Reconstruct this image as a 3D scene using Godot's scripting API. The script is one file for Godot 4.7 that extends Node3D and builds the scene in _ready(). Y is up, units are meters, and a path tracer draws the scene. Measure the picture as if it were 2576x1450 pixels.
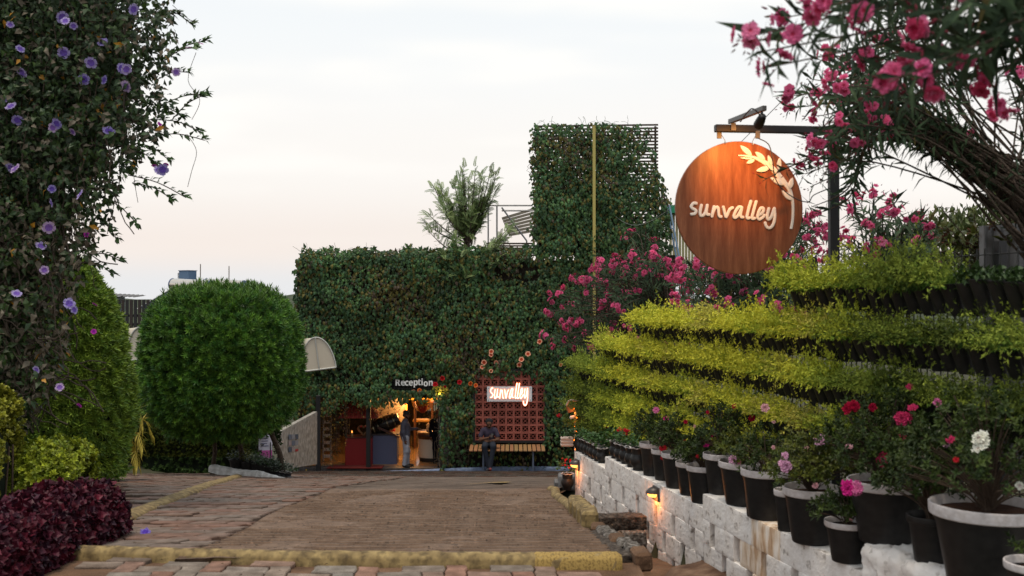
extends Node3D
# A driveway that falls away to an ivy-covered reception building at dusk: potted azaleas on a white block wall at the right, topiary at the left.

const F := 2525.7          # the photograph's focal length, in units of its 2576-wide view
const EYE := 1.36          # camera height over the upper paving
var rng := RandomNumberGenerator.new()
var used := {}
var M := {}
var noise := FastNoiseLite.new()

func spot(a: float, b: float, d: float) -> Vector3:      # a bearing and a drop read off the photograph, at a measured distance
	return Vector3((a - 1288.0) / F * d, EYE - (b - 755.0) / F * d, -d)

func ground(x: float, d: float) -> float:
	var y := -0.104 * maxf(0.0, minf(d, 9.75) - 5.2)
	if d > 9.75: y -= 0.162 * (minf(d, 31.6) - 9.75)
	if d > 8.75 and d < 10.75: y -= 0.0145 * (1.0 - absf(d - 9.75)) ** 2       # ease the change of slope
	y += 0.05 * smoothstep(3.2, 4.6, -x) * smoothstep(9.0, 14.0, d) * (1.0 - smoothstep(18.0, 25.0, d))
	return y

func wall_x(d: float) -> float:
	return 0.66 + 0.2 * (10.0 - d)

func wall_top(d: float) -> float:
	if d > 9.12: return -0.17
	if d > 7.93: return -0.06
	if d > 6.83: return -0.055
	if d > 4.9: return 0.045
	return 0.19

func r(a: float, b: float) -> float:
	return rng.randf_range(a, b)

func rdir() -> Vector3:
	var y := rng.randf_range(-1.0, 1.0)
	var t := rng.randf_range(0.0, TAU)
	var k := sqrt(1.0 - y * y)
	return Vector3(k * cos(t), y, k * sin(t))

func aim(dir: Vector3, hint: Vector3, s: float) -> Basis:   # y along dir, z towards hint
	var y := dir.normalized()
	var z := hint - y * hint.dot(y)
	if z.length() < 0.01:
		z = Vector3(0.31, 0.2, 0.93) - y * Vector3(0.31, 0.2, 0.93).dot(y)
	z = z.normalized()
	return Basis(y.cross(z) * s, y * s, z * s)

class MB:
	var v := PackedVector3Array()
	var n := PackedVector3Array()
	var c := PackedColorArray()
	var ix := PackedInt32Array()
	var col := Color.WHITE

	func tri(a: Vector3, b: Vector3, d: Vector3) -> void:    # anticlockwise from the front
		var m := (b - a).cross(d - a).normalized()
		var k := v.size()
		v.append(a); v.append(d); v.append(b)
		for j in 3:
			n.append(m); c.append(col); ix.append(k + j)

	func quad(a: Vector3, b: Vector3, d: Vector3, e: Vector3) -> void:
		tri(a, b, d); tri(a, d, e)

	func box(x: Transform3D, size: Vector3, bevel := 0.0) -> void:
		var h := size * 0.5
		if bevel <= 0.0:
			var p := []
			for s in [[-1, -1, -1], [1, -1, -1], [1, 1, -1], [-1, 1, -1], [-1, -1, 1], [1, -1, 1], [1, 1, 1], [-1, 1, 1]]:
				p.append(x * Vector3(s[0] * h.x, s[1] * h.y, s[2] * h.z))
			for q in [[4, 5, 6, 7], [1, 0, 3, 2], [5, 1, 2, 6], [0, 4, 7, 3], [7, 6, 2, 3], [0, 1, 5, 4]]:
				quad(p[q[0]], p[q[1]], p[q[2]], p[q[3]])
			return
		var bv := minf(bevel, minf(h.x, minf(h.y, h.z)) * 0.6)
		var pts := {}
		for sx in [-1, 1]:
			for sy in [-1, 1]:
				for sz in [-1, 1]:
					pts[[sx, sy, sz, 0]] = x * Vector3(sx * h.x, sy * (h.y - bv), sz * (h.z - bv))
					pts[[sx, sy, sz, 1]] = x * Vector3(sx * (h.x - bv), sy * h.y, sz * (h.z - bv))
					pts[[sx, sy, sz, 2]] = x * Vector3(sx * (h.x - bv), sy * (h.y - bv), sz * h.z)
		var o := x.origin
		for s in [-1, 1]:
			out([pts[[s, -1, -1, 0]], pts[[s, 1, -1, 0]], pts[[s, 1, 1, 0]], pts[[s, -1, 1, 0]]], o)
			out([pts[[-1, s, -1, 1]], pts[[1, s, -1, 1]], pts[[1, s, 1, 1]], pts[[-1, s, 1, 1]]], o)
			out([pts[[-1, -1, s, 2]], pts[[1, -1, s, 2]], pts[[1, 1, s, 2]], pts[[-1, 1, s, 2]]], o)
			for t in [-1, 1]:
				out([pts[[s, t, -1, 0]], pts[[s, t, 1, 0]], pts[[s, t, 1, 1]], pts[[s, t, -1, 1]]], o)
				out([pts[[s, -1, t, 0]], pts[[s, 1, t, 0]], pts[[s, 1, t, 2]], pts[[s, -1, t, 2]]], o)
				out([pts[[-1, s, t, 1]], pts[[1, s, t, 1]], pts[[1, s, t, 2]], pts[[-1, s, t, 2]]], o)
				for u in [-1, 1]:
					out([pts[[s, t, u, 0]], pts[[s, t, u, 1]], pts[[s, t, u, 2]]], o)

	func out(p: Array, o: Vector3) -> void:                  # a convex face turned away from o
		var a: Vector3 = p[0]
		var b: Vector3 = p[1]
		var d: Vector3 = p[2]
		if (b - a).cross(d - a).dot(a - o) < 0.0:
			p.reverse()
		for k in range(1, p.size() - 1):
			tri(p[0], p[k], p[k + 1])

	func grid(rows: Array, closed := false, outwards := true, up := Vector3.ZERO) -> void:   # smooth sheet through rows of points
		var base := v.size()
		var w: int = rows[0].size()
		var acc := PackedVector3Array()
		acc.resize(rows.size() * w)
		var quads := PackedInt32Array()
		for j in rows.size() - 1:
			for k in (w if closed else w - 1):
				var k2 := (k + 1) % w
				var q := [j * w + k, j * w + k2, (j + 1) * w + k2, (j + 1) * w + k]
				var m: Vector3 = (rows[j][k2] - rows[j][k]).cross(rows[j + 1][k] - rows[j][k]) + (rows[j + 1][k] - rows[j + 1][k2]).cross(rows[j][k2] - rows[j + 1][k2])
				for e in q:
					acc[e] += m
					quads.append(e)
		var flip := false
		if up != Vector3.ZERO:
			var s := 0.0
			for e in acc: s += e.dot(up)
			flip = s < 0.0
		elif outwards:
			var s := 0.0
			for j in rows.size():
				var mid := Vector3.ZERO
				for p in rows[j]: mid += p
				mid /= w
				for k in w: s += acc[j * w + k].dot(rows[j][k] - mid)
			flip = s < 0.0
		for j in rows.size():
			for k in w:
				v.append(rows[j][k])
				var m := acc[j * w + k].normalized()
				n.append(-m if flip else m)
				c.append(col)
		for k in range(0, quads.size(), 4):
			var a := base + quads[k]
			var b := base + quads[k + 1]
			var d := base + quads[k + 2]
			var e := base + quads[k + 3]
			for t in ([a, b, d, a, d, e] if flip else [a, d, b, a, e, d]):
				ix.append(t)

	func tube(path: Array, radii, sides := 6, caps := true, flat := 1.0) -> void:
		var rows := []
		var side := Vector3.ZERO
		for j in path.size():
			var t: Vector3 = (path[mini(j + 1, path.size() - 1)] - path[maxi(j - 1, 0)]).normalized()
			if side == Vector3.ZERO:
				side = t.cross(Vector3(0, 1, 0) if absf(t.y) < 0.9 else Vector3(1, 0, 0))
			side = (side - t * side.dot(t)).normalized()
			var up := t.cross(side)
			var rad: float = radii[j] if radii is Array else radii
			var ring := PackedVector3Array()
			for k in sides:
				var a := TAU * k / sides
				ring.append(path[j] + side * cos(a) * rad + up * sin(a) * rad * flat)
			rows.append(ring)
		grid(rows, true)
		if caps:
			for e in [[0, 1], [path.size() - 1, path.size() - 2]]:
				for k in range(1, sides - 1):
					out([rows[e[0]][0], rows[e[0]][k], rows[e[0]][k + 1]], path[e[1]])

	func lathe(profile: Array, at := Transform3D(), sides := 16) -> void:    # profile: Vector2(radius, height), bottom to top
		var rows := []
		for p in profile:
			var ring := PackedVector3Array()
			for k in sides:
				var a := TAU * k / sides
				ring.append(at * Vector3(cos(a) * p.x, p.y, sin(a) * p.x))
			rows.append(ring)
		grid(rows, true)

	func leaf(x: Transform3D, l: float, w: float, fold := 0.15, droop := 0.2) -> void:   # oval leaf along +y, facing +z
		var p0 := x.origin
		var m := x * Vector3(0, l * 0.5, 0)
		var t := x * Vector3(0, l * 0.96, -droop * l)
		var a := x * Vector3(-w * 0.5, l * 0.42, fold * w)
		var b := x * Vector3(w * 0.5, l * 0.42, fold * w)
		tri(p0, m, a); tri(p0, b, m); tri(a, m, t); tri(m, b, t)

	func blade(x: Transform3D, l: float, w: float, droop := 0.2) -> void:  # narrow leaf of two triangles pairs
		var a := x * Vector3(-w * 0.5, l * 0.4, 0)
		var b := x * Vector3(w * 0.5, l * 0.4, 0)
		tri(x.origin, b, a); tri(a, b, x * Vector3(0, l, -droop * l))

	func mesh() -> ArrayMesh:
		var s := []
		s.resize(Mesh.ARRAY_MAX)
		s[Mesh.ARRAY_VERTEX] = v
		s[Mesh.ARRAY_NORMAL] = n
		s[Mesh.ARRAY_COLOR] = c
		s[Mesh.ARRAY_INDEX] = ix
		var m := ArrayMesh.new()
		if v.size():
			m.add_surface_from_arrays(Mesh.PRIMITIVE_TRIANGLES, s)
		return m

func numbered(called: String) -> String:
	var k: int = used.get(called, 0)
	used[called] = k + 1
	return called if k == 0 else "%s_%03d" % [called, k]

func tag(o: Node, label: String, category: String, group := "") -> Node:
	o.set_meta("label", label)
	o.set_meta("category", category)
	if group: o.set_meta("group", group)
	return o

func thing(called: String, label: String, category: String, where := Vector3.ZERO, group := "") -> Node3D:
	var o := Node3D.new()
	o.name = numbered(called)
	add_child(o)
	o.position = where
	tag(o, label, category, group)
	return o

func part(called: String, mesh, mat: Material, parent: Node, x := Transform3D()) -> MeshInstance3D:
	var o := MeshInstance3D.new()
	o.mesh = mesh.mesh() if mesh is MB else mesh
	o.material_override = mat
	if parent == self:
		o.name = numbered(called)
	else:
		var k := 0
		var s := called
		while parent.has_node(NodePath(s)) and k < 400:
			k += 1
			s = "%s_%03d" % [called, k]
		o.name = s
	o.transform = x
	parent.add_child(o, true)
	return o

func fast_part(called: String, k: int, mesh: Mesh, mat: Material, parent: Node, x := Transform3D()) -> MeshInstance3D:   # numbered by its maker
	var o := MeshInstance3D.new()
	o.mesh = mesh
	o.material_override = mat
	o.name = called if k == 0 else "%s_%03d" % [called, k]
	o.transform = x
	parent.add_child(o, true)
	return o

func struct(called: String, mesh, mat: Material) -> MeshInstance3D:
	var o := part(called, mesh, mat, self)
	o.set_meta("kind", "structure")
	return o

func many(called: String, mesh, mat: Material, xs: Array, cs: Array, parent: Node) -> MultiMeshInstance3D:
	var mm := MultiMesh.new()
	mm.transform_format = MultiMesh.TRANSFORM_3D
	mm.use_colors = true
	mm.mesh = mesh.mesh() if mesh is MB else mesh
	mm.instance_count = xs.size()
	for k in xs.size():
		mm.set_instance_transform(k, xs[k])
		mm.set_instance_color(k, cs[k])
	var o := MultiMeshInstance3D.new()
	o.multimesh = mm
	o.material_override = mat
	o.name = called
	o.set_meta("kind", "stuff")
	parent.add_child(o, true)
	return o

func lin(a: float, b: float, c: float) -> Color:
	return Color(a, b, c).linear_to_srgb()

func plain(a: float, b: float, c: float, rough := 0.7, metal := 0.0) -> StandardMaterial3D:
	var m := StandardMaterial3D.new()
	m.albedo_color = lin(a, b, c)
	m.roughness = rough
	m.metallic = metal
	m.metallic_specular = 0.4
	return m

func tinted(rough := 0.55, back := 0.0, spec := 0.4) -> StandardMaterial3D:     # colour from the vertices and the copies
	var m := StandardMaterial3D.new()
	m.vertex_color_use_as_albedo = true
	m.roughness = rough
	m.metallic_specular = spec
	m.cull_mode = BaseMaterial3D.CULL_DISABLED
	if back > 0.0:
		m.backlight_enabled = true
		m.backlight = Color(back, back, back)
	return m

func noise_tex(freq: float, lo: Color, hi: Color, seed_: int, size := 512, octaves := 5, kind := FastNoiseLite.TYPE_SIMPLEX_SMOOTH) -> NoiseTexture2D:
	var f := FastNoiseLite.new()
	f.noise_type = kind
	f.frequency = freq
	f.seed = seed_
	f.fractal_octaves = octaves
	var t := NoiseTexture2D.new()
	t.width = size
	t.height = size
	t.seamless = true
	t.noise = f
	var g := Gradient.new()
	g.set_color(0, lo)
	g.set_color(1, hi)
	t.color_ramp = g
	return t

func speckled(freq: float, dark: Color, mid: Color, seed_: int, share := 0.22) -> NoiseTexture2D:     # mostly clean, with dark flecks where the noise dips
	var t := noise_tex(freq, dark, Color.WHITE, seed_, 512, 6)
	t.color_ramp.add_point(share, dark.lerp(mid, 0.6))
	t.color_ramp.add_point(share + 0.1, mid)
	return t

func worn(m: StandardMaterial3D, tex: Texture2D, scale: float, bump: Texture2D = null, height := 0.0, fine: Texture2D = null, fine_scale := 4.0) -> StandardMaterial3D:
	m.albedo_texture = tex
	m.uv1_triplanar = true
	m.uv1_world_triplanar = true
	m.uv1_scale = Vector3.ONE * scale
	if bump:
		m.heightmap_enabled = true
		m.heightmap_texture = bump
		m.heightmap_scale = height
	if fine:
		m.detail_enabled = true
		m.detail_albedo = fine
		m.detail_blend_mode = BaseMaterial3D.BLEND_MODE_MUL
		m.detail_uv_layer = BaseMaterial3D.DETAIL_UV_2
		m.uv2_triplanar = true
		m.uv2_world_triplanar = true
		m.uv2_scale = Vector3.ONE * fine_scale
	return m

func smooth_path(p: Array, per := 6) -> Array:       # Catmull-Rom through the points
	var o := []
	for k in p.size() - 1:
		var a = p[maxi(k - 1, 0)]
		var b = p[k]
		var c = p[k + 1]
		var d = p[mini(k + 2, p.size() - 1)]
		for j in per:
			var t := float(j) / per
			o.append(0.5 * ((2.0 * b) + (c - a) * t + (2.0 * a - 5.0 * b + 4.0 * c - d) * t * t + (3.0 * b - a - 3.0 * c + d) * t * t * t))
	o.append(p[p.size() - 1])
	return o

func ordinal(k: int) -> String:
	var low := ["first", "second", "third", "fourth", "fifth", "sixth", "seventh", "eighth", "ninth", "tenth", "eleventh", "twelfth", "thirteenth", "fourteenth", "fifteenth", "sixteenth", "seventeenth", "eighteenth", "nineteenth"]
	if k <= 19: return low[k - 1]
	var tens := ["", "", "twent", "thirt", "fort", "fift", "sixt", "sevent", "eight", "ninet"]
	return tens[k / 10] + ("ieth" if k % 10 == 0 else "y-" + low[k % 10 - 1])

func _ready() -> void:
	rng.seed = 7
	noise.seed = 3
	noise.frequency = 1.0
	# camera
	var cam := Camera3D.new()
	cam.name = "camera"
	add_child(cam)
	cam.position = Vector3(0, EYE, 0)
	cam.rotation_degrees = Vector3(0.68, 0, 0)
	var att := CameraAttributesPhysical.new()
	att.frustum_focal_length = 61.0
	att.frustum_focus_distance = 15.0
	att.exposure_aperture = 7.0
	cam.attributes = att
	cam.fov = 32.05
	cam.near = 0.1
	cam.far = 9000.0
	cam.current = true
	# sky
	var we := WorldEnvironment.new()
	we.name = "world_environment"
	var env := Environment.new()
	env.background_mode = Environment.BG_SKY
	var sky := Sky.new()
	var pano := PanoramaSkyMaterial.new()
	pano.panorama = ImageTexture.create_from_image(sky_image())
	sky.sky_material = pano
	env.sky = sky
	env.tonemap_mode = Environment.TONE_MAPPER_LINEAR
	env.tonemap_exposure = 1.1
	env.sdfgi_enabled = true
	env.ssao_enabled = true
	env.ssil_enabled = true
	we.environment = env
	add_child(we)
	# sun: low light through thin cloud
	var sun := DirectionalLight3D.new()
	sun.name = "sun"
	sun.light_energy = 0.6
	sun.light_color = Color(1.0, 0.95, 0.87)
	sun.light_angular_distance = 14.0
	sun.shadow_enabled = true
	add_child(sun)
	sun.look_at_from_position(Vector3.ZERO, Vector3(0.10, -0.97, -0.16))
	make_materials()
	build_ground()
	build_paving()
	build_kerbs()
	build_block_wall()
	build_building()
	build_reception()
	build_left_far()
	build_left_plants()
	build_right_plants()
	build_sign()
	build_fence_planters()
	build_pots()
	build_people()
	build_small_things()

func sky_image() -> Image:
	var im := Image.create(1024, 512, false, Image.FORMAT_RGBF)
	var f := FastNoiseLite.new()
	f.seed = 21
	f.frequency = 1.0
	f.fractal_octaves = 5
	for y in 512:
		var el := (0.5 - (y + 0.5) / 512.0) * PI          # elevation
		var s := sin(el)
		for x in 1024:
			var az := (x + 0.5) / 1024.0 * TAU             # column 512 looks along -z
			var d := Vector3(-sin(az) * cos(el), s, cos(el) * cos(az))
			# pale blue overhead, cream lower down, pink near the horizon with a bluish haze at the very bottom
			var h := clampf(s, 0.0, 1.0)
			var c := Vector3(0.85, 0.77, 0.715)
			c = c.lerp(Vector3(0.895, 0.865, 0.83), smoothstep(0.05, 0.13, h))
			c = c.lerp(Vector3(0.875, 0.885, 0.885), smoothstep(0.12, 0.26, h))
			c = c.lerp(Vector3(0.70, 0.79, 0.86), smoothstep(0.16, 0.5, h))
			c = c.lerp(Vector3(0.75, 0.755, 0.765), 1.0 - smoothstep(0.012, 0.05, h))
			var q := Vector2(d.x, d.z) / (h + 0.16)
			var n := f.get_noise_2d(q.x * 0.35 + 4.0, q.y * 1.1)
			var n2 := f.get_noise_2d(q.x * 0.9 + 40.0, q.y * 2.6)
			var cloud := smoothstep(-0.12, 0.38, n + 0.35 * n2) * smoothstep(0.02, 0.2, h)
			c = c.lerp(Vector3(0.965, 0.945, 0.905), cloud * 0.85)
			# the veiled sun lights the cloud ahead, to the right
			var glow := maxf(0.0, d.dot(Vector3(0.2, 0.2, -0.96).normalized()))
			c += Vector3(0.12, 0.105, 0.08) * pow(glow, 6.0)
			im.set_pixel(x, y, Color(c.x, c.y, c.z))
	return im

func make_materials() -> void:
	var blotch := noise_tex(0.012, Color(0.62, 0.6, 0.58), Color.WHITE, 1)
	var fine := noise_tex(0.09, Color(0.66, 0.66, 0.66), Color.WHITE, 2)
	var warm := noise_tex(0.01, Color(0.58, 0.5, 0.42), Color.WHITE, 3)
	var bump := noise_tex(0.045, Color.BLACK, Color.WHITE, 4)
	var rough := noise_tex(0.02, Color.BLACK, Color.WHITE, 5)
	M.blotch = blotch; M.fine = fine; M.bump = bump; M.rough = rough
	M.grit = ImageTexture.create_from_image(grit_image())
	M.concrete = worn(plain(0.315, 0.215, 0.16, 0.9), M.grit, 0.34, bump, 0.3, noise_tex(0.01, Color(0.86, 0.82, 0.78), Color.WHITE, 3), 0.5)
	M.far_paving = worn(tinted(0.9), blotch, 0.4, bump, 0.5, fine, 1.0)
	M.paver = worn(tinted(0.85), blotch, 1.1, bump, 0.35, fine, 3.0)
	M.soil = worn(plain(0.17, 0.085, 0.045, 1.0), blotch, 1.2, rough, 3.0, fine, 3.0)
	M.dirt = worn(plain(0.30, 0.17, 0.10, 1.0), blotch, 0.5, rough, 2.0, fine, 2.0)
	M.earth = worn(plain(0.06, 0.06, 0.03, 1.0), blotch, 0.2, rough, 3.0)
	M.white_wall = worn(plain(0.93, 0.90, 0.885, 0.85), speckled(0.02, Color(0.40, 0.36, 0.33), Color(0.95, 0.94, 0.93), 8, 0.2), 1.1, noise_tex(0.05, Color.BLACK, Color.WHITE, 9), 0.3, noise_tex(0.012, Color(0.92, 0.9, 0.88), Color.WHITE, 10), 0.9)
	M.rust_wall = worn(plain(0.93, 0.88, 0.84, 0.85), speckled(0.012, Color(0.66, 0.50, 0.36), Color(0.87, 0.79, 0.70), 18, 0.34), 1.0, noise_tex(0.05, Color.BLACK, Color.WHITE, 9), 0.3)
	M.rust_wall.uv1_scale = Vector3(2.2, 0.5, 2.2)
	M.mortar = worn(plain(0.42, 0.37, 0.33, 0.95), blotch, 2.0, rough, 2.0)
	M.yellow = worn(plain(0.50, 0.375, 0.17, 0.85), speckled(0.012, Color(0.55, 0.54, 0.56), Color(0.94, 0.93, 0.9), 12, 0.36), 2.4, bump, 0.12, noise_tex(0.02, Color(0.5, 0.47, 0.47), Color.WHITE, 13), 0.8)
	M.dark_stone = worn(plain(0.17, 0.135, 0.11, 0.95), noise_tex(0.02, Color(0.2, 0.17, 0.15), Color.WHITE, 14, 512, 6), 1.8, rough, 2.0)
	M.splash = worn(plain(0.36, 0.33, 0.30, 0.95), noise_tex(0.03, Color(0.22, 0.19, 0.17), Color.WHITE, 15, 512, 6), 1.6, rough, 2.0)
	M.blue_kerb = worn(plain(0.20, 0.27, 0.44, 0.8), blotch, 1.0)
	M.black_plastic = worn(plain(0.024, 0.022, 0.021, 0.45), noise_tex(0.02, Color(0.6, 0.6, 0.62), Color.WHITE, 61, 512, 6), 2.0)
	M.black_metal = plain(0.014, 0.014, 0.016, 0.5)
	M.white_rim = worn(plain(0.68, 0.64, 0.65, 0.7), noise_tex(0.02, Color(0.82, 0.8, 0.78), Color.WHITE, 16), 3.0, bump, 0.1)
	M.compost = worn(plain(0.10, 0.04, 0.02, 1.0), fine, 8.0, rough, 2.0)
	M.leaf = tinted(0.5, 0.5)
	M.leaf_matt = tinted(0.75, 0.3, 0.2)
	M.leaf_shiny = tinted(0.45, 0.4, 0.3)
	M.leaf_dull = tinted(0.6, 0.4, 0.22)
	M.petal = tinted(0.8, 0.9, 0.15)
	M.stem = plain(0.075, 0.05, 0.035, 0.9)
	M.green_stem = plain(0.05, 0.07, 0.025, 0.8)
	M.bark = worn(plain(0.11, 0.08, 0.06, 0.95), blotch, 3.0, rough, 2.0)
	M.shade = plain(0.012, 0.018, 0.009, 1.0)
	M.wire = plain(0.02, 0.02, 0.02, 0.5)
	M.grey_metal = plain(0.28, 0.28, 0.29, 0.4, 0.6)
	M.white_paint = plain(0.75, 0.75, 0.74, 0.5)
	M.glass = plain(0.9, 0.95, 0.95, 0.03)
	M.glass.albedo_color.a = 0.08
	M.glass.transparency = BaseMaterial3D.TRANSPARENCY_ALPHA

func grit_image() -> Image:                  # fine stones set in worn concrete
	var f := FastNoiseLite.new()
	f.frequency = 0.02
	f.fractal_octaves = 5
	f.seed = 4
	var im := f.get_seamless_image(1024, 1024)
	im.convert(Image.FORMAT_RGB8)
	for y in 1024:
		for x in 1024:
			var g := im.get_pixel(x, y).r
			var q := 0.62 + 0.24 * g + rng.randf_range(-0.07, 0.07)
			im.set_pixel(x, y, Color(q, q * (0.985 + 0.02 * g), q * (0.97 + 0.03 * g)))
	for k in 8200:
		var x := rng.randi_range(0, 1018)
		var y := rng.randi_range(0, 1018)
		var w := rng.randi_range(2, 6)
		var h := rng.randi_range(2, 5)
		var q := rng.randf_range(0.8, 1.0) if rng.randf() < 0.55 else rng.randf_range(0.3, 0.5)
		im.fill_rect(Rect2i(x, y, w, h), Color(q, q * 0.98, q * 0.96))
	return im

func sheet(x0: Callable, x1: Callable, d0: float, d1: float, nx: int, nd: int, height: Callable) -> MB:
	var b := MB.new()
	var rows := []
	for j in nd + 1:
		var d := lerpf(d0, d1, float(j) / nd)
		var a: float = x0.call(d)
		var e: float = x1.call(d)
		var row := PackedVector3Array()
		for k in nx + 1:
			var x := lerpf(a, e, float(k) / nx)
			row.append(Vector3(x, height.call(x, d), -d))
		rows.append(row)
	b.grid(rows, false, false, Vector3.UP)
	return b

func ramp_right(d: float) -> float:          # edge of the concrete on the drain side
	return lerpf(0.555, 0.37, clampf((d - 5.5) / 4.0, 0.0, 1.0)) + 0.018 * sin((d - 5.0) * 2.0)

func ramp_left(d: float) -> float:
	return -1.76 + 0.03 * sin(d * 2.3)

func terrain(x: float, d: float) -> float:
	var y := ground(x, d) - 0.05
	var k := ramp_right(minf(d, 14.0))
	if d < 34.0:
		if x > k + 0.03 and d < 14.0:                                # drain channel and the bank behind it
			var w := wall_x(d)
			y -= (0.30 + 0.14 * (1.0 - smoothstep(6.2, 7.6, d))) * smoothstep(4.2, 5.4, d) * (1.0 - 0.5 * smoothstep(8.0, 10.4, d)) * (1.0 - smoothstep(10.2, 12.0, d)) * smoothstep(k + 0.03, k + 0.2, x) + 0.02
			if x > w + 0.1 and d < 10.1: y = wall_top(d) - 0.04
		if d >= 10.0:
			y = lerpf(y, -0.25 - 0.12 * maxf(0.0, d - 12.0), smoothstep(0.85, 1.5, x - 0.05 * maxf(0.0, d - 12.0)))
		if x > 2.2 and d < 10.1: y = maxf(y, wall_top(d) - 0.04)
		if x < -2.45 and d < 6.7: y += 0.10 * smoothstep(2.5, 2.7, -x)
		if x < -6.4: y = lerpf(y, maxf(y, -1.9), smoothstep(6.4, 8.6, -x) * smoothstep(12.0, 18.0, d) * (1.0 - smoothstep(23.0, 26.0, d)))
	else:
		y = -3.95 - 0.16 * (d - 34.0) if d < 220.0 else -33.7
	return y

func build_ground() -> void:
	var b := MB.new()
	var rows := []
	var ds := []
	var d := -6.0
	while d < 34.0:
		ds.append(d)
		d += 0.12 if d > 3.6 and d < 14.0 else 0.5
	for e in [33.99, 40.0, 60.0, 100.0, 160.0, 220.0, 400.0, 900.0, 2000.0, 4500.0]: ds.append(e)
	for e in ds:
		var row := PackedVector3Array()
		var xs := [-3000.0, -600.0, -120.0, -30.0, -14.0, -10.0, -8.0, -7.0, -6.0]
		for k in 75: xs.append(-5.4 + k * 0.12)
		for q in [4.2, 5.0, 6.0, 8.0, 12.0, 30.0, 120.0, 600.0, 3000.0]: xs.append(q)
		for x in xs: row.append(Vector3(x, terrain(x, e) + (0.012 * noise.get_noise_2d(x * 5.0, e * 5.0) if e < 34.0 else 0.0), -e))
		rows.append(row)
	b.grid(rows, false, false, Vector3.UP)
	struct("ground", b, M.earth)
	# far hills over the valley
	for h in [[1500.0, 16.0, 3, "hills"], [2600.0, 34.0, 9, "hills"]]:
		var hb := MB.new()
		var top := PackedVector3Array()
		var mid := PackedVector3Array()
		var low := PackedVector3Array()
		var back := PackedVector3Array()
		for k in 161:
			var x: float = (k / 160.0 - 0.5) * h[0] * 3.0
			var y: float = -14.0 + h[1] * (0.75 + 0.5 * noise.get_noise_2d(x / h[0] * 4.0, h[2]) + 0.2 * noise.get_noise_2d(x / h[0] * 22.0, h[2] + 5.0))
			low.append(Vector3(x, -40.0, -h[0] + 240.0))
			mid.append(Vector3(x, y * 0.4 - 12.0, -h[0] + 90.0))
			top.append(Vector3(x, y, -h[0]))
			back.append(Vector3(x, -40.0, -h[0] - 200.0))
		hb.grid([low, mid, top, back], false, false, Vector3.UP)
		struct(h[3], hb, worn(plain(0.07, 0.09, 0.05, 1.0), M.blotch, 0.003))

func build_paving() -> void:
	struct("drain_bed_ground", sheet(func(d): return ramp_right(d) - 0.02, func(d): return wall_x(d) + 0.04, 4.0, 10.3, 12, 60, func(x, d): return terrain(x, d) + 0.012 + 0.012 * noise.get_noise_2d(x * 7.0, d * 5.0)), M.dirt)
	# ribbed concrete ramp: a groove every seven centimetres, worn away in places
	var b := MB.new()
	var rows := []
	var d := 5.24
	var pitch := 0.105
	var k := 0
	while d < 9.75:
		var offs := [[0.0, 0.0], [0.018, 0.0], [0.022, 1.0], [0.050, 1.0], [0.054, 0.0]] if d < 9.3 else [[0.0, 0.0]]
		for o in offs:
			var row := PackedVector3Array()
			for j in 97:
				var x := lerpf(ramp_left(d), ramp_right(d), j / 96.0)
				var wear := smoothstep(-0.36, 0.05, noise.get_noise_2d(x * 0.9, d * 0.9 + 7.0) + 0.04 + 0.3 * noise.get_noise_2d(x * 4.0 + 30.0, d * 6.0) + 0.16 * x)
				var wob := 0.012 * noise.get_noise_2d(x * 1.4, k * 3.1)
				var y: float = ground(x, d) + 0.02 - o[1] * 0.055 * wear + 0.007 * noise.get_noise_2d(x * 3.0, d * 3.0) + 0.003 * noise.get_noise_2d(x * 19.0, d * 19.0)
				if j == 0 or j == 96: y -= 0.05
				row.append(Vector3(x, y, -(d + o[0] + wob)))
			rows.append(row)
		d += pitch
		k += 1
	b.grid(rows, false, false, Vector3.UP)
	struct("driveway_ramp", b, M.concrete)
	# smooth cracked concrete and a painted arc below it
	var crack := MB.new()
	rows = []
	for j in 61:
		var dd := lerpf(9.6, 17.5, j / 60.0)
		var row := PackedVector3Array()
		for i in 81:
			var x := lerpf(-1.8 - 0.15 * (dd - 9.6) - 0.35 * noise.get_noise_1d(dd * 1.3), 0.42 + 0.12 * (dd - 9.6), i / 80.0)
			var e := absf(noise.get_noise_2d(x * 0.8, dd * 0.35 + 3.0)) 
			row.append(Vector3(x, ground(x, dd) + 0.006 - (0.022 if e < 0.018 else 0.0) + 0.012 * noise.get_noise_2d(x, dd * 0.7), -dd))
		rows.append(row)
	crack.grid(rows, false, false, Vector3.UP)
	struct("lower_driveway", crack, worn(plain(0.285, 0.21, 0.165, 0.9), M.grit, 0.4, M.bump, 0.5, noise_tex(0.014, Color(0.6, 0.55, 0.5), Color.WHITE, 31), 0.2))
	var arc := MB.new()
	var l := PackedVector3Array()
	var m := PackedVector3Array()
	for j in 13:
		var t := j / 12.0
		var x := lerpf(-0.52, -0.08, t)
		var dd := 10.55 + 1.1 * sin(t * 1.9)
		l.append(Vector3(x, ground(x, dd) + 0.024, -dd))
		m.append(Vector3(x + 0.08, ground(x, dd + 0.5) + 0.024, -dd - 0.5))
	arc.grid([l, m], false, false, Vector3.UP)
	struct("painted_road_marking", arc, worn(plain(0.50, 0.36, 0.13, 0.9), noise_tex(0.03, Color(0.5, 0.45, 0.42), Color.WHITE, 33, 512, 6), 1.2))
	upper_paving()
	left_paving()
	far_paving()

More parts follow.
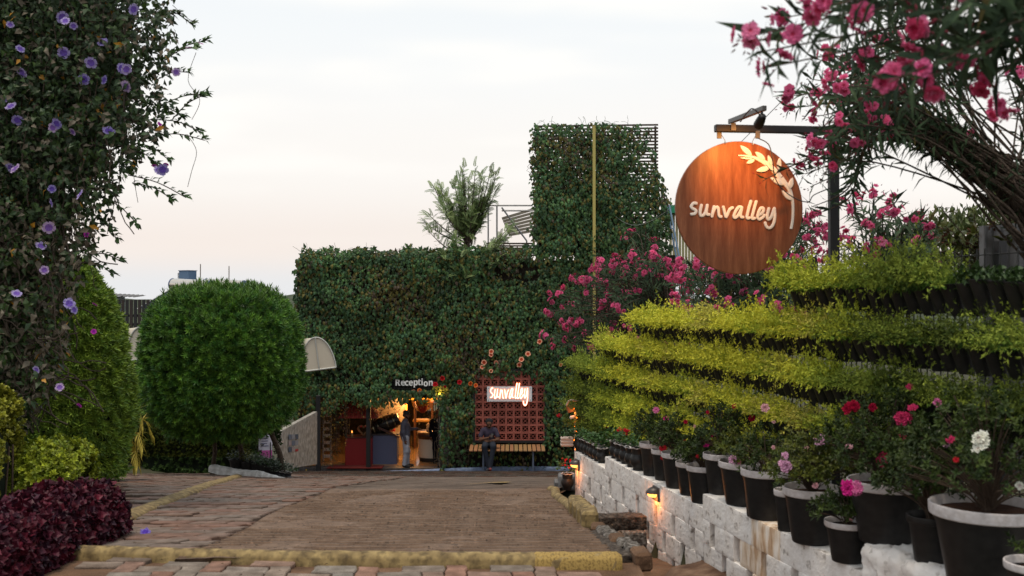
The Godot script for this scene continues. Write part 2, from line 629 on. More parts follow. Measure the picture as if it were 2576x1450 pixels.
func paver_mesh(pts: Array, h: float, col: Color, base_at: Callable) -> MB:     # an outline in plan, extruded with a worn bevel
	var b := MB.new()
	b.col = col
	var mid := Vector2.ZERO
	for p in pts: mid += p
	mid /= pts.size()
	var top := []
	var edge := []
	var foot := []
	for p in pts:
		var q: Vector2 = p + (mid - p).normalized() * 0.006
		top.append(Vector3(q.x, base_at.call(q.x, q.y) + h, -q.y))
		edge.append(Vector3(p.x, base_at.call(p.x, p.y) + h - 0.006, -p.y))
		foot.append(Vector3(p.x, base_at.call(p.x, p.y) - 0.03, -p.y))
	var c := Vector3(mid.x, base_at.call(mid.x, mid.y) + h, -mid.y)
	var o := c - Vector3(0, 0.4, 0)
	for k in pts.size():
		var j := (k + 1) % pts.size()
		b.out([c, top[k], top[j]], o)
		b.out([top[k], edge[k], edge[j], top[j]], c - Vector3(0, 0.02, 0))
		b.out([edge[k], foot[k], foot[j], edge[j]], c - Vector3(0, 0.02, 0))
	return b

func tri_wave(t: float) -> float:
	return 4.0 * absf(t - floorf(t + 0.5)) - 1.0

func paver_tone(red: bool) -> Color:
	var g := r(0.82, 1.15)
	if red:
		var s := r(0.0, 1.0)
		return Color(0.48, 0.215, 0.14).lerp(Color(0.44, 0.30, 0.235), s) * g
	return Color(0.40, 0.355, 0.31).lerp(Color(0.41, 0.31, 0.25), r(0.0, 1.0)) * g

func hump_line(x: float) -> float: return 5.20 + 0.0375 * pow(maxf(0.0, 0.57 - x), 1.85)

func upper_paving() -> void:        # zigzag interlocking pavers laid in herringbone, grey across and red lengthways
	var bed := sheet(func(_d): return -3.3, func(_d): return 0.66, 2.2, 6.1, 30, 40, func(x, d): return ground(x, d) - 0.018 + 0.006 * noise.get_noise_2d(x * 6.0, d * 6.0))
	var root := struct("upper_paving", bed, M.dirt)
	var cell := 0.112
	var k := 0
	for gy in range(0, 30):
		for gx in range(-24, 8):
			var t := posmod(gx - gy, 4)
			if t != 0 and t != 3: continue
			var flat := t == 0
			var x0 := gx * cell
			var d0 := 3.35 + gy * cell
			var w := cell * (2 if flat else 1)
			var h := cell * (1 if flat else 2)
			if d0 < 4.2 or d0 + h > hump_line(x0 + w * 0.5) - 0.05: continue
			var edge := -2.02 - 0.62 * (d0 - 4.75) if d0 > 4.5 else -1.9
			if x0 < edge or x0 + w > 0.45: continue
			var pts := []
			var g := 0.0035
			var ring := []
			var na := 4 if flat else 2
			var nb := 2 if flat else 4
			for i in na: ring.append(Vector2(x0 + g + (w - 2 * g) * i / na, d0 + g))
			for i in nb: ring.append(Vector2(x0 + w - g, d0 + g + (h - 2 * g) * i / nb))
			for i in na: ring.append(Vector2(x0 + w - g - (w - 2 * g) * i / na, d0 + h - g))
			for i in nb: ring.append(Vector2(x0 + g, d0 + h - g - (h - 2 * g) * i / nb))
			for p in ring: pts.append(p + Vector2(0.011 * tri_wave(p.y / cell + 0.25), 0.011 * tri_wave(p.x / cell + 0.25)))
			var lift := r(-0.004, 0.004)
			var tilt := r(-0.02, 0.02)
			var tone := paver_tone(not flat if rng.randf() > 0.12 else flat)
			fast_part("paver", k, paver_mesh(pts, 0.0, tone, func(x, d): return ground(x, d) + lift + tilt * (x - x0) + 0.01 * noise.get_noise_2d(x * 0.8, d * 0.8)).mesh(), M.paver, root)
			k += 1

func left_edge(d: float) -> float:           # where the side paving ends under the hedges
	if d < 7.2: return -2.62
	if d < 12.0: return -2.62 - 0.42 * (d - 7.2)
	return -6.6

func left_paving() -> void:          # large wave-edged pavers, rows of red and of grey
	var bed := sheet(func(d): return left_edge(d) - 0.4, func(d): return ramp_left(minf(d, 16.0)) + 0.05, 5.3, 19.0, 24, 60, func(x, d): return ground(x, d) - (0.012 if d > hump_line(x) + 0.02 else 0.09))
	var root := struct("side_paving", bed, M.dirt)
	var rest := MB.new()
	var k := 0
	var row := 0
	var d := 5.33
	while d < 17.5:
		var h := 0.16
		var x := -7.0 + 0.13 * (row % 2)
		while x < ramp_left(minf(d, 16.0)) - 0.02:
			if x > left_edge(d) - 0.2 and x > -6.4 and d > hump_line(x + 0.13) + 0.05:
				var w := minf(0.26, ramp_left(minf(d, 16.0)) - 0.012 - x)
				if w > 0.07:
					var ring := []
					var g := 0.0045
					for i in 4: ring.append(Vector2(x + g + (w - 2 * g) * i / 4, d + g))
					for i in 3: ring.append(Vector2(x + w - g, d + g + (h - 2 * g) * i / 3))
					for i in 4: ring.append(Vector2(x + w - g - (w - 2 * g) * i / 4, d + h - g))
					for i in 3: ring.append(Vector2(x + g, d + h - g - (h - 2 * g) * i / 3))
					var pts := []
					for p in ring: pts.append(p + Vector2(0.024 * sin(TAU * p.y / 0.16), 0.016 * sin(TAU * p.x / 0.26)))
					var lift := r(-0.004, 0.007)
					var tilt := r(-0.03, 0.03)
					var red := posmod(row, 4) < 2 if rng.randf() > 0.18 else rng.randf() < 0.5
					var pm := paver_mesh(pts, 0.016, paver_tone(red).lerp(Color(0.40, 0.27, 0.21), 0.45) * Color(0.86, 0.86, 0.88), func(px, pd): return ground(px, pd) + lift + tilt * (px - x))
					if k < 299 and d < 11.5:
						fast_part("paver", k, pm.mesh(), M.paver, root)
						k += 1
					else:
						merge(rest, pm)
			x += 0.26
		d += h
		row += 1
	part("distant_pavers", rest, M.paver, root).set_meta("kind", "stuff")

func merge(a: MB, b: MB) -> void:
	var k := a.v.size()
	a.v.append_array(b.v)
	a.n.append_array(b.n)
	a.c.append_array(b.c)
	for i in b.ix: a.ix.append(i + k)

func far_paving() -> void:           # blocks at the foot of the ramp, in courses that run away from the camera
	var bed := sheet(func(d): return -8.0, func(d): return 0.5 + 0.14 * (d - 10.0), 10.0, 31.2, 30, 60, func(x, d): return ground(x, d) - 0.035)
	var root := struct("lower_paving", bed, M.dirt)
	var b := MB.new()
	var d := 10.2
	var row := 0
	while d < 31.0:
		var x := -7.6 + 0.11 * (row % 2)
		while x < 0.5 + 0.14 * (d - 10.0):
			if d > 17.6 or x < -2.0 - 0.15 * (d - 9.6):
				b.col = paver_tone(rng.randf() < 0.4) * Color(0.8, 0.8, 0.8)
				var y := r(-0.006, 0.006)
				var a := Vector3(x + 0.006, ground(x, d) + y, -d - 0.006)
				var e := Vector3(x + 0.214, ground(x + 0.22, d) + y, -d - 0.006)
				var f := Vector3(x + 0.214, ground(x + 0.22, d + 0.2) + y, -d - 0.194)
				var g := Vector3(x + 0.006, ground(x, d + 0.2) + y, -d - 0.194)
				b.quad(a, e, f, g)
				b.quad(a - Vector3(0, 0.03, 0), e - Vector3(0, 0.03, 0), e, a)
				b.quad(g - Vector3(0, 0.03, 0), a - Vector3(0, 0.03, 0), a, g)
				b.quad(e - Vector3(0, 0.03, 0), f - Vector3(0, 0.03, 0), f, e)
			x += 0.22
		d += 0.2
		row += 1
	part("block_pavers", b, M.far_paving, root).set_meta("kind", "stuff")

func ridge(path: Array, w: float, h: float, bumpy := 0.012) -> MB:       # a rounded kerb laid along a path on the ground
	var b := MB.new()
	var rows := []
	for j in path.size():
		var p: Vector3 = path[j]
		var t: Vector3 = path[mini(j + 1, path.size() - 1)] - path[maxi(j - 1, 0)]
		var s := Vector3(-t.z, 0, t.x).normalized()
		var row := PackedVector3Array()
		for k in 9:
			var a := PI * k / 8.0
			var e := 1.0 + bumpy / h * (noise.get_noise_2d(j * 0.37 + k * 2.0, k * 0.9 + w * 50.0) + 0.6 * noise.get_noise_2d(j * 1.7, k * 3.3))
			if j == 0 or j == path.size() - 1: e *= 0.75
			row.append(p + s * cos(a) * w * 0.5 * e + Vector3(0, sin(a) ** 0.8 * h * e - (0.03 if k == 0 or k == 8 else 0.0), 0))
		rows.append(row)
	b.grid(rows, false, false, Vector3.UP)
	for e in [0, path.size() - 1]:
		for k in range(1, 8): b.out([rows[e][0], rows[e][k], rows[e][k + 1]], path[1 if e == 0 else path.size() - 2])
	return b

func along(p: Array, step: float) -> Array:
	var s := smooth_path(p, 24)
	var o := [s[0]]
	for q in s:
		if o[o.size() - 1].distance_to(q) >= step: o.append(q)
	return o

func on_ground(p: Array) -> Array:
	var o := []
	for q in p: o.append(Vector3(q.x, ground(q.x, q.y), -q.y))
	return o

func build_kerbs() -> void:
	struct("yellow_hump_kerb", ridge(along(on_ground([Vector2(-2.6, 5.53), Vector2(-2.0, 5.40), Vector2(-1.3, 5.295), Vector2(-0.5, 5.235), Vector2(0.1, 5.21), Vector2(0.57, 5.20)]), 0.022), 0.135, 0.052, 0.006), M.yellow)
	var fresh := worn(plain(0.56, 0.38, 0.12, 0.85), speckled(0.03, Color(0.5, 0.48, 0.5), Color(0.93, 0.92, 0.9), 71, 0.36), 3.5, M.bump, 0.1, M.fine, 6.0)
	struct("painted_kerb_end", ridge(along(on_ground([Vector2(0.1, 5.211), Vector2(0.4, 5.203), Vector2(0.585, 5.20)]), 0.022), 0.141, 0.055, 0.005), fresh)
	struct("yellow_side_kerb", ridge(along(on_ground([Vector2(-2.72, 7.0), Vector2(-2.81, 7.74), Vector2(-2.97, 9.3), Vector2(-3.3, 11.0), Vector2(-3.7, 13.0), Vector2(-4.1, 15.0)]), 0.06), 0.17, 0.05, 0.006), M.yellow)
	struct("yellow_drain_kerb", ridge(along(on_ground([Vector2(0.36, 9.6), Vector2(0.40, 9.3), Vector2(0.385, 8.8), Vector2(0.42, 8.3), Vector2(0.455, 7.8), Vector2(0.47, 7.5)]), 0.05), 0.09, 0.06, 0.008), M.yellow)
	# painted kerb stones beside the drain
	var root := struct("kerb_stones", ridge(along(on_ground([Vector2(0.52, 6.4), Vector2(0.56, 5.8), Vector2(0.60, 5.3)]), 0.04), 0.10, 0.03, 0.01), M.dark_stone)
	for k in 4:
		var d := 7.42 - k * 0.25
		var x := 0.475 + 0.012 * k
		var b := MB.new()
		b.box(Transform3D(Basis(Vector3.UP, r(-0.08, 0.08)), Vector3.ZERO), Vector3(0.11, 0.2, 0.255), 0.018)
		fast_part("kerb_stone", k, b.mesh(), M.yellow, root, Transform3D(Basis(), Vector3(x, ground(x, d) + 0.03, -d)))
	# broken edge stones between the kerb stones and the hump
	for k in 7:
		var d := 6.42 - k * 0.185
		var x := 0.55 + 0.022 * k
		var b := MB.new()
		b.box(Transform3D(Basis(Vector3.UP, r(-0.12, 0.12)), Vector3.ZERO), Vector3(0.09, 0.1, 0.17), 0.015)
		fast_part("edge_stone", k, b.mesh(), M.splash if k % 3 else M.dirt, root, Transform3D(Basis(Vector3.FORWARD, r(-0.1, 0.1)), Vector3(x, ground(x, d) + 0.005, -d)))
	# white stone edging under the pots by the round tree
	var e := along([Vector3(-4.62, -1.235, -15.4), Vector3(-4.27, -1.285, -15.3), Vector3(-4.06, -1.30, -15.25), Vector3(-3.82, -1.315, -15.2), Vector3(-3.58, -1.37, -15.15), Vector3(-3.36, -1.41, -15.1)], 0.05)
	struct("white_edging_kerb", ridge(e, 0.16, 0.085, 0.02), worn(plain(0.85, 0.84, 0.84, 0.8), M.blotch, 1.4, M.bump, 0.5))
	# blue kerb in front of the building
	var path := []
	for k in 60:
		var x := lerpf(-6.9, 2.2, k / 59.0)
		var y := ground(x, 30.9) + 0.06 * sin((x + 2.5) * 0.55)
		path.append(Vector3(x, y, -30.6 - 0.15 * sin((x + 2.5) * 0.5)))
	struct("blue_kerb", ridge(path, 0.22, 0.11, 0.006), M.blue_kerb)
	# the concrete apron over the drain and the stone culvert head
	var ap := MB.new()
	var rows := []
	for j in 22:
		var t := j / 21.0
		var d := lerpf(7.0, 3.9, t)
		var row := PackedVector3Array()
		for k in 14:
			var u := k / 13.0
			var x := lerpf(lerpf(0.97, 0.86, smoothstep(0.0, 0.5, t)), wall_x(d) + 0.05, u)
			var y := -0.50 + 0.05 * t + 0.10 * u - 0.10 * (1.0 - smoothstep(0.0, 0.35, u)) + 0.015 * noise.get_noise_2d(x * 5.0, d * 4.0)
			if k == 0 or j == 0: y -= 0.14
			row.append(Vector3(x, y, -d))
		rows.append(row)
	ap.grid(rows, false, false, Vector3.UP)
	struct("drain_apron_path", ap, worn(plain(0.40, 0.26, 0.175, 0.95), noise_tex(0.012, Color(0.42, 0.33, 0.28), Color.WHITE, 41, 512, 6), 0.8, M.rough, 1.5, M.fine, 3.0))
	var cv := thing("culvert_head", "dark mossy stone culvert head across the drain below the white wall", "drain", Vector3(0.80, -0.43, -7.78))
	part("coping", rock_box(Vector3(0.46, 0.105, 0.17), 5, 0.012), M.dark_stone, cv, Transform3D(Basis(Vector3.UP, 0.1), Vector3(0, 0.075, 0)))
	part("splashed_face", rock_box(Vector3(0.47, 0.19, 0.12), 6, 0.012), M.splash, cv, Transform3D(Basis(Vector3.UP, 0.1), Vector3(-0.01, -0.07, 0.09)))
	for k in 2:
		var tb := MB.new()
		tb.tube([Vector3(0, 0, 0), Vector3(0.05, -0.07, 0.16)], 0.011, 8)
		part("pipe", tb, M.dark_stone, cv, Transform3D(Basis(), Vector3(0.0 + 0.13 * k, -0.11, 0.14)))

func rock_box(size: Vector3, seed_: int, amp: float, n := 8, soft := 0.16) -> MB:      # a box with soft uneven faces
	var b := MB.new()
	for f in 6:
		var rows := []
		for j in n + 1:
			var row := PackedVector3Array()
			for k in n + 1:
				var u := k / float(n) * 2.0 - 1.0
				var w := j / float(n) * 2.0 - 1.0
				var p: Vector3 = [Vector3(1, u, w), Vector3(-1, u, w), Vector3(u, 1, w), Vector3(u, -1, w), Vector3(u, w, 1), Vector3(u, w, -1)][f]
				var s := p * size * 0.5
				var rad := minf(size.x, minf(size.y, size.z)) * soft
				var inner := Vector3(clampf(s.x, -size.x * 0.5 + rad, size.x * 0.5 - rad), clampf(s.y, -size.y * 0.5 + rad, size.y * 0.5 - rad), clampf(s.z, -size.z * 0.5 + rad, size.z * 0.5 - rad))
				if s.distance_to(inner) > 0.0: s = inner + (s - inner).normalized() * rad
				var q := s * 14.0 + Vector3(seed_ * 7.3, seed_ * 1.9, seed_ * 3.1)
				s += p.normalized() * amp * (noise.get_noise_3dv(q * 0.7) + 0.6 * noise.get_noise_3dv(q * 2.3))
				row.append(s)
			rows.append(row)
		b.grid(rows, false, false, [Vector3.RIGHT, Vector3.LEFT, Vector3.UP, Vector3.DOWN, Vector3.BACK, Vector3.FORWARD][f])
	return b

func build_block_wall() -> void:
	# sections: far depth, near depth, top
	var secs := [[10.15, 9.12, -0.17], [9.12, 7.93, -0.06], [7.93, 6.83, -0.055], [6.83, 4.86, 0.045]]
	var root := thing("block_wall", "white painted wall of staggered concrete blocks with open slots, pots along its top", "wall", Vector3(wall_x(7.0), -0.6, -7.0))
	var ang := atan2(0.2, 1.0)                            # the wall leans left as it goes away
	var turn := Basis(Vector3.UP, ang)
	var inv := Transform3D(Basis(), -root.position)
	var backing := MB.new()
	var shapes := []
	for k in 6: shapes.append([rock_box(Vector3(0.305, 0.166, 0.17), k, 0.003, 12, 0.045).mesh(), rock_box(Vector3(0.379, 0.168, 0.17), 20 + k, 0.003, 12, 0.04).mesh()])
	var count := 0
	for s in secs:
		var len_: float = (s[0] - s[1]) * sqrt(1.04)
		# rendered core behind the slots
		var mid_d: float = (s[0] + s[1]) * 0.5
		backing.box(inv * Transform3D(turn, Vector3(wall_x(mid_d) + 0.21, s[2] - 0.5, -mid_d)), Vector3(0.18, 0.96, len_))
		for course in 6:
			var y: float = s[2] - 0.083 - course * 0.165
			var solid := course == 0
			var step := 0.377 if solid else 0.385
			var u := 0.0 if solid else (-0.19 if course % 2 else 0.0)
			while u < len_ - 0.02:
				var w := 0.375 if solid else 0.305
				var a := maxf(u, 0.0)
				var e := minf(u + w, len_)
				u += step
				if e - a < 0.06: continue
				var c := (a + e) * 0.5
				var d: float = s[0] - c / sqrt(1.04)
				if y + 0.08 < ground(0.6, d) - 0.42 or (d < 4.9 and course > 4): continue
				var x := Transform3D(turn, Vector3(wall_x(d) + 0.085 + r(-0.004, 0.004), y, -d))
				x = x * Transform3D(Basis(Vector3.UP, PI / 2) * Basis(Vector3.BACK, r(-0.008, 0.008)), Vector3.ZERO)
				x = x.scaled_local(Vector3((e - a) / w, 1.0 + (0.02 if solid else 0.0), 1.0))
				fast_part("block", count, shapes[rng.randi() % 6][1 if solid else 0], M.rust_wall if d > 5.85 and d < 6.2 else M.white_wall, root, inv * x)
				count += 1
	part("core", backing, M.white_wall, root)
	# lumpy rendered stone end near the camera
	var stub := thing("rough_stone_wall", "lumpy whitewashed stone wall end, taller than the slotted block wall beside it", "wall", Vector3(wall_x(4.3), -0.3, -4.3))
	inv = Transform3D(Basis(), -stub.position)
	var kk := 0
	for q in [[4.72, 0.02, 0.36, 0.36], [4.36, 0.035, 0.42, 0.34], [3.95, 0.03, 0.45, 0.33], [3.5, 0.02, 0.5, 0.34], [4.7, -0.28, 0.42, 0.32], [4.25, -0.30, 0.48, 0.34], [3.75, -0.3, 0.52, 0.34], [4.74, -0.55, 0.4, 0.3], [4.3, -0.58, 0.5, 0.3]]:
		var d: float = q[0]
		fast_part("stone", kk, rock_box(Vector3(q[2], q[3], 0.34), 40 + kk, 0.032, 18).mesh(), M.white_wall, stub, inv * (Transform3D(turn, Vector3(wall_x(d) + 0.16, q[1], -d)) * Transform3D(Basis(Vector3.UP, PI / 2), Vector3.ZERO)))
		kk += 1
	# earth ledge behind the wall that the pots stand on
	var b := MB.new()
	var rows := []
	for j in 70:
		var d := lerpf(10.1, 3.0, j / 69.0)
		var row := PackedVector3Array()
		for k in 5: row.append(Vector3(wall_x(d) + 0.06 + k * 0.16, minf(wall_top(d - 0.03), wall_top(d + 0.03)) - 0.012 - 0.012 * k, -d))
		rows.append(row)
	b.grid(rows, false, false, Vector3.UP)
	struct("ledge_ground", b, M.mortar)

func bx(a: float, d := 31.0) -> float: return (a - 1288.0) / F * d
func by(b: float, d := 31.0) -> float: return EYE - (b - 755.0) / F * d

func slab(b: MB, a0: float, a1: float, b0: float, b1: float, d0: float, d1: float, ref := 31.0) -> void:   # a box between two bearings and two drops, measured at distance ref
	var lo := Vector3(bx(a0, ref), by(b1, ref), -d1)
	var hi := Vector3(bx(a1, ref), by(b0, ref), -d0)
	b.box(Transform3D(Basis(), (lo + hi) * 0.5), hi - lo)

func leaf_mesh(l: float, w: float, fold := 0.18, droop := 0.18) -> MB:
	var b := MB.new()
	b.leaf(Transform3D(), l, w, fold, droop)
	return b

func creeper_tone(x: float, y: float) -> Color:
	var dry := noise.get_noise_2d(x * 0.23 + 3.0, y * 0.3 + 8.0) + 0.32 * exp(-((x + 2.9) * (x + 2.9)) / 3.0 - (y - 0.4) * (y - 0.4) / 1.6) + 0.4 * noise.get_noise_2d(x * 0.8, y * 0.8)
	var q := rng.randf()
	if q < 0.13 + 0.4 * clampf(dry, 0.0, 0.8): return Color(0.12, 0.105, 0.022) * r(0.6, 1.25)
	if q < 0.15 + 1.0 * clampf(dry - 0.08, 0.0, 0.75): return Color(0.078, 0.056, 0.036) * r(0.6, 1.2)
	return Color(0.034, 0.092, 0.042).lerp(Color(0.068, 0.135, 0.034), rng.randf()) * r(0.45, 1.4) * (0.92 + 0.55 * noise.get_noise_2d(x * 0.5 + 70.0, y * 0.6))

func build_building() -> void:
	var o := thing("vine_covered_building", "reception building whose front is wholly covered by green creeper, with a square tower", "building", Vector3(0, -3.9, -31.0))
	var inv := Transform3D(Basis(), -o.position)
	var wall_m := worn(plain(0.045, 0.034, 0.024, 1.0), M.blotch, 0.6, M.rough, 3.0, M.fine, 1.5)
	# front wall round the wide entrance
	for q in [["wall", [[[762, 1452, 655, 1002, 31.0, 31.3], [1114, 1452, 1002, 1190, 31.0, 31.3], [1452, 1700, 642, 1190, 31.0, 31.3], [746, 762, 664, 1190, 31.0, 31.3]]],], ["side_wall", [[[746, 756, 664, 1190, 31.3, 38.5]]]], ["side_wall", [[[1694, 1704, 642, 1190, 31.3, 38.5]]]], ["back_wall", [[[752, 1694, 700, 1010, 38.2, 38.5], [1100, 1694, 1010, 1190, 38.2, 38.5], [752, 985, 1010, 1190, 38.2, 38.5], [985, 1100, 1100, 1190, 38.2, 38.5]]]], ["roof", [[[756, 1330, 666, 674, 31.3, 38.2]]]]]:
		var b := MB.new()
		for s in q[1][0]: slab(b, s[0], s[1], s[2], s[3], s[4], s[5])
		part(q[0], b, wall_m, o, inv)
	# tower: a screen of dark slats on a frame, the lower half walled behind
	var tw := MB.new()
	slab(tw, 1352, 1560, 470, 642, 31.12, 31.3)
	slab(tw, 1352, 1652, 560, 642, 31.12, 31.3)
	part("tower_wall", tw, wall_m, o, inv)
	var fr := MB.new()
	for a in [1352, 1450, 1556, 1648]: slab(fr, a, a + 5, 316, 640, 31.04, 31.1)
	part("tower_frame", fr, M.black_metal, o, inv)
	var slat := MB.new()
	slat.box(Transform3D(), Vector3(3.80, 0.052, 0.03))
	var slat_mesh := slat.mesh()
	for k in 31:
		fast_part("slat", k, slat_mesh, M.bark, o, inv * Transform3D(Basis(Vector3.BACK, 0.012), Vector3((bx(1347) + bx(1657)) / 2, by(315 + k * 8.35), -31.0)))
	var gap := MB.new()
	gap.box(Transform3D(), Vector3(1.5, 0.05, 0.03))
	var gm := gap.mesh()
	for k in 6: fast_part("parapet_slat", k, gm, M.bark, o, inv * Transform3D(Basis(), Vector3(bx(1285), by(612 + k * 6), -31.2)))
	# creeper: leaves in a deep uneven coat
	var xs := []
	var cs := []
	var lm := leaf_mesh(1.0, 0.62, 0.15, 0.25)
	var tries := 0
	while xs.size() < 47000 and tries < 150000:
		tries += 1
		var a := r(744, 1690)
		var b := r(305, 1186)
		var tower := a > 1336
		var top := 632.0 + 15.0 * noise.get_noise_2d(a * 0.018, 2.0) + 7.0 * noise.get_noise_2d(a * 0.09, 4.0) - (6.0 if a > 1000 else 0.0)
		if tower:
			if b < 312.0 + 8.0 * absf(noise.get_noise_2d(a * 0.05, 9.0)): continue
			var lim := 1640.0 + 40.0 * smoothstep(330.0, 520.0, b) + 14.0 * noise.get_noise_2d(b * 0.04, 1.0)
			if a > lim: continue
			if a < 1340 + 10.0 * noise.get_noise_2d(b * 0.03, 4.0) and b < 640: continue
			# thin at the upper right, where the sky shows between the slats
			var thin := smoothstep(1520.0, 1660.0, a) * (1.0 - smoothstep(340.0, 600.0, b))
			var band := 0.5 + 0.5 * noise.get_noise_2d(a * 0.02, b * 0.05)
			if rng.randf() < thin * 0.85 * (0.55 + band): continue
			if b < 350 and rng.randf() < 0.35: continue
		elif b < top or (a < 777.0 and b < top + 27.0 and Vector2(777.0 - a, top + 27.0 - b).length() > 28.0): continue
		if a > 1245 and a < 1352 and b > 640 and b < 705 and noise.get_noise_2d(a * 0.03, b * 0.05) > -0.05: continue
		# the entrance and the block panel stay clear
		var fringe := 1012.0 + 16.0 * noise.get_noise_2d(a * 0.02, 5.0) - 10.0 * smoothstep(1010.0, 1040.0, a) * (1.0 - smoothstep(1095.0, 1110.0, a))
		if a < 870: fringe += 55.0 * (0.5 + noise.get_noise_2d(a * 0.07, 7.0)) * (1.0 - smoothstep(830.0, 880.0, a))
		if a > 760 and a < 1112 and b > fringe: continue
		if a > 1197 and a < 1368 and b > 940 + 16.0 * maxf(0.0, noise.get_noise_2d(a * 0.05, 3.0)) + (34.0 * maxf(0.0, noise.get_noise_2d(a * 0.02, 31.0)) if b < 975 else 0.0) and b < 1112: continue
		if a > 990 and a < 1092 and b > 944 and b < 976: continue
		if b > 1112 and a > 1120 and rng.randf() < 0.75: continue
		if noise.get_noise_2d(a * 0.045, b * 0.045 + 50.0) < -0.22 and rng.randf() < 0.65: continue
		var x := bx(a)
		var y := by(b)
		var bulge := 0.26 + 0.30 * noise.get_noise_2d(x * 0.55, y * 0.7) + 0.14 * noise.get_noise_2d(x * 2.6, y * 2.6)
		if a > 740 and a < 1120 and b > 960: bulge += 0.25
		var n := Vector3(0, 0.1, 1) + rdir() * 0.65
		var hang := Vector3(r(-0.8, 0.8), -1.0, 0.35)
		var out_ := maxf(0.02, bulge + r(-0.16, 0.12))
		if b < top + 8.0 and not tower: hang = Vector3(r(-1, 1), r(-0.2, 1.0), 0.3); out_ = r(-0.5, 0.25)
		xs.append(inv * Transform3D(aim(hang, n, r(0.065, 0.175)), Vector3(x, y, -31.0 + out_)))
		cs.append(creeper_tone(x, y))
		if tower and b < 600:
			xs.append(inv * Transform3D(aim(hang + rdir() * 0.5, n, r(0.09, 0.16)), Vector3(x + r(-0.14, 0.14), y + r(-0.12, 0.12), -31.0 + r(-0.1, 0.12))))
			cs.append(creeper_tone(x, y))
	for k in 3600:                  # the coat thickens and rolls over the top edge
		var a := r(752, 1330)
		var top := 632.0 + 15.0 * noise.get_noise_2d(a * 0.018, 2.0) + 7.0 * noise.get_noise_2d(a * 0.09, 4.0)
		if a < 777.0: top += 28.0 - sqrt(maxf(0.0, 784.0 - (777.0 - a) * (777.0 - a)))
		xs.append(inv * Transform3D(aim(Vector3(r(-1, 1), r(-1.0, 0.5), 0.4), Vector3(0, 0.6, 0.8) + rdir() * 0.6, r(0.08, 0.17)), Vector3(bx(a), by(top + r(-3, 30)), -31.0 + r(-0.45, 0.3))))
		cs.append(creeper_tone(bx(a), by(top)))
	many("creeper_leaves", lm, M.leaf, xs, cs, o)
	# bare stems that run through the coat
	var sb := MB.new()
	for k in 260:
		var a := r(750, 1660)
		var b0 := r(650, 1100) if a < 1336 else r(330, 1100)
		if b0 > 960 and (a < 1115 or (a > 1190 and a < 1372)): continue
		var p := []
		var x := bx(a)
		var y := by(b0)
		for j in 9:
			p.append(inv * Vector3(x, y, -30.86 + 0.1 * noise.get_noise_2d(k, j * 0.5) + 0.08))
			x += r(-0.12, 0.12)
			y -= r(0.02, 0.17)
		sb.tube(p, 0.007, 3, false)
	for k in 60:                      # the tangle of dry stems beside the door
		var p := []
		var x := bx(r(1100, 1180))
		var y := by(r(1060, 1160))
		var t := r(0, TAU)
		for j in 10:
			p.append(inv * Vector3(clampf(x, bx(1095), bx(1180)), maxf(y, by(1180)), -30.75 + r(-0.05, 0.05)))
			x += 0.07 * cos(t)
			y += 0.07 * sin(t) - 0.012
			t += r(-0.6, 0.6)
		sb.tube(p, 0.008, 3, false)
	part("dry_vine_stems", sb, plain(0.085, 0.065, 0.048, 0.9), o).set_meta("kind", "stuff")
	# hanging strands with yellow leaves at the left of the entrance
	xs = []
	cs = []
	var hs := MB.new()
	for k in 95:
		var a: float = [r(760, 872), r(752, 800), r(880, 1012), r(1060, 1112)][0 if k < 55 else (1 if k < 70 else (2 if k < 86 else 3))]
		var x := bx(a)
		var y := by(1000)
		var end := by(r(1050, 1180) if a < 875 else r(1020, 1065))
		var p := []
		var z := -30.9 + r(-0.3, 0.15)
		while y > end:
			p.append(inv * Vector3(x, y, z))
			x += r(-0.025, 0.025)
			y -= 0.09
			for j in 2:
				if rng.randf() < 0.75:
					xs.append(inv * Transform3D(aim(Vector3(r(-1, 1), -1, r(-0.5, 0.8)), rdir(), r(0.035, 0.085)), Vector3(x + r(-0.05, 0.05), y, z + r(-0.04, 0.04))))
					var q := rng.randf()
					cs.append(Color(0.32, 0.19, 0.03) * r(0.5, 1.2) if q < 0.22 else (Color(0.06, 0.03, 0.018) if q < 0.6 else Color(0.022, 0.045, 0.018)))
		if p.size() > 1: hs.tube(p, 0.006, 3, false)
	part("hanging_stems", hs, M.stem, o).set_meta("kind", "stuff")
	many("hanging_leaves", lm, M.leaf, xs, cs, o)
	# tendrils along the top edges
	var td := MB.new()
	for k in 46:
		var a := r(750, 1060) if k < 26 else r(1345, 1650)
		var p := []
		var q := Vector3(bx(a), by(634.0 if k < 26 else 314.0), -31.0 + r(-0.1, 0.1))
		var dir := Vector3(r(-1, 1), r(0.2, 1), 0).normalized()
		for j in 6:
			p.append(inv * q)
			q += dir * 0.06
			dir = (dir + Vector3(r(-0.5, 0.5), r(-0.6, 0.3), 0)).normalized()
		td.tube(p, 0.005, 3, false)
	part("tendrils", td, M.green_stem, o).set_meta("kind", "stuff")
	# yellow pole before the tower
	var pole := thing("yellow_pole", "tall thin yellow square pole standing before the creeper-covered tower", "pole", Vector3(bx(1495, 30.5), -3.8, -30.5))
	var pb := MB.new()
	pb.box(Transform3D(Basis(), Vector3(0, (by(318, 30.5) + 3.8) / 2, 0)), Vector3(0.085, by(318, 30.5) + 3.8, 0.085))
	part("shaft", pb, plain(0.40, 0.33, 0.10, 0.6), pole)
	pb = MB.new()
	pb.box(Transform3D(Basis(), Vector3(0, by(317, 30.5) + 3.8, 0)), Vector3(0.1, 0.03, 0.1))
	part("cap", pb, plain(0.40, 0.33, 0.10, 0.6), pole)
	xs = []
	cs = []
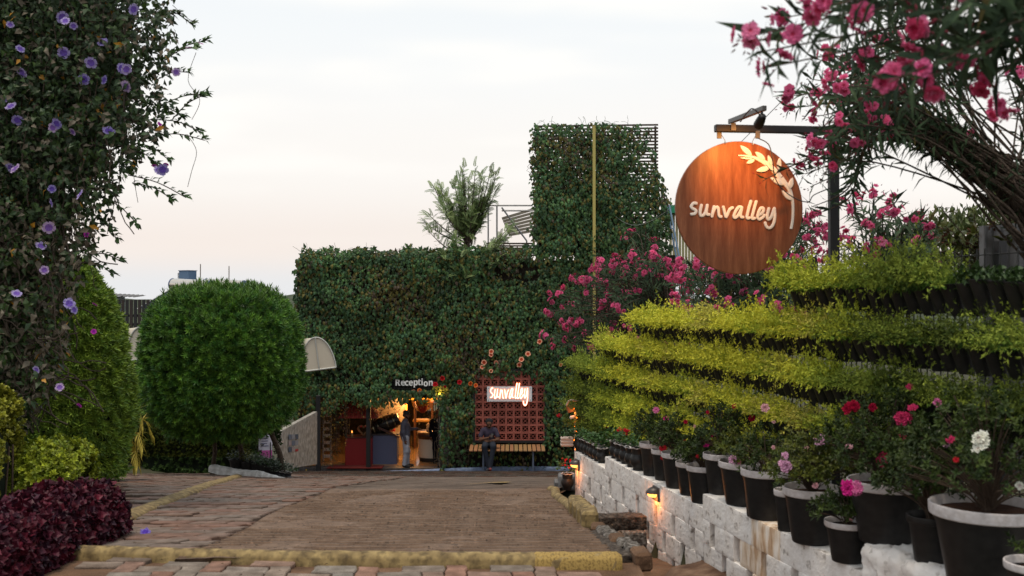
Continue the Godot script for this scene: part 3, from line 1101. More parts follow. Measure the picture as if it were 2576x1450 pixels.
	for k in 90:
		xs.append(Transform3D(aim(Vector3(r(-1, 1), -0.8, r(-1, 1)), rdir(), r(0.08, 0.16)), Vector3(r(-0.22, 0.22), by(r(590, 700), 30.5) + 3.8, r(-0.1, 0.2))))
		cs.append(creeper_tone(r(0, 9), r(0, 9)))
	many("climbing_leaves", lm, M.leaf, xs, cs, pole)
	feathery_tree()
	# striped awning on the roof terrace
	var aw := thing("roof_awning", "sloping striped awning on a thin frame above the creeper wall, left of the tower", "awning", Vector3(bx(1290, 34), by(600, 34), -34))
	var af := MB.new()
	for a in [[Vector3(1225, 517, 33), Vector3(1340, 517, 33)], [Vector3(1262, 530, 33.2), Vector3(1340, 530, 33.2)], [Vector3(1250, 600, 33), Vector3(1250, 517, 33)], [Vector3(1228, 640, 34), Vector3(1228, 520, 34)], [Vector3(1262, 522, 33), Vector3(1325, 606, 33)], [Vector3(1325, 606, 33), Vector3(1325, 660, 33)]]:
		af.tube([spot(a[0].x, a[0].y, a[0].z) - aw.position, spot(a[1].x, a[1].y, a[1].z) - aw.position], 0.028, 5)
	part("frame", af, M.grey_metal, aw)
	for k in 7:
		var t := k / 7.0
		var sb2 := MB.new()
		var a := spot(1262 + 20 * t, 548 + 48 * t, 33.2 - 0.4 * t) - aw.position
		var e := spot(1362, 518 + 66 * t, 34.6 - 0.4 * t) - aw.position
		var w := Vector3(0.02, -0.075, -0.02)
		sb2.quad(a, e, e + w, a + w)
		sb2.quad(a + Vector3(0, 0.015, -0.01), a + w + Vector3(0, 0.015, -0.01), e + w + Vector3(0, 0.015, -0.01), e + Vector3(0, 0.015, -0.01))
		fast_part("stripe", k, sb2.mesh(), plain(0.30, 0.26, 0.2, 0.8), aw)
	# blue ladder and green roofed lean-to beside the tower
	var ld := thing("blue_ladder", "blue ladder leaning against the right flank of the creeper tower", "ladder", Vector3(bx(1688, 30.6), by(600, 30.6), -30.6))
	for s in [0.0, 0.32]:
		var lb := MB.new()
		lb.tube([Vector3(-0.10 + s * 0.1, 1.0, -0.15 + s), Vector3(0.34 + s * 0.1, -1.6, 0.15 + s)], 0.03, 6)
		part("rail", lb, plain(0.16, 0.24, 0.34, 0.6), ld)
	for k in 9:
		var lb := MB.new()
		var p := Vector3(-0.10, 1.0, -0.15).lerp(Vector3(0.34, -1.6, 0.15), k / 9.0 + 0.05)
		lb.tube([p, p + Vector3(0.03, 0, 0.32)], 0.015, 5)
		fast_part("rung", k, lb.mesh(), plain(0.16, 0.24, 0.34, 0.6), ld)
	var gr := thing("green_lean_to", "lean-to with green roof edge and pale slatted wall behind the ladder", "shed", Vector3(bx(1725, 34), by(640, 34), -34))
	var gb := MB.new()
	gb.box(Transform3D(Basis(Vector3.BACK, 0.02), Vector3(0.2, 1.5, 0)), Vector3(1.8, 0.26, 1.2))
	part("roof", gb, plain(0.02, 0.24, 0.12, 0.5), gr)
	for k in 14:
		var lb := MB.new()
		lb.box(Transform3D(Basis(), Vector3(-0.5 + k * 0.105, 0.2, 0)), Vector3(0.085, 2.3, 0.02))
		fast_part("wall_slat", k, lb.mesh(), plain(0.42, 0.38, 0.2, 0.7), gr)

func feathery_tree() -> void:
	var base := Vector3(bx(1178, 32.2), 0.6, -32.2)
	var o := thing("feathery_tree", "slender tree with feathery grey-green fronds rising behind the creeper wall", "tree", base)
	var tb := MB.new()
	tb.tube([Vector3(0, -4.4, 0), Vector3(0.05, 0.5, 0), Vector3(-0.05, 2.0, 0.1), Vector3(0.1, 3.4, 0)], [0.14, 0.11, 0.07, 0.02], 7)
	part("trunk", tb, M.bark, o)
	var frond := MB.new()                   # a comb of narrow leaflets along a drooping midrib
	for k in 12:
		var t := k / 12.0
		var p := Vector3(0, t, -0.28 * t * t)
		for s in [-1, 1]:
			frond.blade(Transform3D(aim(Vector3(s * 0.9, 0.75, -0.1), Vector3(0, 0.3, 1), 1.0), p), 0.34 * (1.0 - 0.6 * t) + 0.05, 0.075, 0.1)
	frond.blade(Transform3D(aim(Vector3(0, 1, -0.5), Vector3(0, 0.3, 1), 1.0), Vector3(0, 0.95, -0.26)), 0.2, 0.05)
	var limbs := MB.new()
	var xs := []
	var cs := []
	for k in 60:
		# limb tips read off the outline: narrow top, side plumes, a dense skirt on the wall
		var u := k / 59.0
		var tip: Vector3
		if k < 34:
			tip = Vector3(bx(1178 + r(-1, 1) * lerpf(58, 112, sqrt(u)), 32.2), by(lerpf(424, 640, u) + r(-10, 10), 32.2), -32.2 + r(-0.7, 0.9))
		elif k < 42:
			tip = Vector3(bx([1088, 1078, 1070, 1082, 1268, 1282, 1286, 1262][k - 34], 32.2), by([465, 540, 560, 585, 600, 585, 568, 610][k - 34], 32.2), -31.8 + r(-0.5, 0.4))
		else:
			tip = Vector3(bx(1178 + r(-85, 95), 32.2), by(r(600, 690), 32.2), -31.0 + r(0.1, 0.6))
		var root := Vector3(r(-0.1, 0.1), clampf(tip.y - base.y - r(0.6, 1.5), -0.2, 2.6), r(-0.1, 0.1))
		var e := tip - base
		var mid := Vector3(e.x * 0.62, lerpf(root.y, e.y, 0.55), e.z * 0.62)
		var p := smooth_path([root, mid, e], 6)
		limbs.tube(p, [0.03, 0.028, 0.026, 0.024, 0.022, 0.02, 0.018, 0.016, 0.014, 0.012, 0.01, 0.008, 0.006], 4, false)
		var n_f := 24
		for j in n_f:
			var t := 0.25 + 0.75 * j / (n_f - 1.0)
			var q: Vector3 = p[int(t * (p.size() - 1))]
			var ld: Vector3 = (e - mid).normalized()
			var dir: Vector3 = ld * r(0.6, 1.1) + (rdir() * 1.0 if j < n_f - 2 else rdir() * 0.25) + Vector3(0, 0.1, 0)
			xs.append(Transform3D(aim(dir, Vector3(0, 1, 0.5) + rdir() * 0.3, r(0.24, 0.46) * (1.0 - 0.25 * t)), q + rdir() * 0.05))
			cs.append(Color(0.10, 0.165, 0.06).lerp(Color(0.22, 0.28, 0.10), rng.randf()) * r(0.7, 1.3))
	part("limbs", limbs, M.bark, o)
	many("fronds", frond, M.leaf, xs, cs, o)

func build_reception() -> void:
	# floor, ceiling, side partition of the lobby, all seen through the entrance
	var b := MB.new()
	slab(b, 742, 1114, 1176, 1190, 30.85, 31.3)
	struct("lobby_step_floor", b, worn(plain(0.09, 0.085, 0.09, 0.6), M.blotch, 1.0))
	b = MB.new()
	b.box(Transform3D(Basis(), Vector3((bx(742) + bx(1694)) / 2, -3.86, -34.75)), Vector3(11.6, 0.1, 6.9))
	struct("lobby_floor", b, plain(0.33, 0.21, 0.11, 0.12))
	b = MB.new()
	b.box(Transform3D(Basis(), Vector3((bx(742) + bx(1694)) / 2, by(992), -34.75)), Vector3(11.6, 0.12, 6.9))
	struct("lobby_ceiling", b, plain(0.35, 0.3, 0.24, 0.8))
	b = MB.new()
	slab(b, 1130, 1134, 1000, 1186, 31.3, 38.2, 31.0)
	struct("lobby_side_wall", b, plain(0.4, 0.33, 0.22, 0.8))
	# cream partition with slats to the left of the doorway
	var pt := thing("cream_partition", "cream lobby partition with warm strip light along its edge, behind the standing man", "wall", Vector3(bx(985, 33.5), -3.8, -33.5))
	b = MB.new()
	b.box(Transform3D(Basis(), Vector3(0.0, 1.25, 0)), Vector3(0.95, 2.5, 0.1))
	part("panel", b, plain(0.42, 0.36, 0.26, 0.8), pt)
	for k in 13:
		b = MB.new()
		b.box(Transform3D(Basis(Vector3.BACK, 0.35), Vector3(0.02, 0.95 + k * 0.11, 0.06)), Vector3(0.62, 0.02, 0.03))
		fast_part("slat", k, b.mesh(), plain(0.33, 0.27, 0.19, 0.8), pt)
	b = MB.new()
	b.box(Transform3D(Basis(), Vector3(0.505, 1.75, 0.08)), Vector3(0.05, 1.1, 0.03))
	part("strip_light", b, glow(Color(1.0, 0.55, 0.16), 2.6), pt)
	lamp(pt, Vector3(0.6, 1.75, 0.25), Color(1.0, 0.7, 0.42), 1.5, 0.3)
	# cornice light over the doorway
	var cl := thing("cornice_light", "warm glowing light strip along the top of the reception doorway", "light", Vector3(bx(1062, 32.2), by(1004, 32.2), -32.2))
	b = MB.new()
	b.box(Transform3D(), Vector3(1.05, 0.05, 0.05))
	part("lamp_strip", b, glow(Color(1.0, 0.6, 0.15), 1.6), cl)
	lamp(cl, Vector3(0.0, -0.12, 0.1), Color(1.0, 0.7, 0.38), 0.9, 0.4)
	for q in [[0.0, 33.2, "round ceiling downlight just inside the reception doorway"], [0.35, 35.6, "second round ceiling downlight, deeper inside the lobby"]]:
		var dl := thing("ceiling_light", q[2], "light", Vector3(bx(1040, 31) + q[0], by(992) - 0.07, -q[1]), "lobby ceiling downlights")
		b = MB.new()
		b.lathe([Vector2(0.0, -0.02), Vector2(0.11, -0.02), Vector2(0.11, 0.0), Vector2(0, 0.001)], Transform3D(), 16)
		part("lamp_disc", b, glow(Color(1.0, 0.8, 0.5), 2.0), dl)
		lamp(dl, Vector3(0, -0.12, 0), Color(1.0, 0.78, 0.48), 1.6, 0.1)
	# window at the far end of the lobby
	var wf := thing("lobby_window", "large window at the back of the lobby with a view of greenery", "window", Vector3(bx(1078, 38.3), by(1055, 38.3), -38.3))
	b = MB.new()
	for q in [[-0.62, 0, 0.05, 1.25], [0.62, 0, 0.05, 1.25], [-0.18, 0, 0.04, 1.25], [0, 0.6, 1.25, 0.05], [0, -0.6, 1.25, 0.05], [0, 0.1, 1.25, 0.04]]:
		b.box(Transform3D(Basis(), Vector3(q[0], q[1], 0.0)), Vector3(q[2], q[3], 0.05 + 0.01 * q[2]))
	part("frame", b, M.grey_metal, wf)
	b = MB.new()
	b.box(Transform3D(), Vector3(1.2, 1.2, 0.01))
	part("pane", b, M.glass, wf)
	# hanging lantern shaped like an upturned bell
	var hl := thing("bell_lantern", "red and gold bell-shaped ornament hanging in the doorway, ringed with beads", "lantern", Vector3(bx(1063, 32.0), by(1026, 32.0), -32.0))
	b = MB.new()
	b.lathe([Vector2(0.01, -0.17), Vector2(0.08, -0.15), Vector2(0.16, -0.04), Vector2(0.20, 0.10), Vector2(0.22, 0.22)], Transform3D(), 18)
	part("bowl", b, plain(0.35, 0.03, 0.02, 0.35), hl)
	b = MB.new()
	b.lathe([Vector2(0.17, 0.02), Vector2(0.215, 0.12), Vector2(0.235, 0.24), Vector2(0.02, 0.26)], Transform3D(), 18)
	part("gold_shade", b, plain(0.5, 0.27, 0.04, 0.3, 0.7), hl)
	var gold := plain(0.8, 0.6, 0.3, 0.3, 0.6)
	for k in 18:
		b = MB.new()
		var t := TAU * k / 18.0
		b.box(Transform3D(Basis(Vector3.UP, t), Vector3(cos(t) * 0.215, 0.03 + 0.06 * sin(t * 2.0), sin(t) * 0.215)), Vector3.ONE * 0.022, 0.005)
		fast_part("bead", k, b.mesh(), gold, hl)
	b = MB.new()
	b.tube([Vector3(0, 0.26, 0), Vector3(0, 0.5, 0)], 0.008, 5)
	part("cord", b, M.wire, hl)
	# desk, table and chair
	var dk := thing("reception_desk", "curved white reception desk with dark wooden top inside the doorway", "desk", Vector3(bx(1088, 32.4), -3.8, -32.4))
	b = MB.new()
	b.lathe([Vector2(0.46, 0.12), Vector2(0.47, 0.72)], Transform3D(), 32)
	part("front", b, plain(0.52, 0.46, 0.38, 0.5), dk)
	b = MB.new()
	b.lathe([Vector2(0.42, 0.0), Vector2(0.43, 0.119)], Transform3D(), 32)
	part("plinth", b, plain(0.02, 0.015, 0.012, 0.6), dk)
	b = MB.new()
	b.lathe([Vector2(0.0, 0.721), Vector2(0.50, 0.722), Vector2(0.50, 0.93), Vector2(0.0, 0.932)], Transform3D(), 32)
	part("top", b, plain(0.045, 0.02, 0.012, 0.3), dk)
	var it := thing("desk_jar", "small pale figurine jar on the dark top of the reception desk", "jar", dk.position + Vector3(-0.12, 0.935, 0.12))
	b = MB.new()
	b.lathe([Vector2(0.05, 0), Vector2(0.085, 0.06), Vector2(0.055, 0.16), Vector2(0.07, 0.22), Vector2(0.0, 0.28)], Transform3D(), 12)
	part("body", b, plain(0.5, 0.38, 0.25, 0.5), it)
	var tb := thing("lobby_table", "high reddish wooden table at the back of the lobby", "table", Vector3(bx(1066, 35.0), -3.8, -35.0))
	b = MB.new()
	b.box(Transform3D(Basis(), Vector3(0, 1.62, 0)), Vector3(0.72, 0.05, 0.5), 0.01)
	part("top", b, plain(0.42, 0.15, 0.06, 0.3), tb)
	b = MB.new()
	b.box(Transform3D(Basis(), Vector3(0, 1.5, 0.2)), Vector3(0.62, 0.17, 0.03))
	part("apron", b, plain(0.12, 0.04, 0.02, 0.5), tb)
	for s in [[-1, -1], [1, -1], [-1, 1], [1, 1]]:
		b = MB.new()
		b.box(Transform3D(Basis(), Vector3(s[0] * 0.3, 0.795, s[1] * 0.2)), Vector3(0.05, 1.59, 0.05))
		part("leg", b, plain(0.1, 0.04, 0.02, 0.5), tb)
	var ch := thing("round_chair", "chair with round golden back behind the high lobby table", "chair", Vector3(bx(1062, 35.8), -3.8, -35.8))
	b = MB.new()
	b.lathe([Vector2(0.0, -0.03), Vector2(0.36, -0.03), Vector2(0.38, 0.0), Vector2(0.36, 0.03), Vector2(0, 0.03)], Transform3D(Basis(Vector3.RIGHT, PI / 2), Vector3(0, 1.55, 0)), 24)
	part("back", b, plain(0.5, 0.27, 0.07, 0.5), ch)
	b = MB.new()
	b.box(Transform3D(Basis(), Vector3(0, 0.9, 0.25)), Vector3(0.6, 0.08, 0.5), 0.02)
	part("seat", b, plain(0.5, 0.27, 0.07, 0.5), ch)
	for s in [[-1, 0.05], [1, 0.05], [-1, 0.45], [1, 0.45]]:
		b = MB.new()
		b.tube([Vector3(s[0] * 0.26, 0.86, s[1]), Vector3(s[0] * 0.28, 0, s[1])], 0.02, 6)
		part("leg", b, M.black_metal, ch)
	# blue-grey counter with a barrel on a slanting cradle, and a drinks dispenser on top
	var ct := thing("blue_counter", "slate blue counter front below the slanting barrel", "counter", Vector3(bx(965, 31.9), -3.85, -31.9))
	b = MB.new()
	b.box(Transform3D(Basis(), Vector3(0.05, 0.47, 0)), Vector3(0.82, 0.94, 0.5), 0.01)
	part("front", b, plain(0.10, 0.115, 0.20, 0.7), ct)
	b = MB.new()
	b.box(Transform3D(Basis(), Vector3(0.05, 0.965, 0)), Vector3(0.9, 0.05, 0.56), 0.01)
	part("top", b, plain(0.05, 0.045, 0.05, 0.4), ct)
	var ba := thing("barrel", "dark glossy barrel lying on a slanting wooden cradle on the blue counter", "barrel", ct.position + Vector3(0.02, 1.25, 0.0))
	b = MB.new()
	b.lathe([Vector2(0.0, -0.5), Vector2(0.19, -0.5), Vector2(0.25, -0.2), Vector2(0.26, 0.0), Vector2(0.25, 0.2), Vector2(0.2, 0.42), Vector2(0.0, 0.42)], Transform3D(Basis(Vector3.BACK, 1.95)), 20)
	part("body", b, plain(0.012, 0.01, 0.009, 0.25), ba)
	for t in [-0.36, -0.15, 0.15, 0.32]:
		b = MB.new()
		b.lathe([Vector2(0.235 + 0.02 * (1.0 - absf(t) * 2.0), t - 0.02), Vector2(0.245 + 0.02 * (1.0 - absf(t) * 2.0), t + 0.02)], Transform3D(Basis(Vector3.BACK, 1.95)), 20)
		part("hoop", b, plain(0.12, 0.10, 0.06, 0.25, 0.8), ba)
	b = MB.new()
	b.box(Transform3D(Basis(Vector3.BACK, -0.42), Vector3(0.18, -0.2, 0.32)), Vector3(0.75, 0.06, 0.06))
	part("cradle_rail", b, plain(0.07, 0.03, 0.025, 0.5), ba)
	var dd := thing("drinks_dispenser", "glass urn of red drink with a tap on the counter behind the barrel", "dispenser", Vector3(bx(985, 32.6), by(1094, 32.6), -32.6))
	b = MB.new()
	b.lathe([Vector2(0.05, -0.1), Vector2(0.02, -0.04), Vector2(0.07, 0.0), Vector2(0.12, 0.1), Vector2(0.12, 0.24), Vector2(0.0, 0.245)], Transform3D(), 16)
	part("drink", b, plain(0.5, 0.04, 0.03, 0.2), dd)
	b = MB.new()
	b.lathe([Vector2(0.125, 0.246), Vector2(0.12, 0.3), Vector2(0.03, 0.34), Vector2(0.035, 0.38), Vector2(0, 0.4)], Transform3D(), 16)
	part("lid", b, plain(0.6, 0.55, 0.45, 0.2, 0.3), dd)
	b = MB.new()
	b.box(Transform3D(Basis(), Vector3(0.14, 0.03, 0.05)), Vector3(0.06, 0.03, 0.03), 0.005)
	part("tap", b, M.grey_metal, dd)
	b = MB.new()
	b.box(Transform3D(Basis(), Vector3(0, -0.55, 0)), Vector3(0.3, 0.88, 0.3), 0.01)
	part("stand", b, plain(0.03, 0.02, 0.02, 0.6), dd)
	# red kiosk with a little tiled roof
	var ks := thing("red_kiosk", "red welcome kiosk with small red tiled roof at the left of the entrance", "kiosk", Vector3(bx(905, 31.6), -3.85, -31.6))
	b = MB.new()
	b.box(Transform3D(Basis(), Vector3(0, 0.45, 0)), Vector3(0.82, 0.9, 0.6), 0.01)
	part("counter", b, plain(0.20, 0.012, 0.014, 0.5), ks)
	b = MB.new()
	b.box(Transform3D(Basis(), Vector3(0, 0.92, 0)), Vector3(0.86, 0.035, 0.66), 0.008)
	part("counter_top", b, plain(0.05, 0.02, 0.02, 0.4), ks)
	for s in [[-1, -1], [1, -1], [-1, 1], [1, 1]]:
		b = MB.new()
		b.box(Transform3D(Basis(), Vector3(s[0] * 0.38, 1.24, s[1] * 0.26)), Vector3(0.045, 0.6, 0.045))
		part("post", b, M.black_metal, ks)
	b = MB.new()
	for q in [[Vector3(-0.62, 1.54, 0.5), Vector3(0.62, 1.54, 0.5), Vector3(0.3, 1.95, 0.05), Vector3(-0.3, 1.95, 0.05)], [Vector3(0.62, 1.54, -0.5), Vector3(-0.62, 1.54, -0.5), Vector3(-0.3, 1.95, -0.05), Vector3(0.3, 1.95, -0.05)], [Vector3(0.62, 1.54, 0.5), Vector3(0.62, 1.54, -0.5), Vector3(0.3, 1.95, -0.05), Vector3(0.3, 1.95, 0.05)], [Vector3(-0.62, 1.54, -0.5), Vector3(-0.62, 1.54, 0.5), Vector3(-0.3, 1.95, 0.05), Vector3(-0.3, 1.95, -0.05)]]:
		b.quad(q[0], q[1], q[2], q[3])
	b.quad(Vector3(-0.62, 1.54, -0.5), Vector3(0.62, 1.54, -0.5), Vector3(0.62, 1.54, 0.5), Vector3(-0.62, 1.54, 0.5))
	var roof := part("roof", b, plain(0.22, 0.02, 0.016, 0.6), ks)
	for k in 9:
		b = MB.new()
		var x := -0.56 + k * 0.14
		b.tube([Vector3(x, 1.555, 0.505), Vector3(x * 0.5, 1.955, 0.06)], 0.018, 5)
		fast_part("roof_rib", k, b.mesh(), plain(0.28, 0.045, 0.03, 0.6), roof)
	for k in 6:
		b = MB.new()
		var z := 0.42 - k * 0.168
		b.tube([Vector3(0.625, 1.555, z), Vector3(0.305, 1.955, z * 0.12)], 0.018, 5)
		fast_part("roof_rib", 20 + k, b.mesh(), plain(0.3, 0.1, 0.06, 0.6), roof)
	var hw := thing("heart_wreath", "woven heart wreath with red bows standing on the red kiosk counter", "wreath", ks.position + Vector3(0.14, 0.94, 0.12))
	b = MB.new()
	var hp := []
	for k in 33:
		var t := TAU * k / 32.0
		hp.append(Vector3(0.0105 * 16.0 * sin(t) ** 3, 0.2 + 0.0105 * (13.0 * cos(t) - 5.0 * cos(2 * t) - 2.0 * cos(3 * t) - cos(4 * t)), 0))
	b.tube(hp, 0.032, 6, false)
	part("ring", b, plain(0.16, 0.08, 0.04, 0.9), hw)
	b = MB.new()
	for s in [-1, 1]: b.lathe([Vector2(0, -0.04), Vector2(0.035, 0), Vector2(0, 0.04)], Transform3D(Basis(Vector3.BACK, s * 0.9), Vector3(s * 0.07, 0.31, 0.05)), 7)
	part("bow", b, plain(0.4, 0.02, 0.02, 0.5), hw)
	var cd := thing("table_candle", "small lit candle lamp at the left end of the red kiosk counter", "candle", ks.position + Vector3(-0.22, 0.94, 0.14))
	b = MB.new()
	b.lathe([Vector2(0.03, 0), Vector2(0.03, 0.10), Vector2(0, 0.102)], Transform3D(), 10)
	part("holder", b, plain(0.3, 0.2, 0.1, 0.4), cd)
	b = MB.new()
	b.lathe([Vector2(0.0, 0.104), Vector2(0.022, 0.13), Vector2(0.0, 0.19)], Transform3D(), 8)
	part("flame", b, glow(Color(1.0, 0.6, 0.25), 3.0), cd)
	lamp(cd, Vector3(0, 0.14, 0), Color(1.0, 0.6, 0.25), 0.02, 0.02)
	var cp := thing("red_carpet", "dark red carpet laid over the step before the kiosk", "carpet", Vector3(bx(895, 31.0), -3.795, -31.02))
	b = MB.new()
	b.box(Transform3D(), Vector3(1.7, 0.03, 0.5), 0.01)
	part("pile", b, worn(plain(0.17, 0.02, 0.016, 1.0), M.fine, 3.0), cp)
	# posts of the entrance
	for q in [[801, 30.3, "black square post standing at the kerb near the white board panel"], [927, 30.9, "black square post in front of the red kiosk"], [1110, 30.95, "slim black door post right of the reception desk"]]:
		var ps := thing("entrance_post", q[2], "post", Vector3(bx(q[0], q[1]), ground(-4.0, q[1]) - 0.02, -q[1]), "black posts along the entrance")
		b = MB.new()
		b.box(Transform3D(Basis(), Vector3(0, 1.15, 0)), Vector3(0.13, 2.3, 0.13) if q[0] != 1110 else Vector3(0.07, 2.3, 0.07), 0.006)
		part("shaft", b, M.black_metal, ps)
		b = MB.new()
		b.box(Transform3D(Basis(), Vector3(0, 0.02, 0)), Vector3(0.2, 0.02, 0.2), 0.005)
		part("base_plate", b, M.black_metal, ps)
	var dr := thing("glass_door", "open glass door with tall steel pull handle at the right of the entrance", "door", Vector3(bx(1117, 31.1), -3.8, -30.98))
	b = MB.new()
	b.box(Transform3D(Basis(), Vector3(0, 1.1, 0)), Vector3(0.34, 2.15, 0.012))
	part("pane", b, M.glass, dr)
	b = MB.new()
	for s in [-0.17, 0.17]: b.box(Transform3D(Basis(), Vector3(s, 1.1, 0)), Vector3(0.03, 2.2, 0.04))
	b.box(Transform3D(Basis(), Vector3(0, 0.02, 0)), Vector3(0.31, 0.04, 0.036))
	part("frame", b, M.black_metal, dr)
	b = MB.new()
	b.tube([Vector3(-0.1, 0.6, 0.06), Vector3(-0.1, 1.3, 0.06)], 0.014, 8)
	for y in [0.75, 1.15]: b.tube([Vector3(-0.1, y, 0.06), Vector3(-0.1, y, 0.0)], 0.01, 6)
	part("handle", b, plain(0.5, 0.5, 0.5, 0.3, 0.8), dr)
	# white louvred shutter deep in the shade at the left
	var lv := thing("white_louvre", "white louvred screen glimpsed through hanging vines left of the kiosk", "screen", Vector3(bx(823, 32.2), -3.8, -32.2))
	for k in 9:
		b = MB.new()
		b.box(Transform3D(Basis(Vector3.RIGHT, 0.5), Vector3(0, 0.15 + k * 0.22, 0)), Vector3(0.2, 0.11, 0.02))
		fast_part("slat", k, b.mesh(), plain(0.6, 0.6, 0.58, 0.6), lv)
	b = MB.new()
	for s in [-0.12, 0.12]:
		b = MB.new()
		b.box(Transform3D(Basis(), Vector3(s, 1.05, 0)), Vector3(0.04, 2.1, 0.05))
		part("stile", b, plain(0.3, 0.3, 0.3, 0.6), lv)
	# raised lettering over the entrance
	var sg := thing("reception_lettering", "white raised letters spelling Reception above the entrance on a dark grid", "sign", Vector3(bx(1040, 30.66), by(970, 30.66), -30.66))
	b = MB.new()
	for k in 12: b.box(Transform3D(Basis(), Vector3(-0.72 + k * 0.13, 0.05, -0.09)), Vector3(0.012, 0.62, 0.012))
	for k in 6: b.box(Transform3D(Basis(), Vector3(0, -0.2 + k * 0.1, -0.105)), Vector3(1.5, 0.012, 0.012))
	part("grid", b, M.wire, sg)
	b = MB.new()
	b.box(Transform3D(Basis(), Vector3(0, 0.05, -0.17)), Vector3(1.5, 0.62, 0.02))
	part("backboard", b, plain(0.012, 0.014, 0.012, 0.9), sg)
	var font := SystemFont.new()
	font.font_names = PackedStringArray(["Droid Sans"])
	font.font_weight = 700
	var word := "Reception"
	var px := [993.0, 1007.0, 1017.0, 1027.0, 1038.5, 1050.0, 1058.0, 1063.5, 1076.5]
	for k in word.length():
		var tm := TextMesh.new()
		tm.text = word[k]
		tm.font = font
		tm.font_size = 32
		tm.pixel_size = 0.0083
		tm.depth = 0.03
		tm.horizontal_alignment = HORIZONTAL_ALIGNMENT_LEFT
		tm.vertical_alignment = VERTICAL_ALIGNMENT_BOTTOM
		var drop: float = [0.0, 0.0, 0.0, 0.0, 0.01, 0.015, 0.015, -0.015, 0.0][k]
		part("letter", tm, M.white_paint, sg, Transform3D(Basis(Vector3.BACK, -0.05 if k == 7 else 0.0), Vector3(bx(px[k], 30.66) - sg.position.x, -0.075 + drop, 0)))
	breeze_panel()
	bench()

func glow(c: Color, k: float) -> StandardMaterial3D:
	var m := StandardMaterial3D.new()
	m.albedo_color = c
	m.emission_enabled = true
	m.emission = c
	m.emission_energy_multiplier = k
	return m

func lamp(parent: Node, at: Vector3, c: Color, e: float, size: float, reach := 8.0) -> OmniLight3D:
	var l := OmniLight3D.new()
	l.name = "lamp_light"
	l.light_color = c
	l.light_energy = e
	l.light_size = size
	l.omni_range = reach
	l.omni_attenuation = 2.0
	l.shadow_enabled = true
	l.position = at
	parent.add_child(l, true)
	return l

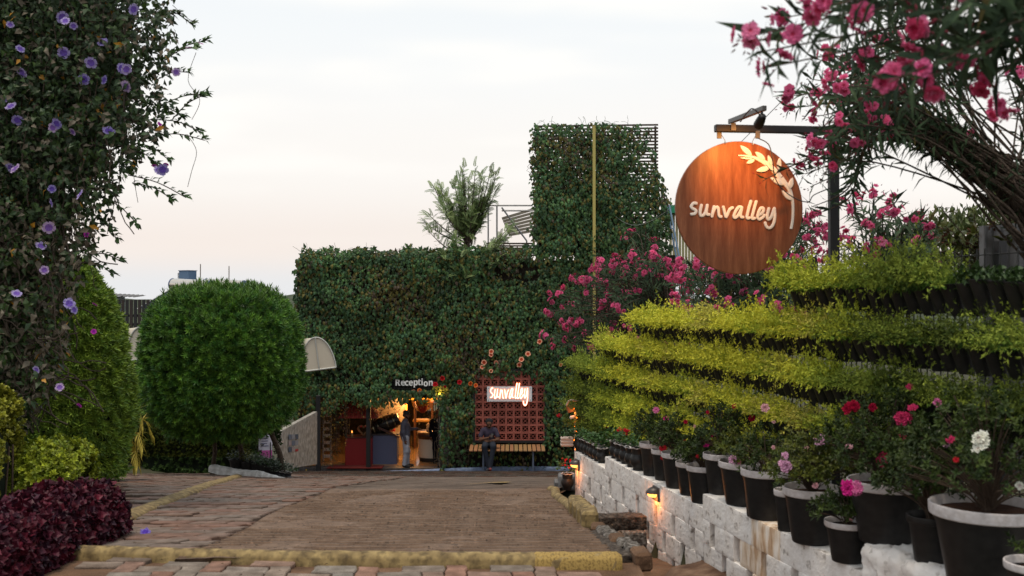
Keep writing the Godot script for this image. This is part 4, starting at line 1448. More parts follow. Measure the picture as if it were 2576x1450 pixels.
func breeze_panel() -> void:
	var s := bx(1368.5) - bx(1195.5)
	var cell := s / 9.0
	var o := thing("breeze_block_panel", "square panel of terracotta pierced flower-pattern blocks behind the bench", "panel", Vector3(bx(1195.5, 30.8), by(1108, 30.8), -30.8))
	var b := MB.new()
	var t := cell * 0.07
	for q in [[0, 0.5, t, 1.0], [1, 0.5, t, 1.0], [0.5, 0, 1.0, t], [0.5, 1, 1.0, t]]:
		var ax: float = clampf(q[0] * cell, t, cell - t) if q[2] < 0.5 else 0.5 * cell
		var ay: float = clampf(q[1] * cell, t, cell - t) if q[3] < 0.5 else 0.5 * cell
		if q[2] < 0.5: b.box(Transform3D(Basis(), Vector3(ax, ay, 0)), Vector3(t * 2 - 0.004, cell - 0.004, 0.09))
		else: b.box(Transform3D(Basis(), Vector3(ax, ay, 0.0015)), Vector3(cell - t * 4, t * 2 - 0.004, 0.088))
	for k in 4:                             # two arcs for each petal, a stem to the middle
		var rot := Basis(Vector3.BACK, PI / 2 * k)
		var mid := Vector3(cell / 2, cell / 2, 0)
		for sgn in [-1.0, 1.0]:
			var p := []
			for j in 7:
				var u := j / 6.0
				p.append(mid + rot * Vector3(sgn * cell * 0.19 * sin(u * PI) , lerpf(0.06, 0.45, u) * cell, 0.0))
			b.tube(p, cell * 0.035, 4, false, 1.0)
		b.tube([mid + rot * Vector3(0.06, 0.06, 0) * cell, mid + rot * Vector3(0.44, 0.44, 0) * cell], cell * 0.035, 4, false)
	b.lathe([Vector2(0, -0.03), Vector2(cell * 0.09, -0.02), Vector2(cell * 0.09, 0.02), Vector2(0, 0.03)], Transform3D(Basis(Vector3.RIGHT, PI / 2), Vector3(cell / 2, cell / 2, 0)), 8)
	var mesh := b.mesh()
	var ms := []
	for k in 4: ms.append(plain(0.30 * (0.85 + 0.1 * k), 0.088 * (0.85 + 0.1 * k), 0.066 * (0.85 + 0.1 * k), 0.85))
	var n := 0
	for j in 9:
		for i in 9:
			fast_part("block", n, mesh, ms[rng.randi() % 4], o, Transform3D(Basis(), Vector3(i * cell, j * cell, r(-0.004, 0.004))))
			n += 1
	b = MB.new()
	b.box(Transform3D(Basis(), Vector3(-0.035, s / 2, 0)), Vector3(0.07, s + 0.14, 0.12))
	b.box(Transform3D(Basis(), Vector3(s + 0.035, s / 2, 0)), Vector3(0.07, s + 0.14, 0.12))
	b.box(Transform3D(Basis(), Vector3(s / 2, s + 0.036, 0)), Vector3(s, 0.07, 0.116))
	b.box(Transform3D(Basis(), Vector3(s / 2, -0.036, 0)), Vector3(s, 0.07, 0.116))
	part("frame", b, M.black_metal, o)
	# lit name board
	var w := bx(1338.5, 30.68) - bx(1225, 30.68)
	var h := by(973, 30.68) - by(1011, 30.68)
	var sg := thing("lit_name_board", "white name board with glowing white lettering edged in amber light", "sign", Vector3(bx(1225, 30.68), by(1011, 30.68), -30.68))
	b = MB.new()
	b.box(Transform3D(Basis(), Vector3(w / 2, h / 2, -0.02)), Vector3(w, h, 0.03), 0.006)
	part("board", b, plain(0.6, 0.61, 0.65, 0.4), sg)
	for k in 4:
		b = MB.new()
		b.lathe([Vector2(0, 0.0), Vector2(0.014, 0.0), Vector2(0.012, 0.012), Vector2(0, 0.014)], Transform3D(Basis(Vector3.RIGHT, PI / 2), Vector3(0.05 if k % 2 else w - 0.05, 0.05 if k < 2 else h - 0.05, -0.004)), 8)
		fast_part("screw", k, b.mesh(), plain(0.2, 0.2, 0.2, 0.4, 0.7), sg)
	var place := func(p: Vector2) -> Vector3: return Vector3(((1325.0 + (p.x - 160.0) * 0.605) - 1280.0) / 590.0 * w, (1.0 - ((p.y - 880.0 + (p.x - 560.0) * -0.045) * 1.22 + 432.0 - 287.0) / 198.0) * h, 0.0)
	lettering(sg, place, 0.019, 0.016, glow(Color(1.0, 0.97, 0.93), 0.9), "glowing_letter", 0.03)
	lettering(sg, place, 0.031, 0.006, glow(Color(1.0, 0.5, 0.1), 0.7), "amber_glow_edge", 0.004)
	lamp(sg, Vector3(w / 2, h / 2, 0.3), Color(1.0, 0.62, 0.28), 0.012, 0.25)

func strokes() -> Array:                 # handwriting, one list of strokes per letter
	return [
		[[[212, 762], [188, 760], [166, 785], [172, 805], [205, 822], [210, 838], [195, 857], [168, 860]]],
		[[[262, 778], [250, 830], [252, 868], [275, 872], [300, 840], [316, 778]], [[316, 778], [308, 835], [316, 860], [332, 862]]],
		[[[382, 790], [370, 835], [362, 877]], [[366, 855], [385, 812], [405, 793], [421, 802], [424, 845], [432, 876], [447, 880]]],
		[[[470, 792], [482, 840], [494, 882], [505, 868], [530, 815], [558, 797]]],
		[[[648, 793], [620, 788], [590, 825], [570, 872], [583, 888], [615, 862], [646, 800]], [[647, 795], [634, 855], [640, 880], [656, 882]]],
		[[[735, 735], [712, 810], [697, 875], [703, 892], [720, 888]]],
		[[[786, 738], [763, 815], [746, 880], [752, 896], [769, 891]]],
		[[[806, 862], [840, 845], [858, 815], [850, 795], [828, 800], [806, 845], [799, 882], [818, 900], [846, 884], [866, 862]]],
		[[[909, 800], [896, 850], [894, 890], [912, 898], [938, 862], [960, 800]], [[962, 798], [966, 860], [957, 925], [934, 968], [902, 978], [880, 958], [872, 932]]],
	]

func lettering(parent: Node, place: Callable, rad: float, flat: float, m: Material, called: String, z: float) -> void:
	for letter in strokes():
		var b := MB.new()
		var lift := 0.0
		for s in letter:
			var p := []
			for q in s: p.append(place.call(Vector2(q[0], q[1])))
			p = smooth_path(p, 4)
			ribbon(b, p, rad, flat, z + lift)
			lift += 0.0011
		part(called, b, m, parent)

func ribbon(b: MB, p: Array, rad: float, thick: float, z: float) -> void:       # a flat-faced stroke with round ends, standing proud of its ground
	var pts := []
	var wid := []
	var t0: Vector3 = (p[0] - p[1]).normalized()
	var t1: Vector3 = (p[p.size() - 1] - p[p.size() - 2]).normalized()
	for k in 4:
		pts.append(p[0] + t0 * rad * cos(k * PI / 8.0)); wid.append(rad * sin(k * PI / 8.0) + 0.0002)
	for q in p: pts.append(q); wid.append(rad)
	for k in range(3, -1, -1):
		pts.append(p[p.size() - 1] + t1 * rad * cos(k * PI / 8.0)); wid.append(rad * sin(k * PI / 8.0) + 0.0002)
	var rows := []
	for k in pts.size():
		var t: Vector3 = (pts[mini(k + 1, pts.size() - 1)] - pts[maxi(k - 1, 0)]).normalized()
		var s := Vector3(-t.y, t.x, 0)
		var zz := z + 0.0008 * k / pts.size()
		var w: float = wid[k]
		var row := PackedVector3Array()
		for e in [[-1.0, 0.0], [-1.0, 0.8], [-0.86, 1.0], [0.0, 1.0], [0.86, 1.0], [1.0, 0.8], [1.0, 0.0]]:
			row.append(pts[k] + s * w * e[0] + Vector3(0, 0, zz - thick * 0.5 + thick * e[1]))
		rows.append(row)
	b.grid(rows, false, false, Vector3.BACK)

func bench() -> void:
	var d := 30.35
	var w := bx(1372, d) - bx(1181, d)
	var o := thing("slatted_bench", "long bench of crosswise brown slats on blue-grey legs below the pierced panel", "bench", Vector3(bx(1276, d), ground(0.0, 30.6), -d))
	var y := by(1127, d) - o.position.y
	for k in 17:
		var b := MB.new()
		b.box(Transform3D(Basis(Vector3.RIGHT, 0.07), Vector3(-w / 2 + (k + 0.5) * w / 17.0, y, 0.0)), Vector3(w / 17.0 * 0.8, 0.035, 0.86), 0.006)
		fast_part("slat", k, b.mesh(), plain(0.27 * r(0.85, 1.15), 0.14 * r(0.9, 1.1), 0.062, 0.6), o)
	var f := MB.new()
	for z in [-0.26, 0.26]: f.box(Transform3D(Basis(), Vector3(0, y - 0.045, z)), Vector3(w, 0.05, 0.04))
	part("rail", f, M.black_metal, o)
	for s in [-0.72, 0.78]:
		for z in [-0.2, 0.2]:
			var b := MB.new()
			b.box(Transform3D(Basis(), Vector3(s, (y - 0.07) / 2, z)), Vector3(0.05, y - 0.07, 0.05), 0.006)
			part("leg", b, plain(0.12, 0.15, 0.22, 0.5), o)

func build_left_far() -> void:
	# barrel-vaulted awning at the left end of the building
	for q in [[798.0, 932.0, 29.0, 0.80, "cream barrel-vaulted awning over the left end of the building front"], [352.0, 905.0, 22.5, 0.62, "pale barrel-vaulted awning glimpsed between the cone tree and round tree"]]:
		var d: float = q[2]
		var o := thing("barrel_awning", q[4], "awning", Vector3(bx(q[0], d), by(q[1], d), -d), "")
		o.rotation.z = 0.13
		var rad: float = q[3]
		var rows := []
		for j in 2:
			var row := PackedVector3Array()
			for k in 17:
				var a := PI * k / 16.0
				row.append(Vector3(-cos(a) * rad * 0.62 + j * -1.6, sin(a) * rad * 1.18, -0.3 - j * 0.7))
			rows.append(row)
		var b := MB.new()
		b.grid(rows, false, false, Vector3.UP)
		var cloth := plain(0.55, 0.49, 0.40, 0.6)
		cloth.backlight_enabled = true
		cloth.backlight = Color(0.5, 0.5, 0.5)
		part("vault", b, cloth, o)
		b = MB.new()
		for k in 16: b.tri(Vector3(0, 0, -0.302), rows[0][k + 1], rows[0][k])
		part("end_panel", b, cloth, o)
		b = MB.new()
		var arc := []
		for p in rows[0]: arc.append(p + Vector3(0, 0, 0.012))
		b.tube(arc, 0.022, 5)
		b.tube([Vector3(0, 0, -0.28), Vector3(0, rad * 1.18, -0.28)], 0.02, 5)
		b.tube([arc[0], arc[16]], 0.028, 5)
		part("frame", b, plain(0.42, 0.42, 0.40, 0.5, 0.3), o)
	# dark slatted fence
	var fn := thing("slat_fence", "dark brown fence of narrow upright slats behind the round tree", "fence", Vector3(bx(345, 24), by(862, 24), -24.0))
	var b2 := MB.new()
	b2.box(Transform3D(), Vector3(0.072, 1.02, 0.03))
	var sm := b2.mesh()
	for k in 30: fast_part("slat", k, sm, plain(0.030, 0.022, 0.020, 0.7) if k % 2 else M.black_metal, fn, Transform3D(Basis(), Vector3(-0.85 + k * 0.1, 0.51, 0)))
	for y in [0.06, 0.43, 0.64]:
		var b := MB.new()
		b.box(Transform3D(Basis(), Vector3(0.6, y, -0.045)), Vector3(3.1, 0.06, 0.05))
		part("rail", b, M.black_metal, fn)
	for x in [-0.5, 0.55, 1.6]:
		var b := MB.new()
		b.box(Transform3D(Basis(), Vector3(x, 0.3, -0.11)), Vector3(0.08, 1.4, 0.08))
		part("post", b, M.black_metal, fn)
	var lw := MB.new()
	lw.box(Transform3D(Basis(), Vector3(-9.9, -1.6, -24.4)), Vector3(7.0, 3.2, 0.3))
	part("low_wall", lw, worn(plain(0.10, 0.09, 0.07, 0.95), M.blotch, 0.6, M.rough, 1.0), self)
	tag(get_node("low_wall"), "dark garden wall under the slatted fence", "wall")
	# solar water heaters
	for q in [[435.0, 716.0, 26.0, "solar water heater with blue-ended steel drum and dark tube rack, nearest the fence"], [520.0, 716.0, 26.6, "second solar water heater drum, half hidden behind the top of the round tree"]]:
		var d: float = q[2]
		var o := thing("solar_water_heater", q[3], "water heater", Vector3(bx(q[0], d), by(q[1], d), -d), "solar water heaters on the far roof")
		var turn := Basis(Vector3.UP, -0.45)
		var len_ := 1.25
		var b := MB.new()
		b.lathe([Vector2(0.152, 0.0), Vector2(0.158, 0.03), Vector2(0.158, len_ - 0.03), Vector2(0.152, len_)], Transform3D(turn * Basis(Vector3.BACK, -PI / 2 - 0.05)), 24)
		part("drum", b, plain(0.62, 0.56, 0.5, 0.28, 0.9), o)
		for e in [-0.02, len_]:
			b = MB.new()
			b.lathe([Vector2(0.0, e - 0.012), Vector2(0.155, e - 0.012), Vector2(0.165, e), Vector2(0.155, e + 0.03), Vector2(0, e + 0.03)], Transform3D(turn * Basis(Vector3.BACK, -PI / 2 - 0.05)), 24)
			part("drum_cap", b, plain(0.075, 0.105, 0.20, 0.6), o)
		var k := 0
		for t in 12:
			b = MB.new()
			var x := 0.08 + t * 0.095
			b.tube([turn * Vector3(x, -0.1, 0.05), turn * Vector3(x - 0.55, -0.62, 0.7)], 0.026, 6)
			fast_part("collector_tube", k, b.mesh(), plain(0.03, 0.035, 0.06, 0.25), o)
			k += 1
		b = MB.new()
		b.tube([turn * Vector3(0.1, 0, 0), turn * Vector3(0.1, -0.9, -0.1)], 0.025, 6)
		b.tube([turn * Vector3(1.1, 0, 0), turn * Vector3(1.1, -0.9, -0.1)], 0.025, 6)
		b.tube([turn * Vector3(0.0, -0.1, 0.05), turn * Vector3(-0.55, -0.64, 0.7)], 0.02, 6)
		part("frame", b, plain(0.5, 0.5, 0.5, 0.5, 0.4), o)
	var tk := thing("blue_tank", "small square blue header tank behind the solar heater drum", "tank", Vector3(bx(471, 27), by(708, 27), -27.0))
	var b3 := MB.new()
	b3.box(Transform3D(Basis(Vector3.UP, -0.5), Vector3(0, 0.14, 0)), Vector3(0.36, 0.27, 0.3), 0.01)
	part("body", b3, plain(0.10, 0.17, 0.28, 0.5), tk)
	b3 = MB.new()
	b3.box(Transform3D(Basis(Vector3.UP, -0.5), Vector3(0, 0.285, 0)), Vector3(0.38, 0.015, 0.32))
	part("lid", b3, plain(0.07, 0.11, 0.19, 0.5), tk)
	b3 = MB.new()
	b3.tube([Vector3(-0.2, 0.22, 0.05), Vector3(-0.24, 0.22, 0.05), Vector3(-0.24, -0.05, 0.05)], 0.014, 6)
	b3.tube([Vector3(-0.1, 0, 0), Vector3(-0.1, -0.6, 0)], 0.02, 6)
	b3.tube([Vector3(0.1, 0, 0), Vector3(0.1, -0.6, 0)], 0.02, 6)
	part("pipe", b3, plain(0.3, 0.33, 0.36, 0.5), tk)
	for q in [[503.0, 667.0, "thin aerial mast just right of the blue tank"], [575.0, 672.0, "thin bare mast standing above the top of the round tree"]]:
		var an := thing("aerial_mast", q[2], "mast", Vector3(bx(q[0], 27), by(745, 27), -27.0))
		var b := MB.new()
		b.tube([Vector3.ZERO, Vector3(0, by(q[1], 27) - by(745, 27), 0)], 0.013, 6)
		part("shaft", b, plain(0.18, 0.15, 0.13, 0.6), an)
		b = MB.new()
		b.lathe([Vector2(0, 0), Vector2(0.02, 0.015), Vector2(0, 0.03)], Transform3D(Basis(), Vector3(0, by(q[1], 27) - by(745, 27), 0)), 8)
		part("finial", b, plain(0.18, 0.15, 0.13, 0.6), an)
	var sh := thing("roof_shed", "small rooftop shed with corrugated sheet roof beyond the slatted fence", "shed", Vector3(bx(295, 29), by(790, 29), -29.0))
	var rows := []
	for j in 2:
		var row := PackedVector3Array()
		for k in 49: row.append(Vector3(-0.9 + k * 0.032, 0.56 - k * 0.0015 + 0.018 * sin(k * PI / 2.0) + j * 0.05, 0.4 - j * 0.9))
		rows.append(row)
	var b4 := MB.new()
	b4.grid(rows, false, false, Vector3.UP)
	part("sheet_roof", b4, plain(0.10, 0.09, 0.085, 0.5, 0.3), sh)
	b4 = MB.new()
	b4.box(Transform3D(Basis(), Vector3(-0.35, 0.2, -0.05)), Vector3(0.85, 0.6, 0.6))
	part("wall", b4, plain(0.32, 0.4, 0.45, 0.7), sh)
	# leaning white board wall near the entrance, with a poster stuck on it
	var wb := thing("white_board_wall", "off-white sloping side panel under the round tree, left of the black post", "panel", Vector3(bx(755, 26), by(1185, 26), -26.0))
	var b5 := MB.new()
	var p := [spot(706, 1183, 25.0), spot(798, 1168, 28.6), spot(798, 1036, 28.6), spot(706, 1086, 25.0)]
	for k in 4: p[k] -= wb.position
	b5.quad(p[0], p[1], p[2], p[3])
	var back := Vector3(-0.12, 0, -0.08)
	b5.quad(p[1] + back, p[0] + back, p[3] + back, p[2] + back)
	for k in 4: b5.quad(p[k] + back, p[(k + 1) % 4] + back, p[(k + 1) % 4], p[k])
	part("board", b5, worn(plain(0.42, 0.39, 0.35, 0.8), M.blotch, 0.8), wb)
	b5 = MB.new()
	var u0: Vector3 = p[0].lerp(p[1], 0.18)
	var u1: Vector3 = p[0].lerp(p[1], 0.44)
	var off := Vector3(0.02, 0, 0.014)
	for k in 9:
		b5.col = [Color(0.10, 0.12, 0.16), Color(0.2, 0.2, 0.22), Color(0.05, 0.07, 0.10), Color(0.25, 0.2, 0.2)][k % 4]
		if k == 8: b5.col = Color(0.3, 0.02, 0.03)
		var a := u0.lerp(u1, (k % 3) / 3.0) + Vector3(0, 0.75 - 0.16 * (k / 3), 0) + off
		var e := u0.lerp(u1, (k % 3 + 0.92) / 3.0) + Vector3(0, 0.75 - 0.16 * (k / 3), 0) + off
		b5.quad(a, e, e + Vector3(0, 0.13 if k < 8 else 0.06, 0), a + Vector3(0, 0.13 if k < 8 else 0.06, 0))
	part("poster", b5, tinted(0.8), wb)
	# free-standing white sheet sign with pink foot, text too small to read
	var ss := thing("pink_white_sign", "white sign sheet with pink lower band under the round tree", "sign", spot(668, 1175, 20.5))
	b5 = MB.new()
	b5.box(Transform3D(Basis(Vector3.UP, 0.3), Vector3(0, 0.42, 0)), Vector3(0.27, 0.46, 0.012))
	part("sheet", b5, plain(0.42, 0.42, 0.5, 0.7), ss)
	b5 = MB.new()
	b5.box(Transform3D(Basis(Vector3.UP, 0.3), Vector3(0.0, 0.26, 0.01)), Vector3(0.272, 0.16, 0.012))
	part("pink_band", b5, plain(0.33, 0.07, 0.24, 0.7), ss)
	for k in 4:
		b5 = MB.new()
		b5.box(Transform3D(Basis(Vector3.UP, 0.3), Vector3(-0.02 + 0.01 * (k % 2), 0.58 - k * 0.05, 0.014)), Vector3(0.15 - 0.02 * (k % 3), 0.012, 0.008))
		fast_part("print_line", k, b5.mesh(), plain(0.06, 0.06, 0.14, 0.8), ss)
	b5 = MB.new()
	for s in [-0.1, 0.1]: b5.box(Transform3D(Basis(Vector3.UP, 0.3), Vector3(s, 0.1, -0.012)), Vector3(0.02, 0.8, 0.01))
	part("stake", b5, M.black_metal, ss)

func superball(u: Vector3, rad: Vector3, e: float) -> Vector3:       # direction to a rounded-box surface
	var k := pow(pow(absf(u.x), e) + pow(absf(u.y), e) + pow(absf(u.z), e), -1.0 / e)
	return u * k * rad

func needle_sprig(n: int, l: float, w: float, spread := 0.9) -> MB:
	var b := MB.new()
	for k in n:
		var a := TAU * k * 0.381966
		var t := float(k) / n
		var tilt := lerpf(spread, 0.15, t)
		var dir := Vector3(cos(a) * sin(tilt), cos(tilt), sin(a) * sin(tilt))
		var tone := lerpf(0.75, 1.25, t)
		b.col = Color(tone, tone, tone)
		b.blade(Transform3D(aim(dir, Vector3(0, 1, 0), 1.0), Vector3(0, t * l * 0.7, 0)), l * lerpf(1.0, 0.7, t), w, 0.12)
	return b

func oval_sprig(n: int, l: float, w: float, spread := 1.1, stem := 0.6) -> MB:
	var b := MB.new()
	for k in n:
		var a := TAU * k * 0.381966
		var t := float(k) / n
		var tilt := lerpf(spread, 0.3, t)
		var dir := Vector3(cos(a) * sin(tilt), cos(tilt), sin(a) * sin(tilt))
		var tone := lerpf(0.75, 1.2, t)
		b.col = Color(tone, tone, tone)
		b.leaf(Transform3D(aim(dir, Vector3(0, 1, 0), 1.0), Vector3(0, t * l * stem * 1.6, 0)), l * lerpf(1.0, 0.7, t), w, 0.15, 0.15)
	return b

func green_mix(a: Color, b: Color, lo := 0.65, hi := 1.3) -> Color:
	return a.lerp(b, rng.randf()) * r(lo, hi)

func build_left_plants() -> void:
	# clipped round tree
	var c := spot(563, 913, 15.4)
	var o := thing("round_topiary_tree", "large clipped round bright green tree on thin trunks beside the paving", "tree", Vector3(c.x, ground(c.x, 15.4) - 0.05, c.z))
	var rad := Vector3(1.09, 1.09, 1.08)
	var sprig := needle_sprig(12, 0.075, 0.011)
	var xs := []
	var cs := []
	for k in 19000:
		var u := rdir()
		if u.z < -0.55: continue
		var p := superball(u, rad, 3.0)
		var lump := noise.get_noise_3dv(p * 2.2) * 0.09 + noise.get_noise_3dv(p * 6.0) * 0.09
		p *= 1.0 + lump - absf(r(-0.05, 0.05)) - (0.10 if rng.randf() < 0.25 else 0.0)
		if rng.randf() < 0.06: p *= r(1.0, 1.06)
		var dir := (u + Vector3(0, 0.25, 0) + rdir() * 0.55).normalized()
		xs.append(Transform3D(aim(dir, rdir(), r(0.8, 1.45)), c - o.position + p))
		cs.append(green_mix(Color(0.030, 0.115, 0.022), Color(0.14, 0.28, 0.03), 0.5, 1.3))
	for k in 260:                          # loose new shoots on top
		var u := Vector3(r(-0.75, 0.85), 1.0, r(-0.6, 0.8)).normalized()
		var p := superball(u, rad, 3.0) * r(1.0, 1.09)
		xs.append(Transform3D(aim(Vector3(r(-0.3, 0.3), 1, r(-0.3, 0.3)), rdir(), r(1.0, 1.7)), c - o.position + p))
		cs.append(green_mix(Color(0.07, 0.16, 0.02), Color(0.11, 0.2, 0.03)))
	many("crown", sprig, M.leaf, xs, cs, o)
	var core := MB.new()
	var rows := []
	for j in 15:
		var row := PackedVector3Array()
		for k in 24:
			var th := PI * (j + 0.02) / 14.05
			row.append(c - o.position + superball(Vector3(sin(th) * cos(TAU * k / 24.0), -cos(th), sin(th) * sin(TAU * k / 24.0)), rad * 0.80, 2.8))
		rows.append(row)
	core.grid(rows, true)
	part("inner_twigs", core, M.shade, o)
	for q in [[0.18, -0.35, 0.045], [0.86, -0.3, 0.05], [-0.3, -0.4, 0.04]]:
		var b := MB.new()
		b.tube([Vector3(q[0], -0.05, q[1]), Vector3(q[0] * 0.9 + 0.02, 0.35, q[1]), Vector3(q[0] * 0.7, 0.9, q[1] * 0.5)], [q[2], q[2] * 0.85, q[2] * 0.8], 7)
		part("trunk", b, M.bark, o)
	# clipped cone
	var cd := 11.6
	var cb := Vector3(bx(183, cd), ground(bx(183, cd), cd) - 0.03, -cd)
	o = thing("cone_topiary_tree", "tall clipped cone-shaped evergreen between the flowering creeper and the round tree", "tree", cb)
	var top := by(672, cd) - cb.y
	xs = []
	cs = []
	for k in 12500:
		var t := pow(rng.randf(), 0.8)
		var a := r(0, TAU)
		if sin(a) < -0.75: continue
		var prof := 0.66 * pow(1.0 - pow(t, 2.6), 0.62) * (0.80 + 0.2 * smoothstep(0.0, 0.3, t))
		var n := Vector3(cos(a), 0.25, sin(a))
		var p := Vector3(cos(a) * prof, 0.06 + t * top, sin(a) * prof)
		p += n * (noise.get_noise_3dv(p * 3.0) * 0.07 + noise.get_noise_3dv(p * 8.0) * 0.05 - absf(r(-0.05, 0.05)))
		xs.append(Transform3D(aim((n + Vector3(0, 0.2, 0) + rdir() * 0.6), rdir(), r(0.8, 1.5)), p))
		cs.append(green_mix(Color(0.08, 0.165, 0.025), Color(0.27, 0.38, 0.045), 0.65, 1.25))
	many("crown", needle_sprig(10, 0.07, 0.012, 1.0), M.leaf, xs, cs, o)
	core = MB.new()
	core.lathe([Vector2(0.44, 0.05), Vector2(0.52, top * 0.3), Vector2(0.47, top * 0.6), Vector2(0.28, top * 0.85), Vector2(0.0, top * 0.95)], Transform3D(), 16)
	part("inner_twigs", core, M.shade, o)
	core = MB.new()
	core.tube([Vector3(0, -0.1, 0), Vector3(0, 0.4, 0)], 0.06, 7)
	part("trunk", core, M.bark, o)
	hedges()
	creeper_left()

func hedge(called: String, label: String, a: Vector3, e: Vector3, wide: float, high: float, sprig: MB, n: int, c0: Color, c1: Color, mat: Material, lumps := 0.06, smin := 0.8, smax := 1.4) -> void:
	var o := thing(called, label, "hedge", a)
	var ax := e - a
	var side := Vector3(-ax.z, 0, ax.x).normalized()
	var len_ := ax.length()
	var xs := []
	var cs := []
	for k in n:
		var t := rng.randf()
		var ph := r(-0.15, PI + 0.15)
		var s := cos(ph)
		var u := sin(ph)
		var hz := signf(s) * pow(absf(s), 0.55) * wide * 0.5
		var vy := pow(maxf(0.0, u), 0.55) * high if u > 0.0 else 0.0
		if rng.randf() < 0.4: vy *= sqrt(rng.randf())
		var nrm := (side * s + Vector3.UP * maxf(u, 0.15)).normalized()
		if t < 0.06: nrm = (nrm - ax / len_ * 0.7).normalized()
		if t > 0.94: nrm = (nrm + ax / len_ * 0.7).normalized()
		var endk := minf(1.0, minf(t, 1.0 - t) * len_ / 0.25 + 0.55)
		var p := ax * t + side * hz * endk + Vector3(0, vy * (0.75 + 0.25 * endk), 0)
		p += nrm * (noise.get_noise_3dv((a + p) * 3.2) * lumps + noise.get_noise_3dv((a + p) * 9.0) * lumps * 0.6 - absf(r(-0.05, 0.05)))
		xs.append(Transform3D(aim(nrm + Vector3(0, 0.3, 0) + rdir() * 0.7, rdir(), r(smin, smax)), p))
		cs.append(green_mix(c0, c1, 0.55, 1.35))
	many("foliage", sprig, mat, xs, cs, o)
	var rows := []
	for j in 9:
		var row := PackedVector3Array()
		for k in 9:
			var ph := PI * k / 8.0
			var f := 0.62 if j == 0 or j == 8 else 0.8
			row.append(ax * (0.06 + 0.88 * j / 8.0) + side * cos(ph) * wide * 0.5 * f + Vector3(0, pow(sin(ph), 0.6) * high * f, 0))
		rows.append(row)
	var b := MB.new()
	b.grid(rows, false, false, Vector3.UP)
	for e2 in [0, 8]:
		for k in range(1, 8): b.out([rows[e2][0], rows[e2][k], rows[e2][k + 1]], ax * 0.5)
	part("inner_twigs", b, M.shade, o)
	b = MB.new()
	for k in 40:
		var p := ax * rng.randf() + side * r(-0.4, 0.4) * wide
		b.tube([p, p + Vector3(r(-0.05, 0.05), high * 0.6, r(-0.05, 0.05))], 0.008, 4, false)
	part("stems", b, M.stem, o).set_meta("kind", "stuff")

func hedges() -> void:
	var small := oval_sprig(7, 0.034, 0.021)
	hedge("purple_red_hedge", "low clipped hedge of dark purple and red leaves by the yellow hump", Vector3(-2.64, -0.03, -4.2), Vector3(-2.70, -0.12, -6.35), 0.56, 0.30, oval_sprig(7, 0.046, 0.029), 9000, Color(0.024, 0.009, 0.018), Color(0.105, 0.012, 0.024), M.leaf_shiny, 0.055, 0.8, 1.5)
	hedge("yellow_green_hedge", "clipped yellow-green small-leaved hedge behind the purple-red hedge", Vector3(-4.9, -0.32, -7.35), Vector3(-3.16, -0.32, -7.5), 0.8, 0.60, small, 8500, Color(0.15, 0.21, 0.018), Color(0.37, 0.41, 0.03), M.leaf)
	hedge("tall_yellow_green_hedge", "taller lump of yellow-green hedge at the left edge, behind the creeper strands", Vector3(-4.6, -0.2, -7.0), Vector3(-3.5, -0.2, -7.05), 0.7, 0.9, small, 5000, Color(0.15, 0.17, 0.015), Color(0.34, 0.33, 0.03), M.leaf)
	hedge("low_dark_hedge", "low dark green hedge in shade under the round tree", Vector3(-6.8, -1.2, -17.0), Vector3(-4.6, -1.3, -17.6), 0.9, 0.62, small, 6000, Color(0.035, 0.055, 0.01), Color(0.07, 0.08, 0.014), M.leaf_matt)
	hedge("tall_background_hedge", "tall dark hedge standing behind the round tree", Vector3(-10.2, -2.0, -21.5), Vector3(-5.0, -2.2, -21.0), 1.4, 1.75, oval_sprig(7, 0.07, 0.04), 9000, Color(0.02, 0.04, 0.012), Color(0.045, 0.075, 0.02), M.leaf_matt, 0.15)
	# arching yellow palm leaves between the trees
	var pl := thing("yellow_palm", "small palm with arching yellow fronds between the cone tree and round tree", "palm", Vector3(bx(338, 14.2), -1.15, -14.2))
	var kk := 0
	for q in [[0.16, 0.75, 0.1], [0.2, 0.45, 0.2], [-0.1, 0.8, 0.1], [0.13, 0.2, 0.2], [-0.15, 0.5, 0.2], [0.22, 0.6, -0.1]]:
		var b := MB.new()
		var mid := Vector3(q[0] * 0.4, q[1] + 0.18, q[2] * 0.5)
		var pth := smooth_path([Vector3.ZERO, mid, Vector3(q[0], q[1], q[2])], 8)
		for j in range(3, pth.size()):
			var t: Vector3 = (pth[j] - pth[j - 1]).normalized()
			for s in [-1, 1]: b.blade(Transform3D(aim(t * 0.8 + t.cross(Vector3.UP) * s + Vector3(0, -0.3, 0), Vector3.UP, 1.0), pth[j]), 0.17, 0.022, 0.25)
		b.tube(pth, 0.007, 4, false)
		fast_part("frond", kk, b.mesh(), plain(0.30, 0.24, 0.03, 0.6), pl)
		kk += 1

